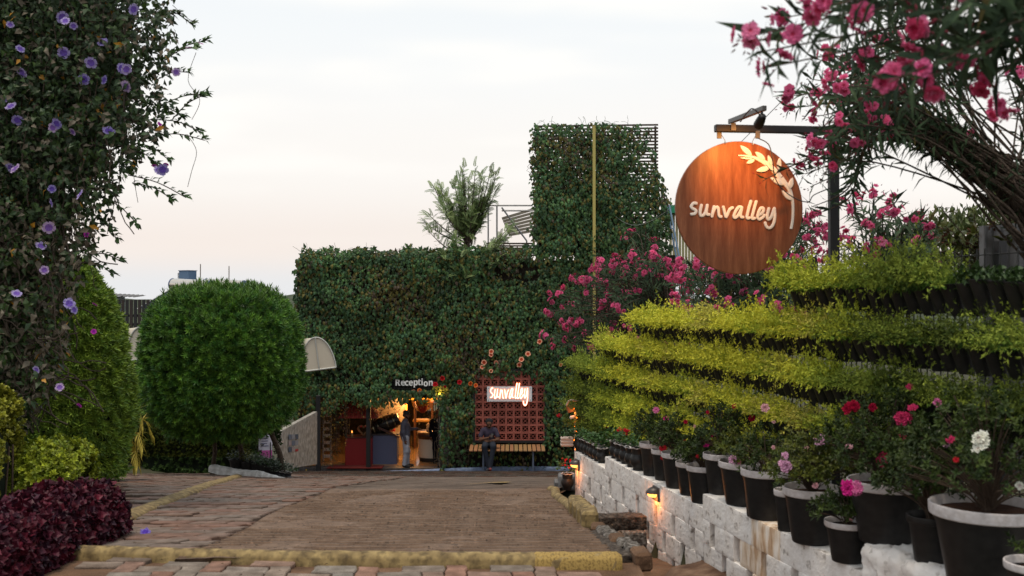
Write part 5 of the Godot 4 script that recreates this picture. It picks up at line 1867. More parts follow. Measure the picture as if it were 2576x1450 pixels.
func flower_mesh(petals: int, rings: int, rad: float, cup: float, ruffle := 0.12, throat := Color(0.8, 0.8, 0.8)) -> ArrayMesh:    # facing +y
	var b := MB.new()
	for g in rings:
		var rr := rad * (1.0 - 0.3 * g)
		var lift := cup + 0.38 * g
		for k in petals:
			var a := TAU * (k + 0.5 * (g % 2)) / petals + 0.1 * g
			var w := TAU / petals * 0.62
			var c0 := Vector3(0, 0.02 * rad * g, 0)
			var pt := func(ang: float, f: float, up: float) -> Vector3: return Vector3(cos(ang) * rr * f, up * rr, sin(ang) * rr * f)
			var l: Vector3 = pt.call(a - w, 0.62, lift * 0.62 + ruffle)
			var m: Vector3 = pt.call(a, 0.6, lift * 0.5)
			var q: Vector3 = pt.call(a + w, 0.62, lift * 0.62 + ruffle)
			var t1: Vector3 = pt.call(a - w * 0.6, 1.0, lift * 0.85 - ruffle)
			var t2: Vector3 = pt.call(a, 1.04, lift * 0.9 + ruffle)
			var t3: Vector3 = pt.call(a + w * 0.6, 1.0, lift * 0.85 - ruffle)
			b.col = throat
			b.tri(c0, m, l); b.tri(c0, q, m)
			b.col = Color.WHITE
			b.tri(l, m, t1); b.tri(t1, m, t2); b.tri(m, t3, t2); b.tri(m, q, t3)
	return b.mesh()

func petal_mat(a: float, b: float, c: float) -> StandardMaterial3D:
	var m := tinted(0.75, 0.7, 0.15)
	m.albedo_color = lin(a, b, c)
	return m

func creeper_left() -> void:
	var o := thing("purple_flowered_creeper", "huge tangled creeper with purple trumpet flowers reaching up to the sky", "creeper", Vector3(-3.8, -0.3, -8.2))
	var inv := -o.position
	var edge := Curve.new()
	var pts := [[-300, 400], [0, 425], [100, 440], [200, 430], [300, 420], [370, 385], [430, 330], [500, 296], [560, 275], [620, 245], [680, 212], [760, 185], [860, 168], [950, 150], [1030, 110], [1100, 60]]
	var limit := func(b: float) -> float:
		for k in range(1, pts.size()):
			if b <= pts[k][0]: return lerpf(pts[k - 1][1], pts[k][1], (b - pts[k - 1][0]) / float(pts[k][0] - pts[k - 1][0]))
		return 60.0
	var xs := []
	var cs := []
	var lm := leaf_mesh(1.0, 0.52, 0.14, 0.25)
	var n := 0
	while n < 50000:
		var b := r(-200, 1110)
		var a := r(-230, 440)
		var lim: float = limit.call(b) + (28.0 if b < 560 else 12.0) * noise.get_noise_2d(b * 0.02, 3.0) + 14.0 * noise.get_noise_2d(b * 0.09, 6.0)
		if a > lim: continue
		var depth := smoothstep(0.0, 240.0, lim - a)
		var hole := noise.get_noise_2d(a * 0.013, b * 0.013) + 0.7 * noise.get_noise_2d(a * 0.04 + 9.0, b * 0.04)
		if rng.randf() > lerpf(0.26, 0.95, depth) * (1.0 if hole > -0.12 else lerpf(0.22, 0.85, depth)): continue
		n += 1
		var d := r(7.7, 8.1 + 1.6 * depth)
		if rng.randf() < 0.5: d = r(7.4, 7.9) + 0.25 * noise.get_noise_2d(a * 0.01, b * 0.012)
		var p := spot(a, b, d)
		xs.append(Transform3D(aim(Vector3(r(-0.9, 0.9), r(-1.2, 0.35), r(-0.3, 0.7)), Vector3(0, 0.5, 0.8) + rdir() * 0.8, r(0.042, 0.08) * (1.15 if b > 650 else 1.0)), p + inv))
		var q := rng.randf()
		if q < 0.012: cs.append(Color(0.42, 0.20, 0.02))
		elif q < 0.17 + (0.25 if b > 550 and a < 230 else 0.0): cs.append(Color(0.12, 0.10, 0.07) * r(0.7, 1.4))
		elif q < 0.55: cs.append(Color(0.028, 0.054, 0.021) * r(0.5, 1.4))
		else: cs.append(Color(0.032, 0.062, 0.013) * r(0.4, 1.3))
	# sprays that stick out over the sky
	var st := MB.new()
	for q in [[515, 100, 400, 150], [490, 118, 410, 150], [518, 235, 400, 265], [505, 240, 430, 300], [512, 352, 380, 340], [500, 330, 390, 300], [466, 497, 320, 440], [430, 500, 330, 460], [300, 657, 225, 640], [395, 415, 330, 380], [420, 400, 340, 360], [445, 30, 380, 60], [480, 60, 400, 20], [340, 560, 260, 500], [280, 690, 220, 660], [470, 180, 390, 200], [455, 290, 380, 270], [290, 600, 250, 560]]:
		var d := r(7.6, 8.0)
		var e := spot(q[0], q[1], d)
		var s := spot(q[2], q[3], d)
		var p := smooth_path([s, s.lerp(e, 0.5) + Vector3(0, 0.03, 0), e], 5)
		var pp := []
		for v in p: pp.append(v + inv)
		st.tube(pp, 0.004, 4, false)
		for j in p.size():
			for t in 2 if j < p.size() - 2 else 4:
				xs.append(Transform3D(aim((e - s).normalized() + rdir() * 0.9 + Vector3(0, 0.3, 0), Vector3(0, 1, 0.5) + rdir() * 0.5, r(0.045, 0.08)), p[j] + inv))
				cs.append(Color(0.04, 0.085, 0.02) * r(0.7, 1.4))
	many("leaves", lm, M.leaf, xs, cs, o)
	# hanging bare vines
	for k in 300:
		var a := r(-60, 330)
		var b := r(-150, 750)
		var lim: float = limit.call(b)
		if a > lim - 15 - (70 if b > 350 else 0): continue
		var d := r(7.45, 8.3)
		var p := []
		var dx := r(-8, 8)
		for j in 10:
			p.append(spot(a, b, d) + inv)
			a += dx * 0.6 + r(-9, 9)
			b += r(8, 42)
			if b > 1120: break
		if p.size() > 2: st.tube(p, r(0.0025, 0.0055), 4, false)
	for k in 110:                        # the brown thicket low down
		var a := r(-40, 135)
		var b := r(550, 1000)
		var d := r(7.4, 7.9)
		var p := []
		var t := r(0, TAU)
		for j in 9:
			p.append(spot(a, b, d) + inv)
			a += 22 * cos(t)
			b += 22 * sin(t) + 6
			t += r(-0.7, 0.7)
			if b > 1090: break
		if p.size() > 2: st.tube(p, r(0.003, 0.006), 4, false)
	for q in [[[470, 340], [492, 380], [480, 430], [470, 470]], [[430, 10], [470, 45], [497, 55]], [[490, 130], [470, 200], [500, 250], [480, 300]], [[330, 380], [335, 450], [345, 510]]]:
		var p := []
		for v in q: p.append(spot(v[0], v[1], 7.7) + inv)
		st.tube(smooth_path(p, 5), 0.0022, 4, false)
	part("vines", st, plain(0.062, 0.046, 0.034, 0.9), o).set_meta("kind", "stuff")
	var b2 := MB.new()
	b2.tube(smooth_path([Vector3(-4.7, -0.6, -8.6), Vector3(-4.4, 1.0, -8.8), Vector3(-4.6, 2.6, -8.9), Vector3(-4.2, 4.6, -8.8)], 5), 0.07, 7)
	b2.tube(smooth_path([Vector3(-4.4, 1.0, -8.8), Vector3(-3.8, 2.2, -8.7), Vector3(-3.2, 3.4, -8.6)], 5), 0.04, 6)
	var shifted := MB.new()
	merge(shifted, b2)
	part("trunk", shifted, M.bark, o, Transform3D(Basis(), inv))
	# a leafy inner mass keeps the left edge from being see-through
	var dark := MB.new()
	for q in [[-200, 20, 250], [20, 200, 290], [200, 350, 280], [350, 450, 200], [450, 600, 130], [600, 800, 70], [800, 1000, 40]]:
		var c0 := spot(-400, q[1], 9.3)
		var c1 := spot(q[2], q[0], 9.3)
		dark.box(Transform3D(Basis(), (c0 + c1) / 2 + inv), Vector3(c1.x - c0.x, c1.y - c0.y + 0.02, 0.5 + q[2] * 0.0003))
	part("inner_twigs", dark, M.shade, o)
	# purple trumpet flowers
	var fm := flower_mesh(5, 1, 0.048, 0.22, 0.10, Color(0.5, 0.35, 0.8))
	var mats := [petal_mat(0.33, 0.28, 0.54), petal_mat(0.41, 0.34, 0.60), petal_mat(0.25, 0.21, 0.46), petal_mat(0.42, 0.31, 0.50)]
	var spots := [[150, 40], [180, 62], [112, 142], [155, 130], [255, 105], [302, 82], [330, 20], [52, 180], [90, 200], [45, 122], [10, 250], [285, 135], [225, 155], [208, 198], [338, 300], [130, 320], [180, 330], [222, 470], [128, 475], [128, 510], [170, 560], [120, 572], [200, 490], [410, 255], [440, 180], [395, 430], [160, 970], [150, 975], [92, 930], [168, 712], [172, 765], [110, 680], [80, 930], [40, 300], [20, 60], [200, 20], [260, 200], [315, 215], [350, 70], [270, 330], [25, 420], [60, 520], [100, 620], [40, 740], [190, 420], [300, 170]]
	for k in range(0, spots.size()):
		if k % 3 == 2: continue
		for j in (2 if k % 5 == 0 else 1):
			var p := spot(spots[k][0] + j * r(8, 22), spots[k][1] + j * r(-14, 18), r(7.32, 7.45) - 0.05 * j) + inv
			fast_part("flower", k * 2 + j, fm, mats[rng.randi() % 4], o, Transform3D(aim(Vector3(r(-1.2, 1.3), r(-0.7, 1.1), 0.8), rdir(), r(0.6, 1.0)), p))
	var pink := petal_mat(0.55, 0.06, 0.42)
	var q := [[502, 108], [470, 118], [385, 415], [415, 412], [398, 312], [235, 835], [200, 1020], [238, 765], [215, 590]]
	for k in q.size():
		fast_part("pink_flower", k, fm, pink, o, Transform3D(aim(rdir() + Vector3(0, 0, 1), rdir(), 0.45), spot(q[k][0], q[k][1], 7.55) + inv))

func oleander(o: Node3D, stems: Array, leaf_l: float, flower_share: float, seed_: int, fl := 0.024, thick := 0.011, node_step := 0.07, most := 110) -> void:   # stems: arrays of points, world
	var inv := -o.position
	rng.seed = seed_
	var sb := MB.new()
	var xs := []
	var cs := []
	var bx_ := []
	var bc := []
	var tips := []
	for s in stems:
		var p := smooth_path(s, 7)
		var pp := []
		var rr := []
		for k in p.size():
			pp.append(p[k] + inv)
			rr.append(lerpf(thick, thick * 0.22, float(k) / (p.size() - 1)))
		sb.tube(pp, rr, 5, false)
		var run := 0.0
		var total := 0.0
		for k in range(1, p.size()): total += p[k].distance_to(p[k - 1])
		var acc := 0.0
		var leafy := minf(total * 0.75, r(0.4, 0.95))
		for k in range(1, p.size()):
			var seg: float = p[k].distance_to(p[k - 1])
			run += seg
			if run < total - leafy: continue
			acc += seg
			var t: Vector3 = (p[k] - p[k - 1]).normalized()
			while acc > node_step:
				acc -= node_step
				var q: Vector3 = p[k].lerp(p[k - 1], acc / seg if seg > 0.001 else 0.0)
				var ph := r(0, TAU)
				var u := t.cross(Vector3(0.3, 0.9, 0.2)).normalized()
				var w := t.cross(u)
				for j in 3:
					if rng.randf() < 0.12: continue
					var side := u * cos(ph + j * TAU / 3) + w * sin(ph + j * TAU / 3)
					xs.append(Transform3D(aim(t * r(0.35, 1.1) + side + Vector3(0, -0.12, 0), t + Vector3(0, 0.4, 0), leaf_l * r(0.65, 1.2)), q + inv))
					var g := rng.randf()
					cs.append(Color(0.10, 0.085, 0.03) * r(0.6, 1.2) if g < 0.03 else green_mix(Color(0.028, 0.05, 0.03), Color(0.05, 0.08, 0.038), 0.55, 1.35))
		tips.append([p[p.size() - 1], (p[p.size() - 1] - p[p.size() - 2]).normalized()])
	part("stems", sb, M.bark, o).set_meta("kind", "stuff")
	many("leaves", leaf_mesh(1.0, 0.15, 0.2, 0.18), M.leaf_dull, xs, cs, o)
	var fm := [flower_mesh(5, 3, fl, 0.25, 0.10, Color(0.8, 0.35, 0.4)), flower_mesh(6, 3, fl * 0.9, 0.4, 0.14, Color(0.8, 0.4, 0.45)), flower_mesh(5, 2, fl, 0.15, 0.16, Color(0.7, 0.3, 0.4))]
	var pm := [petal_mat(0.74, 0.14, 0.30), petal_mat(0.80, 0.24, 0.42), petal_mat(0.62, 0.07, 0.17), petal_mat(0.78, 0.17, 0.36)]
	var n := 0
	var fx := []
	var fc := []
	for t in tips:
		var lit: bool = rng.randf() < flower_share
		for j in (rng.randi_range(3, 7) if lit else 0):
			var dir: Vector3 = (t[1] + rdir() * 0.9).normalized()
			var q: Vector3 = t[0] + dir * r(0.4, 2.6) * fl + inv
			if n < most:
				fast_part("flower", n, fm[rng.randi() % 3], pm[rng.randi() % 4], o, Transform3D(aim(dir, rdir(), r(0.75, 1.15)), q))
				n += 1
			else:
				fx.append(Transform3D(aim(dir, rdir(), r(0.75, 1.15)), q))
				fc.append(Color(0.74, 0.14, 0.30) * r(0.7, 1.2))
		for j in (11 if lit else 5):
			var dir: Vector3 = (t[1] + rdir() * 1.1).normalized()
			bx_.append(Transform3D(aim(dir, rdir(), fl * r(0.5, 0.9)), t[0] + dir * r(0.5, 3.2) * fl + inv))
			bc.append(Color(0.12, 0.018, 0.03) * r(0.6, 1.5) if rng.randf() < 0.75 else Color(0.09, 0.05, 0.025))
	if fx.size(): many("far_blooms", fm[0], M.petal, fx, fc, o)
	var bud := MB.new()
	bud.lathe([Vector2(0.03, 0), Vector2(0.16, 0.3), Vector2(0.12, 0.7), Vector2(0, 1.0)], Transform3D(), 5)
	many("buds", bud, M.leaf_matt, bx_, bc, o)

func pick(x0: float, x1: float, y1: float, tops: Array) -> Vector2:      # a bearing and drop inside an outline whose upper edge is given
	for k in 400:
		var a := r(x0, x1)
		var b := r(-300, y1)
		for j in range(1, tops.size()):
			if a <= tops[j][0]:
				var lim := lerpf(tops[j - 1][1], tops[j][1], (a - tops[j - 1][0]) / (tops[j][0] - tops[j - 1][0]))
				if b > lim: return Vector2(a, b)
				break
	return Vector2((x0 + x1) / 2, y1)

func arch(base: Vector3, tip: Vector3, bow: float) -> Array:
	var m := base.lerp(tip, 0.5)
	m.y = lerpf(base.y, tip.y, 0.68) + bow
	m.x = lerpf(base.x, tip.x, 0.36)
	m.z = lerpf(base.z, tip.z, 0.36)
	return [base, m, tip]

func build_right_plants() -> void:
	rng.seed = 91
	var s := []
	for k in 185:
		var q := pick(1362, 1740, 880, [[1355, 790], [1372, 745], [1450, 690], [1520, 650], [1570, 590], [1605, 545], [1650, 585], [1690, 640], [1760, 655]])
		var tip := spot(q.x, q.y, r(11.6, 14.0))
		s.append(arch(spot(r(1600, 1700), r(930, 980), r(12.4, 13.2)), tip, r(0.0, 0.35)))
	var o := thing("oleander_bush", "pink-flowering oleander bush leaning over the drive below the yellow pole", "bush", spot(1640, 960, 12.8), "pink oleanders behind the planted fence")
	oleander(o, s, 0.135, 0.85, 11, 0.031, 0.013, 0.075, 120)
	rng.seed = 92
	s = []
	for k in 160:
		var q := pick(1700, 2090, 800, [[1690, 640], [1750, 640], [1850, 650], [1950, 620], [2030, 545], [2060, 480], [2100, 520]])
		s.append(arch(spot(r(1830, 1990), r(860, 900), r(9.6, 10.4)), spot(q.x, q.y, r(8.4, 10.6)), r(0.0, 0.25)))
	o = thing("oleander_bush", "dense pink-flowering oleander bush directly behind the round hanging sign", "bush", spot(1900, 880, 10.0), "pink oleanders behind the planted fence")
	oleander(o, s, 0.13, 0.8, 12, 0.028, 0.011, 0.07, 110)
	rng.seed = 93
	s = []
	for k in 50:
		var q := pick(2070, 2370, 700, [[2060, 520], [2120, 500], [2185, 465], [2260, 500], [2300, 480], [2350, 580], [2380, 600]])
		s.append(arch(spot(r(2180, 2290), r(800, 840), r(6.9, 7.3)), spot(q.x, q.y, r(6.4, 7.6)), r(0.0, 0.15)))
	o = thing("oleander_bush", "sparse pink oleander bush against the sky right of the sign post", "bush", spot(2230, 830, 7.1), "pink oleanders behind the planted fence")
	oleander(o, s, 0.13, 0.65, 13, 0.024, 0.009, 0.07, 60)
	# the tree that arches over from the right
	rng.seed = 94
	s = []
	var foot := spot(2810, 1230, 5.0)
	for k in 100:
		var q := pick(1985, 2760 if k < 36 else 2230, 470, [[1975, 330], [1990, 200], [2040, 165], [2100, 120], [2160, 40], [2230, -80], [2300, -220], [2800, -260]])
		if q.y > 330 and q.x < 2110 and rng.randf() < 0.4: q.y -= r(0, 120)
		if q.y > 375 and q.x > 2110 and q.x < 2480: q.y = r(150, 370)
		var d := r(4.3, 5.9)
		var tip := spot(q.x, q.y, d)
		var knee := spot(lerpf(2660, 2470, rng.randf()), lerpf(560, 420, rng.randf()) + r(-40, 40), 5.0 + r(-0.2, 0.3))
		if q.x > 2420: q.y = minf(q.y, r(120, 360))
		var el := spot(lerpf(q.x, 2420, 0.42) + r(-50, 50), lerpf(q.y, 350, 0.45) - r(-20, 90), lerpf(d, 5.0, 0.5))
		if q.x > 2420: el = knee.lerp(tip, 0.55) + Vector3(r(-0.03, 0.06), 0.02, 0)
		s.append([foot + Vector3(r(-0.12, 0.12), r(0, 0.3), r(-0.1, 0.1)), knee + Vector3(0.22, -0.28, 0), knee, el, tip])
	for q in [[1920, 455, 6.08], [2000, 430, 6.05], [2022, 402, 6.0], [2034, 430, 6.02], [2040, 470, 6.1], [2050, 540, 6.15], [2045, 520, 6.1]]:
		s.append([spot(2400, 360, 5.0), spot(2200, 350, 5.4), spot(q[0] + 90, q[1] - 45, q[2] - 0.1), spot(q[0], q[1], q[2])])
	o = thing("oleander_tree", "big oleander with arching trunks and pink flowers overhanging from the right edge", "tree", foot)
	oleander(o, s, 0.118, 0.5, 14, 0.023, 0.010, 0.066, 150)
	var tb := MB.new()
	for q in [[0.0, 0.03], [-0.12, 0.022], [0.1, 0.02], [0.02, 0.017]]:
		var p := smooth_path([foot + Vector3(q[0], 0, q[0]), spot(2705 + q[0] * 150, 720, 5.0) , spot(2600 + q[0] * 120, 545, 5.0), spot(2495 + q[0] * 60, 425, 5.0), spot(2390, 365 + q[0] * 100, 4.95), spot(2250, 330 + q[0] * 160, 4.9)], 6)
		var pp := []
		var rr := []
		for k in p.size():
			pp.append(p[k] - foot)
			rr.append(lerpf(q[1] * 1.25, q[1] * 0.35, float(k) / p.size()))
		tb.tube(pp, rr, 7)
	part("trunk", tb, M.bark, o)
	# a nearer limb of flowers at the top of the view
	rng.seed = 95
	s = []
	var src := spot(2950, 60, 2.9)
	for q in [[1895, 88, 2.7], [1905, 130, 2.75], [1950, 165, 2.8], [2004, 92, 2.7], [1985, 40, 3.0], [2060, 12, 2.6], [2110, 8, 2.5], [2180, 30, 2.6], [2260, 190, 2.5], [2240, 205, 2.4], [2350, 188, 2.5], [2300, 130, 2.7], [2285, 250, 2.7], [2225, 140, 2.8], [2390, 20, 2.1], [2470, 90, 2.5], [2540, 60, 2.4], [2460, -60, 2.3], [2300, -50, 2.4], [2150, -60, 2.5], [2500, 190, 2.8], [2550, 260, 3.0], [2420, 120, 2.6], [2330, 60, 2.5]]:
		var tip := spot(q[0], q[1], q[2])
		s.append([src + rdir() * 0.08, src.lerp(tip, 0.5) + Vector3(0, 0.10, 0) + rdir() * 0.05, tip])
	o = thing("oleander_limb", "near oleander limb with large blurred pink blooms in the top right corner", "branch", src)
	oleander(o, s, 0.125, 0.55, 16, 0.026, 0.008, 0.05, 90)
	# broadleaved tree far right
	rng.seed = 96
	var tr := thing("leafy_tree", "olive-green drooping-leaved tree rising behind the metal fence at right", "tree", spot(2560, 1000, 13.0))
	var xs := []
	var cs := []
	var clumps := []
	for k in 120:
		var q := pick(2270, 2760, 720, [[2260, 600], [2300, 550], [2370, 540], [2410, 490], [2450, 465], [2520, 470], [2576, 460], [2800, 440]])
		clumps.append(spot(q.x, q.y, r(11.8, 14.2)) - tr.position)
	for c in clumps:
		for j in 70:
			var p: Vector3 = c + Vector3(r(-1, 1), r(-0.7, 0.5), r(-1, 1)) * 0.24
			xs.append(Transform3D(aim(Vector3(r(-0.7, 0.7), -1, r(-0.7, 0.7)), rdir() + Vector3(0, 0.5, 0.4), r(0.08, 0.14)), p))
			cs.append(green_mix(Color(0.05, 0.075, 0.022), Color(0.10, 0.12, 0.035), 0.6, 1.25))
	many("crown", leaf_mesh(1.0, 0.36, 0.15, 0.2), M.leaf, xs, cs, tr)
	tb = MB.new()
	for k in range(0, 120, 3): tb.tube(smooth_path([Vector3(0, 0.8, 0), clumps[k] * 0.5 + Vector3(0, 0.6, 0), clumps[k]], 4), [0.03, 0.03, 0.027, 0.024, 0.02, 0.016, 0.012, 0.008, 0.006], 4, false)
	tb.tube([Vector3(0, -1.5, 0), Vector3(0.05, 1.0, 0)], [0.14, 0.09], 7)
	part("trunk", tb, M.bark, tr)
	# dry-headed shrub in front of the metal fence
	var ds := thing("faded_shrub", "shrub with brown faded flower heads leaning over the corrugated fence", "shrub", spot(2480, 700, 5.8))
	xs = []
	cs = []
	var sb := MB.new()
	var hx := []
	var hc := []
	for k in 34:
		var tip := spot(r(2330, 2620), r(520, 660), r(5.4, 5.9)) - ds.position
		var p := smooth_path([Vector3(r(-0.2, 0.3), -0.2, 0), tip * 0.5 + Vector3(0, 0.05, 0), tip], 4)
		sb.tube(p, 0.0035, 4, false)
		for v in p:
			for j in 2:
				xs.append(Transform3D(aim(rdir() + Vector3(0, 0.2, 0), Vector3.UP + rdir() * 0.5, r(0.035, 0.07)), v))
				cs.append(green_mix(Color(0.05, 0.065, 0.012), Color(0.10, 0.11, 0.015), 0.6, 1.3))
		if k % 3 == 0:
			for j in 16:
				hx.append(Transform3D(aim(rdir(), rdir(), r(0.014, 0.026)), tip + rdir() * 0.022))
				hc.append(Color(0.11, 0.05, 0.03) * r(0.6, 1.4))
	part("stems", sb, M.stem, ds)
	many("leaves", leaf_mesh(1.0, 0.6), M.leaf, xs, cs, ds)
	many("dead_heads", leaf_mesh(1.0, 0.7), M.leaf_matt, hx, hc, ds)
	# corrugated fence sheet
	var cf := thing("corrugated_fence", "dark grey corrugated metal fence sheet above the top planter row at right", "fence", Vector3(2.9, 0.3, -5.55))
	var rows := []
	for j in 3:
		var row := PackedVector3Array()
		for k in 97:
			var t := k / 96.0 * 12.0
			var f := t - floorf(t)
			var rib := smoothstep(0.0, 0.12, f) * (1.0 - smoothstep(0.3, 0.42, f))
			row.append(Vector3(-0.36 + k * 0.0125, [0.0, 1.2, 1.46][j] + 0.11 * k / 96.0, 0.10 - k * 0.0032 + rib * 0.03))
		rows.append(row)
	var b := MB.new()
	b.grid(rows, false, false, Vector3.BACK)
	part("sheet", b, plain(0.22, 0.22, 0.23, 0.45, 0.45), cf)
	b = MB.new()
	b.box(Transform3D(Basis(Vector3.UP, 0.25), Vector3(0.25, 1.16, 0.14)), Vector3(1.4, 0.035, 0.03))
	part("rail", b, M.black_metal, cf)
	for k in 6:
		b = MB.new()
		b.lathe([Vector2(0, 0), Vector2(0.012, 0.0), Vector2(0.012, 0.012), Vector2(0, 0.016)], Transform3D(Basis(Vector3.RIGHT, PI / 2), Vector3(-0.22 + k * 0.2, 1.22 + (0.11 if k % 2 else 0.0), 0.14 - k * 0.051)), 7)
		fast_part("screw", k, b.mesh(), M.black_metal, cf)
	# plants on the bank behind the fence
	var k2 := 0
	for q in [[1.95, 5.6, 0.55], [2.35, 4.9, 0.6], [2.75, 4.3, 0.7], [1.5, 7.6, 0.6], [2.9, 5.0, 0.75], [3.3, 4.3, 0.7]]:
		var names := ["bushy green shrub behind the planted fence, below the corrugated sheet", "bushy green shrub behind the fence, between the corrugated sheet and the big pots", "bushy green shrub behind the fence at the very right edge", "low green shrub behind the fence under the sign post", "tall green shrub behind the fence, touching the corrugated sheet", "tall green shrub beyond the fence, partly outside the view at right"]
		var sh := thing("bank_shrub", names[k2], "shrub", Vector3(q[0] + 0.45, 0.0, -q[1]), "shrubs on the bank behind the fence")
		xs = []
		cs = []
		for j in 620:
			var u := rdir()
			u.y = absf(u.y)
			xs.append(Transform3D(aim(u + rdir() * 0.6, rdir() + Vector3.UP, r(0.04, 0.075)), u * Vector3(0.4, q[2] + 0.35, 0.4) * pow(rng.randf(), 0.4)))
			cs.append(green_mix(Color(0.02, 0.045, 0.016), Color(0.06, 0.09, 0.03), 0.6, 1.3))
		many("leaves", leaf_mesh(1.0, 0.5), M.leaf, xs, cs, sh)
		b = MB.new()
		for j in 9: b.tube([Vector3(r(-0.1, 0.1), -0.05, r(-0.1, 0.1)), Vector3(r(-0.3, 0.3), q[2], r(-0.3, 0.3))], 0.006, 4, false)
		part("stems", b, M.stem, sh)
		k2 += 1
	# spiky clump at the far end of the planted fence, ivy on its last post
	var sp := thing("spiky_plant", "clump of upright strap leaves at the far end of the planted fence", "plant", spot(1592, 905, 11.0))
	b = MB.new()
	for k in 34:
		var a := r(0, TAU)
		b.col = green_mix(Color(0.03, 0.08, 0.03), Color(0.06, 0.13, 0.04))
		b.blade(Transform3D(aim(Vector3(cos(a) * 0.45, 1, sin(a) * 0.45), Vector3(cos(a), 0, sin(a)), 1.0), Vector3(r(-0.05, 0.05), -0.2, r(-0.05, 0.05))), r(0.3, 0.55), 0.03, 0.1)
	part("leaves", b, M.leaf, sp)
	var iv := thing("ivy_clump", "dark ivy hanging down over the far end of the planted fence", "ivy", spot(1458, 1000, 11.6))
	xs = []
	cs = []
	for k in 1500:
		xs.append(Transform3D(aim(Vector3(r(-1, 1), -0.8, r(-1, 1)), rdir(), r(0.035, 0.07)), spot(1462 + r(-16, 14) + 18 * noise.get_noise_1d(k * 0.01), r(900, 1105), r(11.3, 12.2)) - iv.position))
		cs.append(green_mix(Color(0.02, 0.05, 0.018), Color(0.05, 0.085, 0.025)))
	for k in 2600:        # and over the bank behind it
		var d := r(11.5, 16.5)
		var x := r(0.85, 2.3)
		xs.append(Transform3D(aim(Vector3(r(-1, 1), r(-0.6, 0.8), r(-1, 1)), rdir() + Vector3(-0.5, 0.7, 0.3), r(0.05, 0.1)), Vector3(x + 0.05 * maxf(0, d - 12), terrain(x + 0.05 * maxf(0, d - 12), d) + r(0.02, 0.2), -d) - iv.position))
		cs.append(green_mix(Color(0.02, 0.05, 0.018), Color(0.05, 0.085, 0.025)))
	many("leaves", leaf_mesh(1.0, 0.6), M.leaf, xs, cs, iv)

func wood_mat() -> StandardMaterial3D:
	var m := plain(0.39, 0.15, 0.07, 0.45)
	m.albedo_texture = noise_tex(0.012, Color(0.72, 0.64, 0.58), Color.WHITE, 51, 512, 5)
	m.uv1_triplanar = true
	m.uv1_scale = Vector3(3.2, 0.34, 3.2)
	m.detail_enabled = true
	m.detail_albedo = noise_tex(0.03, Color(0.82, 0.76, 0.72), Color.WHITE, 52, 512, 4)
	m.detail_blend_mode = BaseMaterial3D.BLEND_MODE_MUL
	m.detail_uv_layer = BaseMaterial3D.DETAIL_UV_2
	m.uv2_triplanar = true
	m.uv2_scale = Vector3(16, 0.9, 16)
	return m

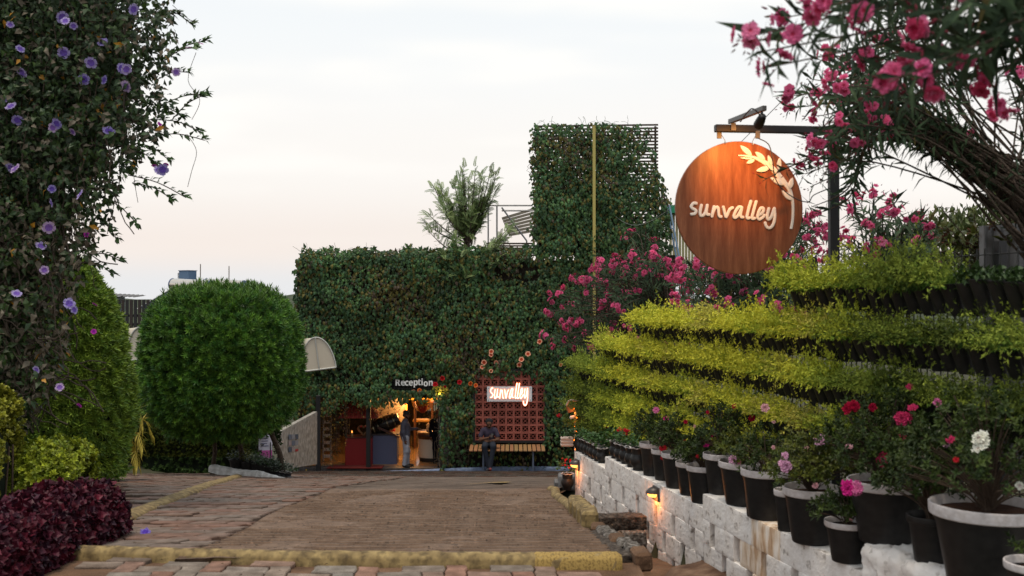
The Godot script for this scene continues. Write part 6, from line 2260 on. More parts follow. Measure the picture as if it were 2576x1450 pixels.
func build_sign() -> void:
	var d := 6.25
	# post, beam and lamp arm
	var o := thing("sign_post", "black steel post with long horizontal beam carrying the round sign", "post", Vector3(bx(2099, 6.3), 0.0, -6.3))
	var inv := -o.position
	var b := MB.new()
	b.box(Transform3D(Basis(), Vector3(0, by(318, 6.3) / 2, 0)), Vector3(0.058, by(318, 6.3), 0.058), 0.004)
	part("post", b, M.black_metal, o)
	b = MB.new()
	var e0 := spot(1800, 322, 6.22)
	var e1 := spot(2125, 328, 6.34)
	b.box(Transform3D(aim(e1 - e0, Vector3.UP, 1.0), (e0 + e1) / 2 + inv), Vector3(0.042, e0.distance_to(e1), 0.046), 0.004)
	part("beam", b, plain(0.035, 0.032, 0.032, 0.42, 0.4), o)
	b = MB.new()
	var a0 := spot(1838, 310, 6.25)
	var a1 := spot(1926, 276, 5.7)
	b.box(Transform3D(aim(a1 - a0, Vector3.UP, 1.0), (a0 + a1) / 2 + inv + Vector3(0, 0.012, 0)), Vector3(0.026, a0.distance_to(a1), 0.03), 0.003)
	part("lamp_arm", b, plain(0.10, 0.095, 0.09, 0.4, 0.4), o)
	b = MB.new()
	for q in [[1811, 330, 350], [1908, 330, 352]]:
		var p := spot(q[0], q[1] + 8, 6.24) + inv
		b.box(Transform3D(Basis(), p), Vector3(0.03, 0.05, 0.008), 0.002)
	b.box(Transform3D(Basis(), spot(1847, 318, 6.2) + inv), Vector3(0.03, 0.045, 0.004))
	part("hanger_plate", b, plain(0.12, 0.11, 0.10, 0.5, 0.3), o)
	b = MB.new()
	b.box(Transform3D(Basis(), Vector3(-0.05, 0.85, 0.06)), Vector3(0.02, 1.3, 0.012), 0.003)
	part("conduit", b, plain(0.5, 0.5, 0.5, 0.5), o)
	# lamp
	var lp := thing("sign_spotlight", "small black spotlight on the arm above the round sign", "lamp", spot(1915, 303, 5.74))
	var aimed := (spot(1858, 425, 6.25) - lp.position).normalized()
	b = MB.new()
	b.lathe([Vector2(0.0, -0.05), Vector2(0.022, -0.045), Vector2(0.027, 0.0), Vector2(0.03, 0.045), Vector2(0.026, 0.046)], Transform3D(aim(aimed, Vector3.UP, 1.0)), 14)
	part("housing", b, M.black_plastic, lp)
	b = MB.new()
	b.lathe([Vector2(0, 0.040), Vector2(0.025, 0.041), Vector2(0.0, 0.0415)], Transform3D(aim(aimed, Vector3.UP, 1.0)), 14)
	part("lamp_lens", b, glow(Color(1.0, 0.75, 0.45), 2.0), lp)
	b = MB.new()
	b.tube([Vector3(0, 0.0, 0), Vector3(0.012, 0.06, -0.004)], 0.007, 6)
	b.tube(smooth_path([Vector3(0, 0.02, 0.02), Vector3(-0.05, 0.07, 0.0), Vector3(-0.07, 0.03, -0.2)], 5), 0.004, 5)
	part("bracket", b, M.black_metal, lp)
	var sl := SpotLight3D.new()
	sl.name = "spotlight_beam"
	sl.light_color = Color(1.0, 0.66, 0.30)
	sl.light_energy = 0.75
	sl.light_size = 0.02
	sl.spot_range = 8.0
	sl.spot_angle = 41.0
	sl.spot_angle_attenuation = 0.9
	sl.spot_attenuation = 2.0
	sl.shadow_enabled = true
	lp.add_child(sl)
	sl.look_at_from_position(lp.position + aimed * 0.056, lp.position + aimed, Vector3.UP)
	sl.position = aimed * 0.056
	# round wooden board
	var rad := 0.415
	var c := spot(1861, 523, d)
	var rs := thing("round_hanging_sign", "round brown wooden hanging sign with white handwritten name and white leaf sprig", "sign", c)
	rs.rotation.y = 0.15
	b = MB.new()
	b.lathe([Vector2(0.0, -0.011), Vector2(rad - 0.003, -0.011), Vector2(rad, -0.008), Vector2(rad, 0.008), Vector2(rad - 0.003, 0.011), Vector2(0.0, 0.011)], Transform3D(Basis(Vector3.RIGHT, PI / 2)), 72)
	var flat := MB.new()           # keep the face flat-shaded up to its rim
	for k in 72:
		var t0 := TAU * k / 72.0
		var t1 := TAU * (k + 1) / 72.0
		var p0 := Vector3(cos(t0), sin(t0), 0)
		var p1 := Vector3(cos(t1), sin(t1), 0)
		var z := Vector3(0, 0, 0.011)
		flat.tri(z, p0 * (rad - 0.003) + z, p1 * (rad - 0.003) + z)
		flat.tri(-z, p1 * (rad - 0.003) - z, p0 * (rad - 0.003) - z)
		flat.quad(p0 * (rad - 0.003) + z, p0 * rad + z * 0.7, p1 * rad + z * 0.7, p1 * (rad - 0.003) + z)
		flat.quad(p0 * rad + z * 0.7, p0 * rad - z * 0.7, p1 * rad - z * 0.7, p1 * rad + z * 0.7)
		flat.quad(p0 * rad - z * 0.7, p0 * (rad - 0.003) - z, p1 * (rad - 0.003) - z, p1 * rad - z * 0.7)
	part("board", flat, wood_mat(), rs)
	var k := rad / 612.0
	var place := func(p: Vector2) -> Vector3: return Vector3((p.x - 632.0) * k, (795.0 - p.y) * k, 0.0)
	var cream := plain(0.78, 0.74, 0.68, 0.6)
	lettering(rs, place, 0.0088, 0.008, cream, "letter", 0.0155)
	# sprig: a tapering curved stem and its leaves
	b = MB.new()
	var sp := [[1125, 985, 11], [1140, 900, 11], [1144, 800, 11], [1138, 720, 13], [1110, 620, 18], [1050, 545, 24], [985, 470, 26], [920, 408, 24], [850, 365, 20], [770, 332, 12], [690, 318, 8], [612, 316, 5]]
	var pts := []
	var wid := []
	for q in sp:
		pts.append(Vector2(q[0], q[1]))
		wid.append(float(q[2]))
	var sm := smooth_path(pts, 4)
	var rows := []
	for j in sm.size():
		var t: Vector2 = (sm[mini(j + 1, sm.size() - 1)] - sm[maxi(j - 1, 0)]).normalized()
		var w := lerpf(wid[mini(j / 4, wid.size() - 1)], wid[mini(j / 4 + 1, wid.size() - 1)], (j % 4) / 4.0)
		var nrm := Vector2(-t.y, t.x) * w
		var row := PackedVector3Array()
		for e in [[-1.0, 0.011], [-1.0, 0.018], [-0.8, 0.0192], [0.8, 0.0192], [1.0, 0.018], [1.0, 0.011]]: row.append(place.call(sm[j] + nrm * e[0]) + Vector3(0, 0, e[1]))
		rows.append(row)
	b.grid(rows, false, false, Vector3.BACK)
	part("sprig_stem", b, cream, rs)
	var n := 0
	for q in [[742, 312, 634, 224, 27], [872, 350, 778, 279, 25], [770, 352, 694, 386, 20], [752, 345, 628, 338, 9], [935, 405, 903, 308, 20], [912, 425, 788, 455, 27], [1005, 440, 1014, 330, 22], [1052, 580, 922, 514, 26], [1112, 612, 1137, 512, 24], [1132, 718, 1036, 632, 28]]:
		var lb := MB.new()
		var a := Vector2(q[0], q[1])
		var e := Vector2(q[2], q[3])
		var nrm: Vector2 = Vector2(-(e - a).y, (e - a).x).normalized() * q[4]
		rows = []
		var zz := 0.0205 + 0.0004 * n
		for j in 11:
			var t := j / 10.0
			var w := 0.9 * pow(sin(PI * clampf(pow(t, 0.85), 0.0, 1.0)), 0.75) if t < 0.999 else 0.0
			var row := PackedVector3Array()
			for u in [[-1.0, 0.011], [-1.0, zz - 0.0015], [-0.85, zz], [0.85, zz], [1.0, zz - 0.0015], [1.0, 0.011]]: row.append(place.call(a.lerp(e, t) + nrm * w * u[0]) + Vector3(0, 0, u[1]))
			rows.append(row)
		lb.grid(rows, false, false, Vector3.BACK)
		fast_part("sprig_leaf", n, lb.mesh(), cream, rs)
		n += 1
	for q in [[490, 203], [757, 208]]:
		b = MB.new()
		var p: Vector3 = place.call(Vector2(q[0], q[1]))
		b.lathe([Vector2(0.004, -0.001), Vector2(0.0075, 0.0), Vector2(0.004, 0.002)], Transform3D(Basis(Vector3.RIGHT, PI / 2), p + Vector3(0, 0, 0.0125)), 10)
		part("eyelet", b, plain(0.6, 0.6, 0.6, 0.3, 0.9), rs)
		b = MB.new()
		b.tube(smooth_path([p + Vector3(0, 0, 0.016), p + Vector3(0.0, 0.018, 0.008), p + Vector3(0.022 if q[0] > 600 else -0.018, 0.052, 0.0)], 4), 0.0022, 5)
		part("hook_wire", b, M.grey_metal, rs)
	# thin black flex that loops down the face and away to the post
	var fx := thing("lamp_flex", "thin black cable looping across the leaf sprig of the round sign", "cable", spot(1910, 345, 6.12))
	b = MB.new()
	var fp := []
	for q in [[1906, 346, 6.18], [1935, 362, 6.12], [1945, 400, 6.1], [1950, 440, 6.1], [1965, 470, 6.1], [2000, 498, 6.12], [2035, 508, 6.2], [2050, 490, 6.25], [2098, 470, 6.3]]: fp.append(spot(q[0], q[1], q[2]) - fx.position)
	b.tube(smooth_path(fp, 6), 0.0035, 5)
	part("flex", b, M.wire, fx)
	var cb := thing("overhead_cable", "hair-thin cable running from the sign arm down to the creeper tower", "cable", spot(1985, 235, 6.0))
	b = MB.new()
	var cp := []
	for j in 13:
		var t := j / 12.0
		var p := spot(1990, 232, 6.0).lerp(spot(1550, 545, 30.4), t)
		cp.append(p + Vector3(0, -0.5 * sin(PI * t), 0) - cb.position)
	b.tube(cp, 0.0035, 4)
	part("strand", b, plain(0.25, 0.25, 0.25, 0.6), cb)

func fence_x(d: float) -> float: return wall_x(d) + 0.47

func build_fence_planters() -> void:
	rng.seed = 200
	var nrm := Vector3(-0.981, 0, 0.196)
	var face := Basis(Vector3.UP.cross(nrm).normalized(), Vector3.UP, nrm)
	# mesh fence
	var o := thing("mesh_fence", "black wire mesh fence that carries rows of planter pockets", "fence", Vector3(fence_x(7.0), -0.2, -7.0))
	var inv := Transform3D(Basis(), -o.position)
	var n := 0
	var by_top := func(d: float) -> float: return 1.60 if d < 6.35 else (1.26 if d < 9.3 else (0.98 if d < 10.4 else 0.76))
	var meshes := {}
	var d := 3.45
	while d < 11.55:
		var top: float = by_top.call(d)
		var lo := wall_top(d) - 0.02 if d < 10.1 else -0.45
		var key := [top, lo]
		if not meshes.has(key):
			var b := MB.new()
			b.box(Transform3D(Basis(), Vector3(0, (top + lo) / 2, 0)), Vector3(0.005, top - lo, 0.005))
			meshes[key] = b.mesh()
		fast_part("upright_wire", n, meshes[key], M.wire, o, inv * Transform3D(face, Vector3(fence_x(d), 0, -d)))
		n += 1
		d += 0.055
	n = 0
	for y in [1.57, 1.42, 1.25, 1.1, 0.95, 0.8, 0.65, 0.5, 0.35, 0.2, 0.05, -0.1]:
		var far_: float = 6.35 if y > 1.26 else (9.3 if y > 0.98 else (10.4 if y > 0.76 else 11.55))
		var p0 := Vector3(fence_x(3.4), y, -3.4)
		var p1 := Vector3(fence_x(far_), y, -far_)
		var b := MB.new()
		b.tube([p0 - o.position, p1 - o.position], 0.003, 4)
		fast_part("cross_wire", n, b.mesh(), M.wire, o)
		n += 1
	n = 0
	for q in [6.32, 9.28, 11.5, 7.9, 4.6]:
		var b := MB.new()
		var top: float = by_top.call(q - 0.1) + 0.03
		b.box(Transform3D(face, Vector3(fence_x(q) + 0.03, (top - 0.5) / 2, -q) - o.position), Vector3(0.04, top + 0.5, 0.04))
		fast_part("post", n, b.mesh(), M.black_metal, o)
		n += 1
	# the planter pocket: a slanting black cup hooked to the wire
	var cup := MB.new()
	var rows := []
	for q in [[-0.15, 0.030, 0.012, 0.034], [-0.145, 0.034, 0.012, 0.036], [0.0, 0.048, 0.055, 0.052], [0.004, 0.052, 0.056, 0.056], [0.004, 0.046, 0.055, 0.050], [-0.025, 0.042, 0.05, 0.046]]:
		var row := PackedVector3Array()
		for k in 10:
			var a := TAU * k / 10.0
			row.append(Vector3(cos(a) * q[1], q[0], q[2] + 0.045 + sin(a) * q[3]))
		rows.append(row)
	cup.grid(rows, true)
	for k in range(1, 9): cup.out([rows[0][0], rows[0][k], rows[0][k + 1]], Vector3(0, 0, 0.06))
	cup.col = Color.WHITE
	cup.box(Transform3D(Basis(), Vector3(0, -0.02, 0.004)), Vector3(0.02, 0.05, 0.012))
	var cup_mesh := cup.mesh()
	# sedum: many thin stems tufted with tiny leaves, spilling forwards
	var sed := []
	for v in 7:
		var b := MB.new()
		for k in 66:
			var p := Vector3(r(-0.05, 0.05), -0.015, 0.10 + r(-0.05, 0.05))
			var dir := Vector3(r(-0.7, 0.7), r(0.35, 1.1), r(-0.35, 1.05)).normalized()
			var len_ := r(0.075, 0.175) * (1.25 if rng.randf() < 0.12 else 1.0)
			var seg := 6
			var tone := r(0.7, 1.15)
			for j in seg:
				var q := p + dir * len_ / seg
				var f := float(j) / seg
				b.col = Color(tone * lerpf(0.42, 1.15, f), tone * lerpf(0.66, 1.08, f), tone * lerpf(0.8, 1.0, f))
				for m in (3 if j < seg - 1 else 6):
					var ld := (dir * r(0.3, 0.9) + rdir() * 0.8).normalized()
					b.blade(Transform3D(aim(ld, rdir(), 1.0), p.lerp(q, rng.randf())), r(0.011, 0.021), r(0.005, 0.0075), 0.1)
				p = q
				dir = (dir + Vector3(r(-0.22, 0.22), r(-0.34, 0.12), r(-0.1, 0.22))).normalized()
		sed.append(b.mesh())
	var leafy := []
	for v in 3:
		var b := MB.new()
		for k in 60:
			var a := r(0, TAU)
			var t := r(0.2, 1.1)
			var tone := r(0.7, 1.2)
			b.col = Color(tone, tone, tone)
			b.leaf(Transform3D(aim(Vector3(cos(a) * sin(t), cos(t), sin(a) * sin(t)), Vector3.UP, 1.0), Vector3(r(-0.05, 0.05), r(-0.02, 0.05), 0.1 + r(-0.05, 0.05))), r(0.035, 0.06), r(0.018, 0.026))
		leafy.append(b.mesh())
	var tone_m := []
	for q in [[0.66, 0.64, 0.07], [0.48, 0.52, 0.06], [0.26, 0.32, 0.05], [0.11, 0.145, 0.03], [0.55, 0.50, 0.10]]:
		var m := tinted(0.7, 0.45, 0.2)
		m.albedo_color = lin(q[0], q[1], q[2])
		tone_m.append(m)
	var green_m := tinted(0.5, 0.4, 0.4)
	green_m.albedo_color = lin(0.045, 0.085, 0.025)
	var row_names := ["top row", "second row from the top", "third row from the top", "fourth row from the top", "fifth row from the top", "sixth row from the top", "lowest row"]
	var defs := [[1.44, 6.28, 3.6], [1.165, 9.2, 3.75], [0.89, 10.3, 4.0], [0.62, 11.4, 4.9], [0.36, 11.4, 6.5], [0.16, 11.4, 7.6], [-0.03, 11.4, 8.6]]
	for rw in defs.size():
		var q = defs[rw]
		var dd: float = q[1]
		var k := 1
		var step := 0.108 if rw < 3 else 0.122
		while dd > q[2]:
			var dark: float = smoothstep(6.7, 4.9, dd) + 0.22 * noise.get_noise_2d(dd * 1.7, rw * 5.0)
			var is_leafy: bool = (rw == 0 and dd < 4.75) or (dd < 4.7 and rng.randf() < 0.35)
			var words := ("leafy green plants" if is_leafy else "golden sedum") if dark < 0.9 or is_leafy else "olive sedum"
			var pk := thing("planter_pocket", "black pocket of %s, %s, %s from its far end" % [words, row_names[rw], ordinal(k)], "planter", Vector3(fence_x(dd), q[0] + r(-0.006, 0.006), -dd) + nrm * 0.006, "planter pockets in rows on the mesh fence")
			pk.basis = face * Basis(Vector3.UP, r(-0.09, 0.09)) * Basis(Vector3.RIGHT, r(-0.03, 0.05))
			fast_part("pocket", 0, cup_mesh, M.black_plastic, pk)
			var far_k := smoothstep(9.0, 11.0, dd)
			if is_leafy:
				fast_part("leaves", 0, leafy[rng.randi() % 3], green_m, pk)
			else:
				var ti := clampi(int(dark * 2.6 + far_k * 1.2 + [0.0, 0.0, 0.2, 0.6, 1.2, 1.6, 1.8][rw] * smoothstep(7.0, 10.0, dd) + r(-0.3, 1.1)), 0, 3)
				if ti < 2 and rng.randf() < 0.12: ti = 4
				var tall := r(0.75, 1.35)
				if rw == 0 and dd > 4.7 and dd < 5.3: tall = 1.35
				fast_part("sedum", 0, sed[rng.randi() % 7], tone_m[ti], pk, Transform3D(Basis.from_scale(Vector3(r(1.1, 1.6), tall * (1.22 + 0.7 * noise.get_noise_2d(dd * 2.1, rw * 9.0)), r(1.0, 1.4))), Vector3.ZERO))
			dd -= step * r(0.96, 1.04)
			k += 1
	# grey conduit and black hose clipped along the fence
	for q in [["grey_conduit", "thin grey conduit sloping across the lower planter rows", [[1595, 1045, 9.4], [1650, 1070, 9.0], [1730, 1100, 8.2], [1775, 1120, 7.6], [1800, 1135, 7.2]], 0.009, plain(0.16, 0.17, 0.17, 0.5)], ["black_hose", "thick black hose sagging along the fence behind the azalea pots", [[1888, 1122, 6.6], [1935, 1112, 6.35], [1990, 1108, 6.1], [2045, 1112, 5.9], [2110, 1105, 5.7]], 0.016, M.black_plastic]]:
		var p: Array = []
		for s in q[2]: p.append(spot(s[0], s[1], s[2]))
		var h := thing(q[0], q[1], "hose", p[0])
		var pp := []
		for v in smooth_path(p, 6): pp.append(v - h.position)
		var b := MB.new()
		b.tube(pp, q[3], 8)
		part("run", b, q[4], h)
	var rl := thing("top_rail_pipe", "pale pipe rail lying along the top of the fence beside the sign post", "pipe", spot(2050, 700, 6.2))
	var b2 := MB.new()
	b2.tube([Vector3.ZERO, spot(2250, 690, 5.6) - rl.position], 0.014, 8)
	part("tube", b2, plain(0.35, 0.33, 0.31, 0.5), rl)
	b2 = MB.new()
	b2.box(Transform3D(Basis(), Vector3(-0.01, -0.02, 0)), Vector3(0.06, 0.06, 0.06), 0.01)
	part("clamp", b2, M.black_plastic, rl)

func place_pot(x: float, off: float) -> float: return (2.66 + off) / ((x - 1288.0) / F + 0.2)

func pot_shell(o: Node3D, rad: float, h: float, white: bool) -> void:
	var b := MB.new()
	b.lathe([Vector2(0.0, 0.004), Vector2(rad * 0.70, 0.002), Vector2(rad * 0.72, 0.008), Vector2(rad * 0.94, h * 0.80), Vector2(rad * 0.97, h * 0.805), Vector2(rad * 0.97, h * 0.86)], Transform3D(), 28)
	part("pot", b, M.black_plastic, o)
	b = MB.new()
	var t := h * 0.855
	b.lathe([Vector2(rad * 0.965, t - 0.002), Vector2(rad * 1.03, t), Vector2(rad * 1.05, t + 0.006), Vector2(rad * 1.06, h - 0.004), Vector2(rad * 1.04, h), Vector2(rad * 0.97, h - 0.002), Vector2(rad * 0.93, t)], Transform3D(), 28)
	part("rim", b, M.white_rim if white else M.black_plastic, o)
	b = MB.new()
	var rows := []
	for j in 5:
		var row := PackedVector3Array()
		for k in 20:
			var a := TAU * k / 20.0
			var q := rad * 0.95 * j / 4.0
			row.append(Vector3(cos(a) * q, h - 0.03 + (0.012 * noise.get_noise_2d(cos(a) * q * 40.0, sin(a) * q * 40.0 + o.position.z) if j < 4 else -0.008), sin(a) * q))
		rows.append(row)
	b.grid(rows, true, false, Vector3.UP)
	part("soil", b, M.compost, o)

func azalea(o: Node3D, h: float, spread: float, tall: float, n: int, flowers: Array, c0: Color, c1: Color) -> void:
	var sb := MB.new()
	var xs := []
	var cs := []
	var sprig: MB = M.azalea_sprig
	for k in int(n * 0.72):
		var a := r(0, TAU)
		var u := sqrt(rng.randf())
		var top := Vector3(cos(a) * spread * u, h + tall * (1.0 - 0.55 * u * u) * r(0.35, 1.05), sin(a) * spread * u)
		if k % 2 == 0:
			var p := smooth_path([Vector3(r(-0.02, 0.02), h - 0.03, r(-0.02, 0.02)), Vector3(top.x * 0.4, lerpf(h, top.y, 0.55), top.z * 0.4), top], 3)
			sb.tube(p, 0.0026, 4, false)
		for j in 3:
			var q := top + rdir() * 0.028
			xs.append(Transform3D(aim(Vector3(cos(a) * u, 0.8, sin(a) * u) + rdir() * 0.7, rdir(), r(0.75, 1.25)), q))
			cs.append(green_mix(c0, c1, 0.6, 1.35))
	part("stems", sb, M.stem, o).set_meta("kind", "stuff")
	many("foliage", sprig, M.leaf_shiny, xs, cs, o)
	for k in flowers.size():
		var f = flowers[k]
		# x across, y above the rim, z towards the drive, size, colour
		var q := Vector3(f[0], h + f[1], f[2])
		for j in (3 if f[3] > 1.0 else 1):
			var dir := (Vector3(-0.4, 0.5, 0.8) + rdir() * 0.7).normalized()
			fast_part("flower", k * 3 + j, M.azalea_blooms[rng.randi() % 2], M.blooms[f[4]], o, Transform3D(aim(dir, rdir(), minf(f[3], 1.15) * r(0.85, 1.1)), q + (rdir() * 0.018 if j else Vector3.ZERO)))

func build_pots() -> void:
	rng.seed = 300
	M.azalea_sprig = oval_sprig(7, 0.030, 0.0125, 1.2, 0.5)
	M.azalea_blooms = [flower_mesh(6, 3, 0.030, 0.3, 0.2, Color(0.8, 0.7, 0.7)), flower_mesh(5, 3, 0.027, 0.45, 0.25, Color(0.75, 0.6, 0.65))]
	M.blooms = {"pink": petal_mat(0.70, 0.20, 0.42), "rose": petal_mat(0.62, 0.05, 0.16), "crimson": petal_mat(0.42, 0.012, 0.05), "red": petal_mat(0.62, 0.03, 0.05), "pale": petal_mat(0.80, 0.46, 0.50), "lilac": petal_mat(0.72, 0.42, 0.60), "white": petal_mat(0.82, 0.82, 0.74), "magenta": petal_mat(0.60, 0.03, 0.26)}
	var dk := Color(0.022, 0.040, 0.012)
	var md := Color(0.055, 0.080, 0.016)
	var yl := Color(0.12, 0.13, 0.02)
	# bearing, offset behind the wall face, rim radius, height, foliage spread, height, twigs, flowers, colours, white rim, label
	var list := [
		[1640, 0.10, 0.098, 0.265, 0.15, 0.30, 110, [[0.02, 0.27, 0.1, 0.95, "pink"], [0.10, 0.2, 0.1, 0.8, "magenta"], [0.13, 0.16, 0.08, 0.6, "pale"]], dk, md, true, "tall black white-rimmed pot nearest the scalloped vases, azalea with one mauve bloom"],
		[1668, 0.11, 0.090, 0.24, 0.13, 0.20, 80, [[-0.02, 0.02, 0.12, 1.1, "red"], [0.0, -0.05, 0.13, 1.2, "red"], [-0.03, 0.10, 0.1, 0.6, "pale"]], dk, md, true, "black pot with white rim whose azalea hangs coral-red blooms over the front"],
		[1702, 0.10, 0.112, 0.265, 0.16, 0.26, 110, [[0.05, 0.24, 0.1, 0.6, "crimson"], [0.12, 0.2, 0.08, 0.55, "pale"], [0.04, 0.1, 0.14, 0.5, "red"]], dk, md, true, "black pot with white rim directly above the lit wall lamp, dark azalea"],
		[1735, 0.09, 0.098, 0.24, 0.12, 0.18, 80, [[0.06, 0.17, 0.08, 0.8, "rose"], [0.0, 0.12, 0.1, 0.5, "pale"]], dk, md, true, "black pot with white rim between the lit wall lamp and the small narrow pot"],
		[1750, 0.05, 0.035, 0.17, 0.03, 0.03, 8, [], dk, md, true, "very small narrow black pot squeezed between two larger white-rimmed pots"],
		[1768, 0.08, 0.112, 0.26, 0.15, 0.24, 115, [[0.0, 0.15, 0.13, 0.8, "magenta"], [0.09, 0.17, 0.12, 1.15, "magenta"], [0.05, 0.22, 0.1, 0.6, "rose"], [-0.06, 0.08, 0.12, 0.5, "red"]], dk, md, true, "black pot with white rim and magenta azalea, last pot before the wall steps up"],
		[1812, 0.12, 0.112, 0.275, 0.17, 0.34, 130, [[0.08, 0.32, 0.08, 0.75, "crimson"], [0.2, 0.24, 0.06, 0.85, "crimson"], [-0.1, 0.28, 0.06, 0.5, "crimson"]], dk, md, true, "black white-rimmed pot on the step of the wall, tall azalea with crimson blooms"],
		[1866, 0.11, 0.142, 0.28, 0.19, 0.17, 150, [[-0.09, 0.03, 0.15, 0.95, "lilac"], [-0.05, 0.02, 0.16, 0.8, "pink"], [0.06, 0.07, 0.14, 0.6, "pink"]], md, yl, true, "wide black white-rimmed pot with low olive azalea, mauve blooms at its rim"],
		[1926, 0.08, 0.142, 0.30, 0.16, 0.26, 70, [[0.0, 0.36, -0.02, 1.0, "pale"], [0.05, 0.28, 0.0, 0.5, "pale"], [0.08, 0.1, 0.1, 0.5, "pale"]], dk, md, true, "big black pot with broad white rim, bare red soil and one pale bloom"],
		[1893, 0.02, 0.05, 0.235, 0.05, 0.04, 8, [], dk, md, true, "small narrow pale-rimmed black pot in front of the bare-soil pot"],
		[1978, 0.05, 0.068, 0.235, 0.06, 0.05, 10, [], dk, md, true, "slim pale-rimmed black pot between the bare-soil pot and lilac-flowered pot"],
		[2042, 0.06, 0.148, 0.30, 0.23, 0.30, 230, [[-0.19, 0.13, 0.16, 1.05, "lilac"], [-0.17, 0.18, 0.1, 0.8, "lilac"], [0.03, 0.26, 0.1, 1.1, "lilac"], [0.10, 0.25, 0.08, 0.9, "pale"], [-0.06, 0.22, 0.12, 0.7, "pale"], [-0.04, 0.04, 0.2, 0.7, "pale"], [-0.22, 0.22, 0.05, 0.5, "pale"]], md, yl, true, "large black white-rimmed pot with yellowish azalea and clusters of lilac-pink blooms"],
		[2131, 0.04, 0.108, 0.205, 0.16, 0.15, 90, [[-0.02, 0.02, 0.1, 0.4, "pale"]], dk, md, true, "short black pot with thin pale rim and sparse sprig by the rough stone"],
		[2227, 0.13, 0.172, 0.30, 0.29, 0.42, 330, [[-0.24, -0.01, 0.2, 1.15, "magenta"], [-0.21, 0.0, 0.22, 1.1, "pink"], [-0.09, 0.14, 0.24, 1.1, "rose"], [0.02, 0.32, 0.2, 1.2, "rose"], [0.07, 0.36, 0.16, 0.9, "rose"], [0.0, 0.23, 0.22, 0.75, "rose"], [-0.2, 0.36, 0.1, 1.05, "crimson"], [-0.1, 0.36, 0.1, 0.8, "crimson"], [0.1, 0.45, 0.05, 0.6, "rose"], [-0.22, 0.17, 0.12, 0.7, "pale"], [-0.02, 0.1, 0.25, 0.5, "rose"]], dk, md, true, "very large white-rimmed black pot on the rough stone, big magenta and rose blooms"],
		[2344, 0.10, 0.105, 0.215, 0.22, 0.42, 230, [[0.02, 0.33, 0.12, 0.7, "lilac"], [0.1, 0.36, 0.08, 0.5, "rose"], [0.02, 0.5, 0.02, 0.8, "pink"]], dk, md, false, "plain all-black pot without white rim, between the two largest pots"],
		[2484, 0.10, 0.215, 0.34, 0.33, 0.45, 330, [[-0.12, 0.29, 0.2, 1.2, "white"], [-0.14, 0.25, 0.22, 0.8, "white"], [-0.2, 0.27, 0.12, 0.7, "rose"], [-0.2, 0.2, 0.16, 0.5, "red"], [0.1, 0.33, 0.15, 0.6, "pale"], [0.0, 0.12, 0.26, 0.7, "white"]], dk, md, true, "huge white-rimmed black pot at the right edge, azalea with white bloom"],
		[2600, 0.02, 0.10, 0.20, 0.08, 0.08, 20, [], dk, md, true, "small pale-rimmed black pot cut off at the lower right edge of the view"],
	]
	for q in list:
		var d := place_pot(q[0], q[1])
		var x: float = wall_x(d) + q[1]
		var o := thing("azalea_pot", q[11], "potted plant", Vector3(x, wall_top(d) + 0.002, -d), "azaleas in black pots along the wall")
		if q[0] == 2227.0: o.position.y = 0.19
		pot_shell(o, q[2], q[3], q[10])
		azalea(o, q[3], q[4], q[5], q[6], q[7], q[8], q[9])
	vase_pots()
	left_pots()

func vase_shell(o: Node3D, rad: float, h: float, m: Material) -> void:
	var b := MB.new()
	b.lathe([Vector2(0, 0.0), Vector2(rad * 0.62, 0.0), Vector2(rad * 0.66, h * 0.06), Vector2(rad * 0.6, h * 0.1), Vector2(rad * 0.92, h * 0.28), Vector2(rad, h * 0.45), Vector2(rad * 0.9, h * 0.6), Vector2(rad * 0.76, h * 0.68), Vector2(rad * 0.76, h * 0.72), Vector2(rad * 0.8, h * 0.74), Vector2(rad * 0.8, h * 0.88), Vector2(rad * 0.9, h * 0.95)], Transform3D(), 18)
	part("vase", b, m, o)
	var rows := []
	for q in [[0.88, 0.945], [1.02, 0.975], [0.98, 1.0], [0.84, 0.985]]:
		var row := PackedVector3Array()
		for k in 32:
			var a := TAU * k / 32.0
			var sc := 1.0 + 0.045 * cos(a * 8.0)
			row.append(Vector3(cos(a) * rad * q[0] * sc, h * q[1] + h * 0.022 * cos(a * 8.0), sin(a) * rad * q[0] * sc))
		rows.append(row)
	b = MB.new()
	b.grid(rows, true)
	part("scalloped_rim", b, M.white_rim, o)

func round_leaves(o: Node3D, h: float, spread: float, tall: float, n: int, c0: Color, c1: Color) -> void:
	var xs := []
	var cs := []
	for k in n:
		var a := r(0, TAU)
		var u := sqrt(rng.randf())
		xs.append(Transform3D(aim(Vector3(cos(a) * u, r(0.0, 0.9), sin(a) * u), Vector3.UP + rdir() * 0.5, r(0.022, 0.042)), Vector3(cos(a) * u * spread, h + tall * rng.randf() * (1.1 - 0.6 * u), sin(a) * u * spread)))
		cs.append(green_mix(c0, c1, 0.6, 1.3))
	many("foliage", leaf_mesh(1.0, 0.85, 0.12, 0.2), M.leaf, xs, cs, o)

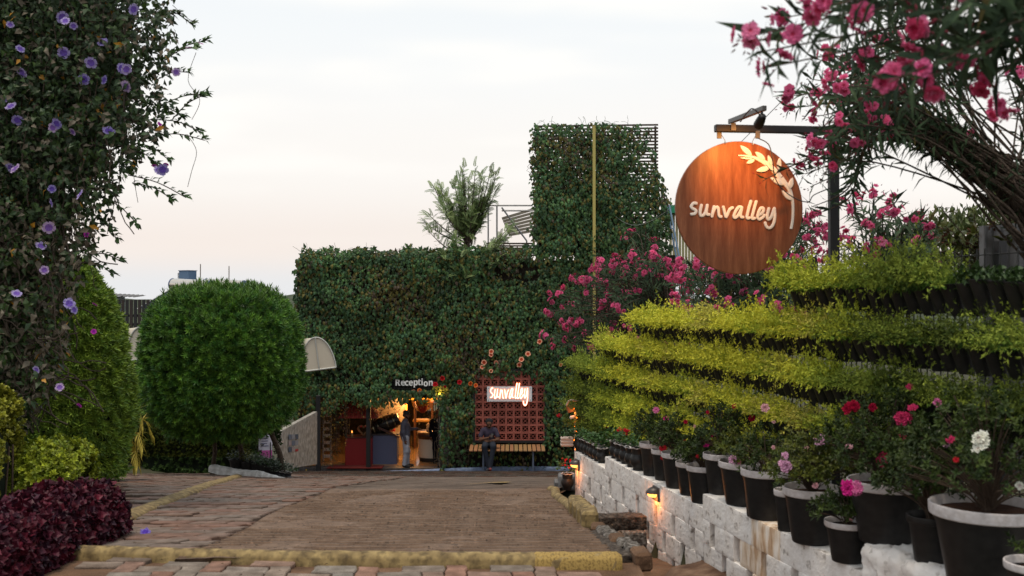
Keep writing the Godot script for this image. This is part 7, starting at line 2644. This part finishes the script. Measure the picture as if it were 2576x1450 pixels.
func vase_pots() -> void:
	var far_x := [1457, 1465, 1473, 1481, 1489, 1496, 1505, 1515]
	var near_x := [1549, 1562, 1575, 1590, 1607]
	var back_x := [1526, 1537, 1551]
	var k := 0
	for q in [[far_x, 0.07, 0.058, "far lower wall ledge"], [back_x, 0.24, 0.052, "back of middle ledge"], [near_x, 0.07, 0.062, "front of middle ledge"]]:
		var j := 0
		for x in q[0]:
			var d := place_pot(x, q[1])
			var big: float = 1.0 + 0.10 * j / q[0].size() if q[1] < 0.1 else 1.0
			if x == 1607: big = 1.28
			var rad: float = q[2] * big * r(0.95, 1.05)
			var h: float = rad * r(2.35, 2.55)
			var bloom: bool = x in [1526, 1575, 1562]
			var o := thing("vase_pot", "scalloped vase pot%s, %s on %s" % [" with red geranium" if bloom else "", ordinal(j + 1) + " from far end", q[3]], "potted plant", Vector3(wall_x(d) + q[1], wall_top(d) + (0.05 if q[1] > 0.1 else 0.002), -d), "scalloped black vase pots on the far wall")
			vase_shell(o, rad, h, M.black_plastic)
			var big_leaf: bool = q[1] > 0.1 or x > 1540
			round_leaves(o, h, 0.075, 0.09 if not big_leaf else 0.13, 70, Color(0.025, 0.07, 0.018), Color(0.06, 0.13, 0.03))
			if bloom:
				for m in 9: fast_part("flower", m, M.azalea_blooms[m % 2], M.blooms["crimson" if x == 1526 else "red"], o, Transform3D(aim(rdir() + Vector3(-0.3, 0.4, 0.5), rdir(), 0.42), Vector3(r(-0.03, 0.03), h + 0.115 + r(-0.02, 0.02), 0.04 + r(-0.03, 0.03))))
			j += 1
			k += 1
	# pots hung on the end of the wall
	var e := thing("end_vase_pot", "black vase pot with trailing red flowers at the far wall end", "potted plant", Vector3(0.56, -0.56, -10.15))
	vase_shell(e, 0.065, 0.17, M.black_plastic)
	round_leaves(e, 0.19, 0.10, 0.16, 110, Color(0.025, 0.06, 0.018), Color(0.06, 0.12, 0.03))
	for m in 14: fast_part("flower", m, M.azalea_blooms[m % 2], M.blooms["red"], e, Transform3D(aim(rdir() + Vector3(-0.3, 0.4, 0.5), rdir(), 0.4), Vector3(r(-0.06, 0.05), 0.22 + r(0, 0.13), r(-0.03, 0.07))))
	var e2 := thing("upper_end_pot", "white ribbed planter box with red geraniums at the wall end above the far lamp", "potted plant", Vector3(0.56, -0.135, -10.25))
	var b := MB.new()
	for q in 3: b.box(Transform3D(Basis(), Vector3(0, 0.02 + q * 0.032, 0)), Vector3(0.13, 0.024, 0.11), 0.008)
	b.box(Transform3D(Basis(), Vector3(0, 0.05, 0)), Vector3(0.11, 0.09, 0.095))
	part("box", b, plain(0.55, 0.42, 0.36, 0.7), e2)
	round_leaves(e2, 0.1, 0.10, 0.14, 80, Color(0.025, 0.06, 0.018), Color(0.06, 0.12, 0.03))
	for m in 8: fast_part("flower", m, M.azalea_blooms[m % 2], M.blooms["red"], e2, Transform3D(aim(rdir() + Vector3(-0.3, 0.4, 0.5), rdir(), 0.4), Vector3(-0.08 + r(-0.03, 0.03), 0.3 + r(0, 0.04), 0.03 + r(-0.03, 0.03))))

func left_pots() -> void:
	var lab := ["first black pot of variegated plants on the white edging, nearest the hedge", "black pot with round lime-yellow plant on the white edging", "narrow black pot of variegated leaves, third along the white edging", "narrow black pot on the white edging, beside the pot of cabbage-like leaves", "black pot of big green cabbage-like leaves on the white edging", "wide black pot on the white edging beside the shiny vase pots", "shiny round vase pot on the white edging, third from its right end", "shiny round vase pot on the white edging, second from its right end", "shiny round vase pot at the right end of the white edging"]
	var xs := [596, 622, 642, 656, 668, 686, 702, 714, 724]
	for k in xs.size():
		var t: float = (xs[k] - 596.0) / 128.0
		var d: float = 15.75 - 0.1 * t
		var p := spot(xs[k], lerpf(1187, 1212, t) - (2 if k < 6 else -3), d)
		p.y -= 0.02
		var o := thing("edging_pot", lab[k], "potted plant", p, "pots along the white edging")
		if k < 6: pot_shell(o, [0.115, 0.1, 0.075, 0.07, 0.085, 0.11][k], 0.21, false)
		else: vase_shell(o, 0.075, 0.19, plain(0.03, 0.03, 0.035, 0.2))
		var h := 0.21 if k < 6 else 0.19
		if k == 1: round_leaves(o, h, 0.10, 0.22, 160, Color(0.14, 0.15, 0.02), Color(0.2, 0.2, 0.03))
		elif k == 4: round_leaves(o, h, 0.13, 0.18, 110, Color(0.03, 0.08, 0.02), Color(0.06, 0.13, 0.04))
		else: round_leaves(o, h, 0.15, 0.16, 130, Color(0.05, 0.08, 0.05), Color(0.13, 0.16, 0.11))

func blob_mesh(bones: Array, cell: float, blend: float, into: MB) -> void:      # bones: [a, b, radius a, radius b, colour, flatten?]; one skin over all of them
	var lo := Vector3.INF
	var hi := -Vector3.INF
	for q in bones:
		var m: float = maxf(q[2], q[3]) + cell * 3.0
		for e in [q[0], q[1]]:
			lo = lo.min(e - Vector3.ONE * m)
			hi = hi.max(e + Vector3.ONE * m)
	var nx := int((hi.x - lo.x) / cell) + 2
	var ny := int((hi.y - lo.y) / cell) + 2
	var nz := int((hi.z - lo.z) / cell) + 2
	var f := PackedFloat32Array()
	f.resize(nx * ny * nz)
	f.fill(9.0)
	var near := PackedFloat32Array()
	near.resize(nx * ny * nz)
	near.fill(9.0)
	var tone := PackedInt32Array()
	tone.resize(nx * ny * nz)
	for qi in bones.size():
		var q = bones[qi]
		var a: Vector3 = q[0]
		var b: Vector3 = q[1]
		var ra: float = q[2]
		var rb: float = q[3]
		var m := maxf(ra, rb) + cell * 3.0 + blend
		var l := ((a.min(b) - Vector3.ONE * m - lo) / cell).floor()
		var h := ((a.max(b) + Vector3.ONE * m - lo) / cell).ceil()
		var ab := b - a
		var ll := maxf(ab.length_squared(), 1e-8)
		for z in range(maxi(0, int(l.z)), mini(nz, int(h.z))):
			for y in range(maxi(0, int(l.y)), mini(ny, int(h.y))):
				for x in range(maxi(0, int(l.x)), mini(nx, int(h.x))):
					var p := lo + Vector3(x, y, z) * cell
					var t := clampf((p - a).dot(ab) / ll, 0.0, 1.0)
					var dd := p.distance_to(a + ab * t) - lerpf(ra, rb, t)
					var id := (z * ny + y) * nx + x
					var g := f[id]
					if dd < near[id]:
						near[id] = dd
						tone[id] = qi
					var k := maxf(blend - absf(dd - g), 0.0) / blend
					f[id] = minf(dd, g) - k * k * blend * 0.25
	var idx := {}
	var base := into.v.size()
	var offs := [0, 1, nx, nx + 1, nx * ny, nx * ny + 1, nx * ny + nx, nx * ny + nx + 1]
	for z in nz - 1:
		for y in ny - 1:
			var rowid := (z * ny + y) * nx
			for x in nx - 1:
				var id := rowid + x
				if f[id] > cell * 2.0: continue
				var neg := 0
				for o in offs:
					if f[id + o] < 0.0: neg += 1
				if neg == 0 or neg == 8: continue
				var sum := Vector3.ZERO
				var cnt := 0
				for e in [[0, 1], [2, 3], [4, 5], [6, 7], [0, 2], [1, 3], [4, 6], [5, 7], [0, 4], [1, 5], [2, 6], [3, 7]]:
					var fa := f[id + offs[e[0]]]
					var fb := f[id + offs[e[1]]]
					if (fa < 0.0) == (fb < 0.0): continue
					var t := fa / (fa - fb)
					var pa := Vector3(e[0] & 1, (e[0] >> 1) & 1, e[0] >> 2)
					var pb := Vector3(e[1] & 1, (e[1] >> 1) & 1, e[1] >> 2)
					sum += pa.lerp(pb, t)
					cnt += 1
				var g := Vector3(f[id + 1] - f[id], f[id + nx] - f[id], f[id + nx * ny] - f[id]) + Vector3(f[id + offs[7]] - f[id + offs[6]], f[id + offs[7]] - f[id + offs[5]], f[id + offs[7]] - f[id + offs[3]])
				idx[id] = into.v.size()
				into.v.append(lo + (Vector3(x, y, z) + sum / cnt) * cell)
				into.n.append(g.normalized())
				into.c.append(bones[tone[id]][4])
	for id in idx.keys():
		for ax in 3:
			var step: int = [1, nx, nx * ny][ax]
			var u: int = [nx, nx * ny, 1][ax]
			var w: int = [nx * ny, 1, nx][ax]
			var inside := f[id] < 0.0
			if inside == (f[id + step] < 0.0): continue
			if not (idx.has(id - u) and idx.has(id - w) and idx.has(id - u - w)): continue
			var q := [idx[id], idx[id - u], idx[id - u - w], idx[id - w]]
			if not inside: q.reverse()
			for t in [q[0], q[2], q[1], q[0], q[3], q[2]]: into.ix.append(t)

func hand_bones(wrist: Vector3, along_: Vector3, palm: Vector3, curl: float, c: Color, mirror := 1.0) -> Array:
	var f := along_.normalized()
	var n := (palm - f * palm.dot(f)).normalized()
	var s := f.cross(n) * mirror
	var o := []
	for k in 4:
		var root := wrist + f * 0.035 + s * (0.024 - 0.016 * k)
		var kn := wrist + f * 0.088 + s * (0.030 - 0.020 * k)
		o.append([root, kn, 0.014, 0.011, c])
		var len_: float = [0.070, 0.078, 0.072, 0.056][k]
		var d1 := (f + n * curl * 0.6).normalized()
		var d2 := (f * (1.0 - curl * 0.6) + n * curl * 1.2).normalized()
		var m1 := kn + d1 * len_ * 0.5
		o.append([kn, m1, 0.0105, 0.009, c])
		o.append([m1, m1 + d2 * len_ * 0.5, 0.009, 0.0078, c])
	var tb := wrist + f * 0.03 + s * 0.028
	var tm := tb + (f * 0.6 + s * 0.7 + n * 0.3).normalized() * 0.04
	o.append([wrist, tb, 0.018, 0.014, c])
	o.append([tb, tm, 0.013, 0.011, c])
	o.append([tm, tm + (f * 0.9 + s * 0.1 + n * (0.3 + curl * 0.5)).normalized() * 0.03, 0.011, 0.009, c])
	return o

func head_bones(c: Vector3, fwd: Vector3, skin: Color, hair: Color, beard: Color) -> Array:     # c: middle of the head
	var up := Vector3.UP
	up = (up - fwd * up.dot(fwd)).normalized()
	var s := fwd.cross(up)
	return [
		[c + up * 0.025 - fwd * 0.02, c + up * 0.03 + fwd * 0.015, 0.088, 0.083, skin],
		[c - up * 0.02 + fwd * 0.03, c - up * 0.065 + fwd * 0.045, 0.066, 0.048, skin],
		[c - up * 0.085 + fwd * 0.05, c - up * 0.07 + fwd * 0.072, 0.034, 0.030, beard],
		[c - up * 0.06 + s * 0.045 + fwd * 0.01, c - up * 0.08 + s * 0.02 + fwd * 0.05, 0.028, 0.026, beard],
		[c - up * 0.06 - s * 0.045 + fwd * 0.01, c - up * 0.08 - s * 0.02 + fwd * 0.05, 0.028, 0.026, beard],
		[c + up * 0.012 + fwd * 0.092, c - up * 0.022 + fwd * 0.112, 0.011, 0.017, skin],
		[c - up * 0.05 + s * 0.018 + fwd * 0.096, c - up * 0.05 - s * 0.018 + fwd * 0.096, 0.0085, 0.0085, skin * 0.8],
		[c + up * 0.032 + s * 0.045 + fwd * 0.078, c + up * 0.032 - s * 0.045 + fwd * 0.078, 0.014, 0.014, skin * 0.8],
		[c + up * 0.012 + s * 0.033 + fwd * 0.086, c + up * 0.012 + s * 0.030 + fwd * 0.086, 0.0095, 0.0095, Color(0.02, 0.015, 0.012)],
		[c + up * 0.012 - s * 0.033 + fwd * 0.086, c + up * 0.012 - s * 0.030 + fwd * 0.086, 0.0095, 0.0095, Color(0.02, 0.015, 0.012)],
		[c + s * 0.086 - fwd * 0.012 + up * 0.02, c + s * 0.086 - fwd * 0.012 - up * 0.02, 0.016, 0.012, skin],
		[c - s * 0.086 - fwd * 0.012 + up * 0.02, c - s * 0.086 - fwd * 0.012 - up * 0.02, 0.016, 0.012, skin],
		[c + up * 0.055 - fwd * 0.03, c + up * 0.0 - fwd * 0.045, 0.075, 0.07, hair],
	]

func build_people() -> void:
	rng.seed = 400
	var skin := Color(0.11, 0.055, 0.036)
	var black := Color(0.008, 0.008, 0.009)
	var cloth := tinted(0.85, 0.0, 0.25)
	# man standing in the doorway, seen from his right side
	var navy := Color(0.055, 0.055, 0.078)
	var grey := Color(0.26, 0.27, 0.31)
	var at := Vector3(bx(1020, 31.05), -3.80, -31.05)
	var o := thing("standing_person", "person in black cap, dark jacket and grey cargo trousers standing at the doorway", "person", at)
	var b := MB.new()
	var V := func(x: float, y: float, z: float) -> Vector3: return Vector3(x, y, z)
	var bones := [
		[V.call(0.0, 0.92, 0.0), V.call(-0.01, 1.02, 0.0), 0.145, 0.15, navy], [V.call(-0.01, 1.02, 0.0), V.call(-0.005, 1.26, 0.0), 0.15, 0.155, navy],
		[V.call(-0.02, 1.34, 0.11), V.call(-0.02, 1.34, -0.11), 0.105, 0.105, navy], [V.call(-0.01, 1.42, 0.0), V.call(0.015, 1.50, 0.0), 0.062, 0.055, skin],
		[V.call(-0.01, 1.40, 0.0), V.call(0.0, 1.435, 0.0), 0.08, 0.07, navy],
		[V.call(-0.04, 1.36, 0.19), V.call(-0.05, 1.10, 0.23), 0.068, 0.055, navy], [V.call(-0.05, 1.10, 0.23), V.call(0.01, 0.86, 0.22), 0.055, 0.042, navy],
		[V.call(-0.01, 1.36, -0.19), V.call(0.12, 1.13, -0.24), 0.066, 0.055, navy], [V.call(0.12, 1.13, -0.24), V.call(0.34, 1.16, -0.20), 0.053, 0.042, navy],
		[V.call(0.01, 0.90, 0.08), V.call(0.03, 0.48, 0.10), 0.105, 0.078, grey], [V.call(0.03, 0.48, 0.10), V.call(-0.02, 0.11, 0.11), 0.078, 0.068, grey],
		[V.call(0.0, 0.90, -0.08), V.call(0.06, 0.48, -0.10), 0.105, 0.078, grey], [V.call(0.06, 0.48, -0.10), V.call(0.05, 0.11, -0.11), 0.078, 0.068, grey],
		[V.call(0.07, 0.62, 0.15), V.call(0.07, 0.50, 0.16), 0.05, 0.05, grey],
		[V.call(-0.04, 0.05, 0.11), V.call(0.14, 0.035, 0.12), 0.05, 0.038, Color(0.03, 0.028, 0.028)], [V.call(0.03, 0.05, -0.11), V.call(0.21, 0.035, -0.12), 0.05, 0.038, Color(0.03, 0.028, 0.028)],
	]
	blob_mesh(bones, 0.016, 0.05, b)
	blob_mesh(head_bones(V.call(0.03, 1.60, 0.0), Vector3(1, -0.05, 0.12).normalized(), skin, black, black), 0.007, 0.016, b)
	blob_mesh(hand_bones(V.call(0.01, 0.865, 0.22), V.call(0.12, -1, 0.0), V.call(0.5, 0, -0.8), 0.7, skin), 0.005, 0.008, b)
	blob_mesh(hand_bones(V.call(0.335, 1.16, -0.20), V.call(1, 0.05, 0.1), V.call(0, -1, 0.2), 0.8, skin, -1.0), 0.005, 0.008, b)
	part("body", b, cloth, o)
	b = MB.new()
	b.lathe([Vector2(0.104, -0.01), Vector2(0.107, 0.03), Vector2(0.09, 0.085), Vector2(0.05, 0.112), Vector2(0.0, 0.118)], Transform3D(Basis(Vector3.BACK, -0.08), Vector3(0.02, 1.635, 0)), 20)
	var brim := [PackedVector3Array(), PackedVector3Array(), PackedVector3Array()]
	for k in 9:
		var a := lerpf(-0.9, 0.9, k / 8.0)
		brim[0].append(Vector3(0.02 + cos(a) * 0.1, 1.632, sin(a) * 0.1))
		brim[1].append(Vector3(0.06 + cos(a) * 0.13, 1.625 - 0.012 * absf(a), sin(a) * 0.09))
		brim[2].append(Vector3(0.02 + cos(a) * 0.1, 1.622, sin(a) * 0.1))
	b.grid(brim, false, false, Vector3.UP)
	part("cap", b, plain(0.007, 0.007, 0.008, 0.8), o)
	b = MB.new()
	b.box(Transform3D(Basis(Vector3.UP, 0.1), Vector3(0.40, 1.22, -0.19)), Vector3(0.03, 0.15, 0.075), 0.006)
	var ph := thing("handheld_device", "small dark hand-held device held out by the standing person", "phone", at + Vector3(0.40, 1.22, -0.19))
	b = MB.new()
	b.box(Transform3D(Basis(Vector3.UP, 0.1)), Vector3(0.02, 0.15, 0.075), 0.005)
	part("case", b, M.black_plastic, ph)
	# man sitting on the bench with a phone
	var tee := Color(0.040, 0.034, 0.052)
	var jean := Color(0.026, 0.030, 0.042)
	var bench_top := by(1124, 30.35) + 0.02
	at = Vector3(bx(1230.5, 30.2), bench_top, -30.2)
	var foot_y := ground(at.x, 30.0) + 0.03 - bench_top
	o = thing("seated_person", "person in dark T-shirt and knitted cap sitting on the bench, looking at a phone", "person", at)
	b = MB.new()
	bones = [
		[V.call(0, 0.10, -0.06), V.call(0, 0.22, -0.06), 0.15, 0.15, tee], [V.call(0, 0.22, -0.06), V.call(0, 0.40, -0.03), 0.15, 0.155, tee],
		[V.call(-0.12, 0.48, -0.02), V.call(0.12, 0.48, -0.02), 0.105, 0.105, tee], [V.call(0, 0.55, 0.0), V.call(0, 0.61, 0.04), 0.06, 0.055, skin],
		[V.call(-0.19, 0.49, -0.01), V.call(-0.255, 0.34, 0.05), 0.075, 0.068, tee], [V.call(0.19, 0.49, -0.01), V.call(0.255, 0.34, 0.05), 0.075, 0.068, tee],
		[V.call(-0.25, 0.34, 0.05), V.call(-0.265, 0.22, 0.09), 0.05, 0.045, skin], [V.call(0.25, 0.34, 0.05), V.call(0.265, 0.22, 0.09), 0.05, 0.045, skin],
		[V.call(-0.265, 0.22, 0.09), V.call(-0.01, 0.30, 0.22), 0.045, 0.032, skin], [V.call(0.265, 0.22, 0.09), V.call(0.02, 0.20, 0.20), 0.045, 0.034, skin],
		[V.call(-0.08, 0.10, -0.02), V.call(-0.13, 0.07, 0.40), 0.115, 0.082, jean], [V.call(0.08, 0.10, -0.02), V.call(0.13, 0.07, 0.40), 0.115, 0.082, jean],
		[V.call(-0.13, 0.07, 0.40), V.call(-0.03, foot_y + 0.16, 0.34), 0.08, 0.062, jean], [V.call(0.13, 0.07, 0.40), V.call(0.05, foot_y + 0.15, 0.42), 0.08, 0.062, jean],
		[V.call(-0.01, foot_y + 0.06, 0.36), V.call(-0.06, foot_y + 0.035, 0.52), 0.046, 0.038, Color(0.03, 0.025, 0.028)], [V.call(0.04, foot_y + 0.06, 0.43), V.call(0.06, foot_y + 0.09, 0.60), 0.046, 0.038, Color(0.15, 0.045, 0.05)],
	]
	blob_mesh(bones, 0.016, 0.045, b)
	blob_mesh(head_bones(V.call(0.0, 0.70, 0.08), Vector3(0.06, -0.42, 1).normalized(), skin, black, black), 0.007, 0.016, b)
	blob_mesh(hand_bones(V.call(-0.01, 0.30, 0.22), V.call(1, 0.25, 0.3), V.call(0, 0.6, -0.8), 0.75, skin), 0.005, 0.008, b)
	blob_mesh(hand_bones(V.call(0.02, 0.20, 0.20), V.call(-1, 0.05, 0.15), V.call(0, -0.2, -1), 0.6, skin, -1.0), 0.005, 0.008, b)
	part("body", b, cloth, o)
	b = MB.new()
	b.lathe([Vector2(0.105, -0.03), Vector2(0.112, 0.02), Vector2(0.105, 0.075), Vector2(0.065, 0.12), Vector2(0.0, 0.132)], Transform3D(Basis(Vector3.RIGHT, 0.25), Vector3(0, 0.73, 0.055)), 20)
	part("knitted_cap", b, plain(0.012, 0.012, 0.014, 1.0), o)
	ph = thing("phone", "smartphone in the hand of the seated person", "phone", at + Vector3(0.085, 0.37, 0.25))
	b = MB.new()
	b.box(Transform3D(Basis(Vector3.RIGHT, -0.5) * Basis(Vector3.BACK, -0.35)), Vector3(0.07, 0.13, 0.009), 0.003)
	part("case", b, plain(0.02, 0.02, 0.022, 0.3), ph)
	# attendant just inside the door, in black
	at = Vector3(bx(1101, 31.8), -3.80, -31.8)
	o = thing("attendant_person", "person in black suit half hidden behind the right door post", "person", at)
	b = MB.new()
	var suit := Color(0.007, 0.007, 0.009)
	bones = [
		[V.call(0, 0.92, 0), V.call(0, 1.06, 0), 0.14, 0.14, suit], [V.call(0, 1.06, 0), V.call(0, 1.24, 0), 0.14, 0.15, suit], [V.call(-0.11, 1.32, 0), V.call(0.11, 1.32, 0), 0.1, 0.1, suit],
		[V.call(0, 1.42, 0), V.call(0, 1.49, 0.01), 0.06, 0.055, skin], [V.call(0, 1.24, 0.12), V.call(0, 1.36, 0.085), 0.03, 0.035, Color(0.4, 0.4, 0.4)],
		[V.call(-0.18, 1.33, 0), V.call(-0.23, 1.08, -0.02), 0.065, 0.052, suit], [V.call(-0.23, 1.08, -0.02), V.call(-0.22, 0.85, 0.04), 0.052, 0.04, suit],
		[V.call(0.18, 1.33, 0), V.call(0.23, 1.08, -0.02), 0.065, 0.052, suit], [V.call(0.23, 1.08, -0.02), V.call(0.22, 0.85, 0.04), 0.052, 0.04, suit],
		[V.call(-0.08, 0.9, 0), V.call(-0.09, 0.48, 0.02), 0.1, 0.07, suit], [V.call(-0.09, 0.48, 0.02), V.call(-0.09, 0.1, 0), 0.07, 0.055, suit],
		[V.call(0.08, 0.9, 0), V.call(0.09, 0.48, 0.02), 0.1, 0.07, suit], [V.call(0.09, 0.48, 0.02), V.call(0.09, 0.1, 0), 0.07, 0.055, suit],
		[V.call(-0.09, 0.05, 0), V.call(-0.1, 0.035, 0.16), 0.045, 0.036, black], [V.call(0.09, 0.05, 0), V.call(0.1, 0.035, 0.16), 0.045, 0.036, black],
	]
	blob_mesh(bones, 0.018, 0.045, b)
	blob_mesh(head_bones(V.call(0, 1.58, 0.03), Vector3(-0.5, -0.1, 0.85).normalized(), skin * 1.4, black, skin * 1.2), 0.008, 0.016, b)
	blob_mesh(hand_bones(V.call(-0.22, 0.85, 0.04), V.call(0, -1, 0.1), V.call(0.8, 0, -0.3), 0.6, skin * 1.3), 0.005, 0.008, b)
	blob_mesh(hand_bones(V.call(0.22, 0.85, 0.04), V.call(0, -1, 0.1), V.call(-0.8, 0, -0.3), 0.6, skin * 1.3, -1.0), 0.005, 0.008, b)
	part("body", b, cloth, o)

func build_small_things() -> void:
	rng.seed = 500
	# wall lamps
	for q in [[1647, 1240, 7.72, "lit half-round wall lamp on the white block wall below the azalea pots"], [1456, 1168, 10.0, "lit half-round wall lamp at the far end of the white block wall"]]:
		var d: float = q[2]
		var wx := wall_x(d) - 0.015
		var p := Vector3(wx, by(q[1], d), -d)
		var o := thing("wall_lamp", q[3], "lamp", p, "bulkhead lamps on the block wall")
		o.rotation.y = -PI / 2 + 0.197
		var hood := MB.new()
		var rows := []
		for j in 7:
			var row := PackedVector3Array()
			var ph := PI / 2 * j / 6.0
			for k in 13:
				var th := PI * k / 12.0
				row.append(Vector3(-cos(th) * 0.055 * cos(ph), sin(ph) * 0.05, sin(th) * 0.075 * cos(ph)))
			rows.append(row)
		hood.grid(rows, false, false, Vector3(0, 0.6, 1))
		part("hood", hood, plain(0.07, 0.06, 0.055, 0.4, 0.5), o)
		var lens := MB.new()
		rows = []
		for j in 5:
			var row := PackedVector3Array()
			var ph := PI / 2 * j / 4.0
			for k in 11:
				var th := PI * k / 10.0
				row.append(Vector3(-cos(th) * 0.048 * cos(ph), -0.002 - sin(ph) * 0.032, sin(th) * 0.066 * cos(ph)))
			rows.append(row)
		lens.grid(rows, false, false, Vector3(0, -0.6, 1))
		part("lamp_lens", lens, glow(Color(1.0, 0.66, 0.32), 2.6), o)
		var plate := MB.new()
		plate.box(Transform3D(Basis(), Vector3(0, -0.005, -0.003)), Vector3(0.12, 0.11, 0.014), 0.004)
		part("back_plate", plate, plain(0.06, 0.05, 0.05, 0.5), o)
		var l := lamp(o, Vector3(0, -0.055, 0.055), Color(1.0, 0.60, 0.28), 0.03, 0.03)
		l.name = "lamp_light"
	# light post with fairy lights at the end of the fence
	var fp := thing("fairy_light_post", "slim white post wound with glowing amber fairy lights at the fence end", "post", spot(1447, 1135, 11.1))
	var b := MB.new()
	b.box(Transform3D(Basis(), Vector3(0, 0.22, 0)), Vector3(0.022, 0.62, 0.022), 0.003)
	part("shaft", b, plain(0.55, 0.5, 0.45, 0.6), fp)
	for k in 11:
		b = MB.new()
		b.lathe([Vector2(0, -0.008), Vector2(0.008, 0), Vector2(0, 0.01)], Transform3D(Basis(), Vector3(0.016 * sin(k * 2.0) , 0.02 + k * 0.05, 0.016)), 7)
		fast_part("fairy_light_bulb", k, b.mesh(), glow(Color(1.0, 0.5, 0.12), 4.0), fp)
	lamp(fp, Vector3(-0.02, 0.45, 0.05), Color(1.0, 0.55, 0.2), 0.02, 0.05)
	lamp(fp, Vector3(-0.02, 0.15, 0.05), Color(1.0, 0.55, 0.2), 0.012, 0.05)
	b = MB.new()
	b.tube(smooth_path([Vector3(0.03, 0.55, 0), Vector3(-0.02, 0.56, 0.02), Vector3(-0.07, 0.555, 0.02), Vector3(-0.1, 0.50, 0.02)], 5), 0.012, 6)
	part("curved_arm", b, plain(0.5, 0.36, 0.3, 0.6), fp)
	b = MB.new()
	b.box(Transform3D(Basis(Vector3.BACK, 0.3), Vector3(-0.05, 0.47, 0.01)), Vector3(0.09, 0.08, 0.01), 0.003)
	part("hanging_board", b, plain(0.12, 0.08, 0.06, 0.8), fp)
	var wl := thing("white_lamp_head", "small white lamp head fixed beside the fairy light post", "lamp", spot(1440, 1050, 11.1))
	b = MB.new()
	b.box(Transform3D(Basis(Vector3.BACK, 0.25), Vector3.ZERO), Vector3(0.06, 0.035, 0.05), 0.01)
	part("housing", b, plain(0.6, 0.62, 0.7, 0.5), wl)
	b = MB.new()
	b.tube([Vector3(0.02, 0, 0), Vector3(0.035, -0.04, 0)], 0.006, 5)
	part("bracket", b, M.grey_metal, wl)
	# grey concrete step blocks near the wall end
	for q in [[1428, 1238, 10.6, 0.2, 0.16, "larger grey concrete block at the end of the drain, touching the wall"], [1410, 1243, 10.7, 0.13, 0.08, "smaller grey concrete block beside the larger one at the drain end"]]:
		var gb := thing("concrete_block", q[5], "block", spot(q[0], q[1], q[2]), "loose concrete blocks at the drain end")
		gb.position.y = ground(gb.position.x, q[2]) + q[4] * 0.35
		part("block", rock_box(Vector3(q[3], q[4], 0.22), 77, 0.01), worn(plain(0.22, 0.22, 0.23, 0.9), M.blotch, 2.0), gb)
	# fallen flower on the paving
	var ff := thing("fallen_flower", "single fallen purple trumpet flower lying on the side paving", "flower", Vector3(bx(367, 6.25), ground(-2.3, 6.25) + 0.022, -6.25))
	part("petals", flower_mesh(5, 1, 0.032, 0.3, 0.2, Color(0.5, 0.35, 0.8)), petal_mat(0.26, 0.20, 0.62), ff, Transform3D(aim(Vector3(0.2, 0.8, 0.5), Vector3(1, 0, 0), 1.0), Vector3.ZERO))
	# hibiscus on the creeper wall
	var bd := get_node("vine_covered_building")
	var fm := flower_mesh(5, 1, 0.105, 0.25, 0.12, Color(0.55, 0.15, 0.1))
	var om := petal_mat(0.75, 0.20, 0.05)
	var pm := petal_mat(0.75, 0.36, 0.24)
	var rm := petal_mat(0.45, 0.02, 0.03)
	var n := 0
	for q in [[1236, 885, 1], [1218, 912, 1], [1213, 924, 1], [1248, 912, 1], [1312, 905, 1], [1306, 918, 1], [1328, 891, 1], [1358, 860, 1], [1235, 934, 1], [1235, 893, 1], [1156, 962, 2], [1183, 965, 0], [1197, 970, 0], [1055, 983, 0], [1113, 952, 2], [1118, 975, 2], [1095, 968, 2], [1040, 985, 1], [1410, 918, 1]]:
		var m: StandardMaterial3D = [om, pm, rm][q[2]]
		fast_part("hibiscus_flower", n, fm, m, bd, Transform3D(aim(Vector3(r(-0.5, 0.5), r(-0.3, 0.5), 1.0), rdir(), r(0.6, 0.85)), spot(q[0], q[1], 30.55) - bd.position))
		n += 1
	# uplit yellow leaves above the door
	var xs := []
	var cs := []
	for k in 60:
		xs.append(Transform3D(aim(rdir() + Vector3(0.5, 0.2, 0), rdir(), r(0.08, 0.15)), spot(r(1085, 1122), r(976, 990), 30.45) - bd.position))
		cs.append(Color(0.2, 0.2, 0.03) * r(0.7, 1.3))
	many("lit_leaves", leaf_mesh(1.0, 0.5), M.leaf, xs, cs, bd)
	var ul := thing("leaf_uplight", "small warm lamp hidden among the leaves above the door", "lamp", spot(1106, 992, 30.42))
	b = MB.new()
	b.lathe([Vector2(0, -0.03), Vector2(0.03, -0.02), Vector2(0.03, 0.02), Vector2(0.0, 0.022)], Transform3D(), 10)
	part("lamp_bulb", b, glow(Color(1.0, 0.8, 0.35), 1.5), ul)
	lamp(ul, Vector3(0, 0.05, 0.06), Color(1.0, 0.82, 0.4), 0.06, 0.03)
	# dry leaves and crumbs of soil strewn on the paving
	xs = []
	cs = []
	for k in 230:
		var d := r(4.4, 9.0)
		var x := r(-2.8, 0.9)
		if d > 5.3 and x > ramp_left(d) and x < 0.5: continue
		xs.append(Transform3D(aim(Vector3(r(-1, 1), 0.1, r(-1, 1)), Vector3.UP + rdir() * 0.4, r(0.012, 0.035)), Vector3(x, maxf(ground(x, d), terrain(x, d)) + 0.02, -d)))
		cs.append(Color(0.09, 0.055, 0.03) * r(0.4, 1.5))
	var lt := many("leaf_litter", leaf_mesh(1.0, 0.5, 0.2, 0.3), M.leaf_matt, xs, cs, self)
	tag(lt, "small dry leaves scattered over the paving", "leaf litter")
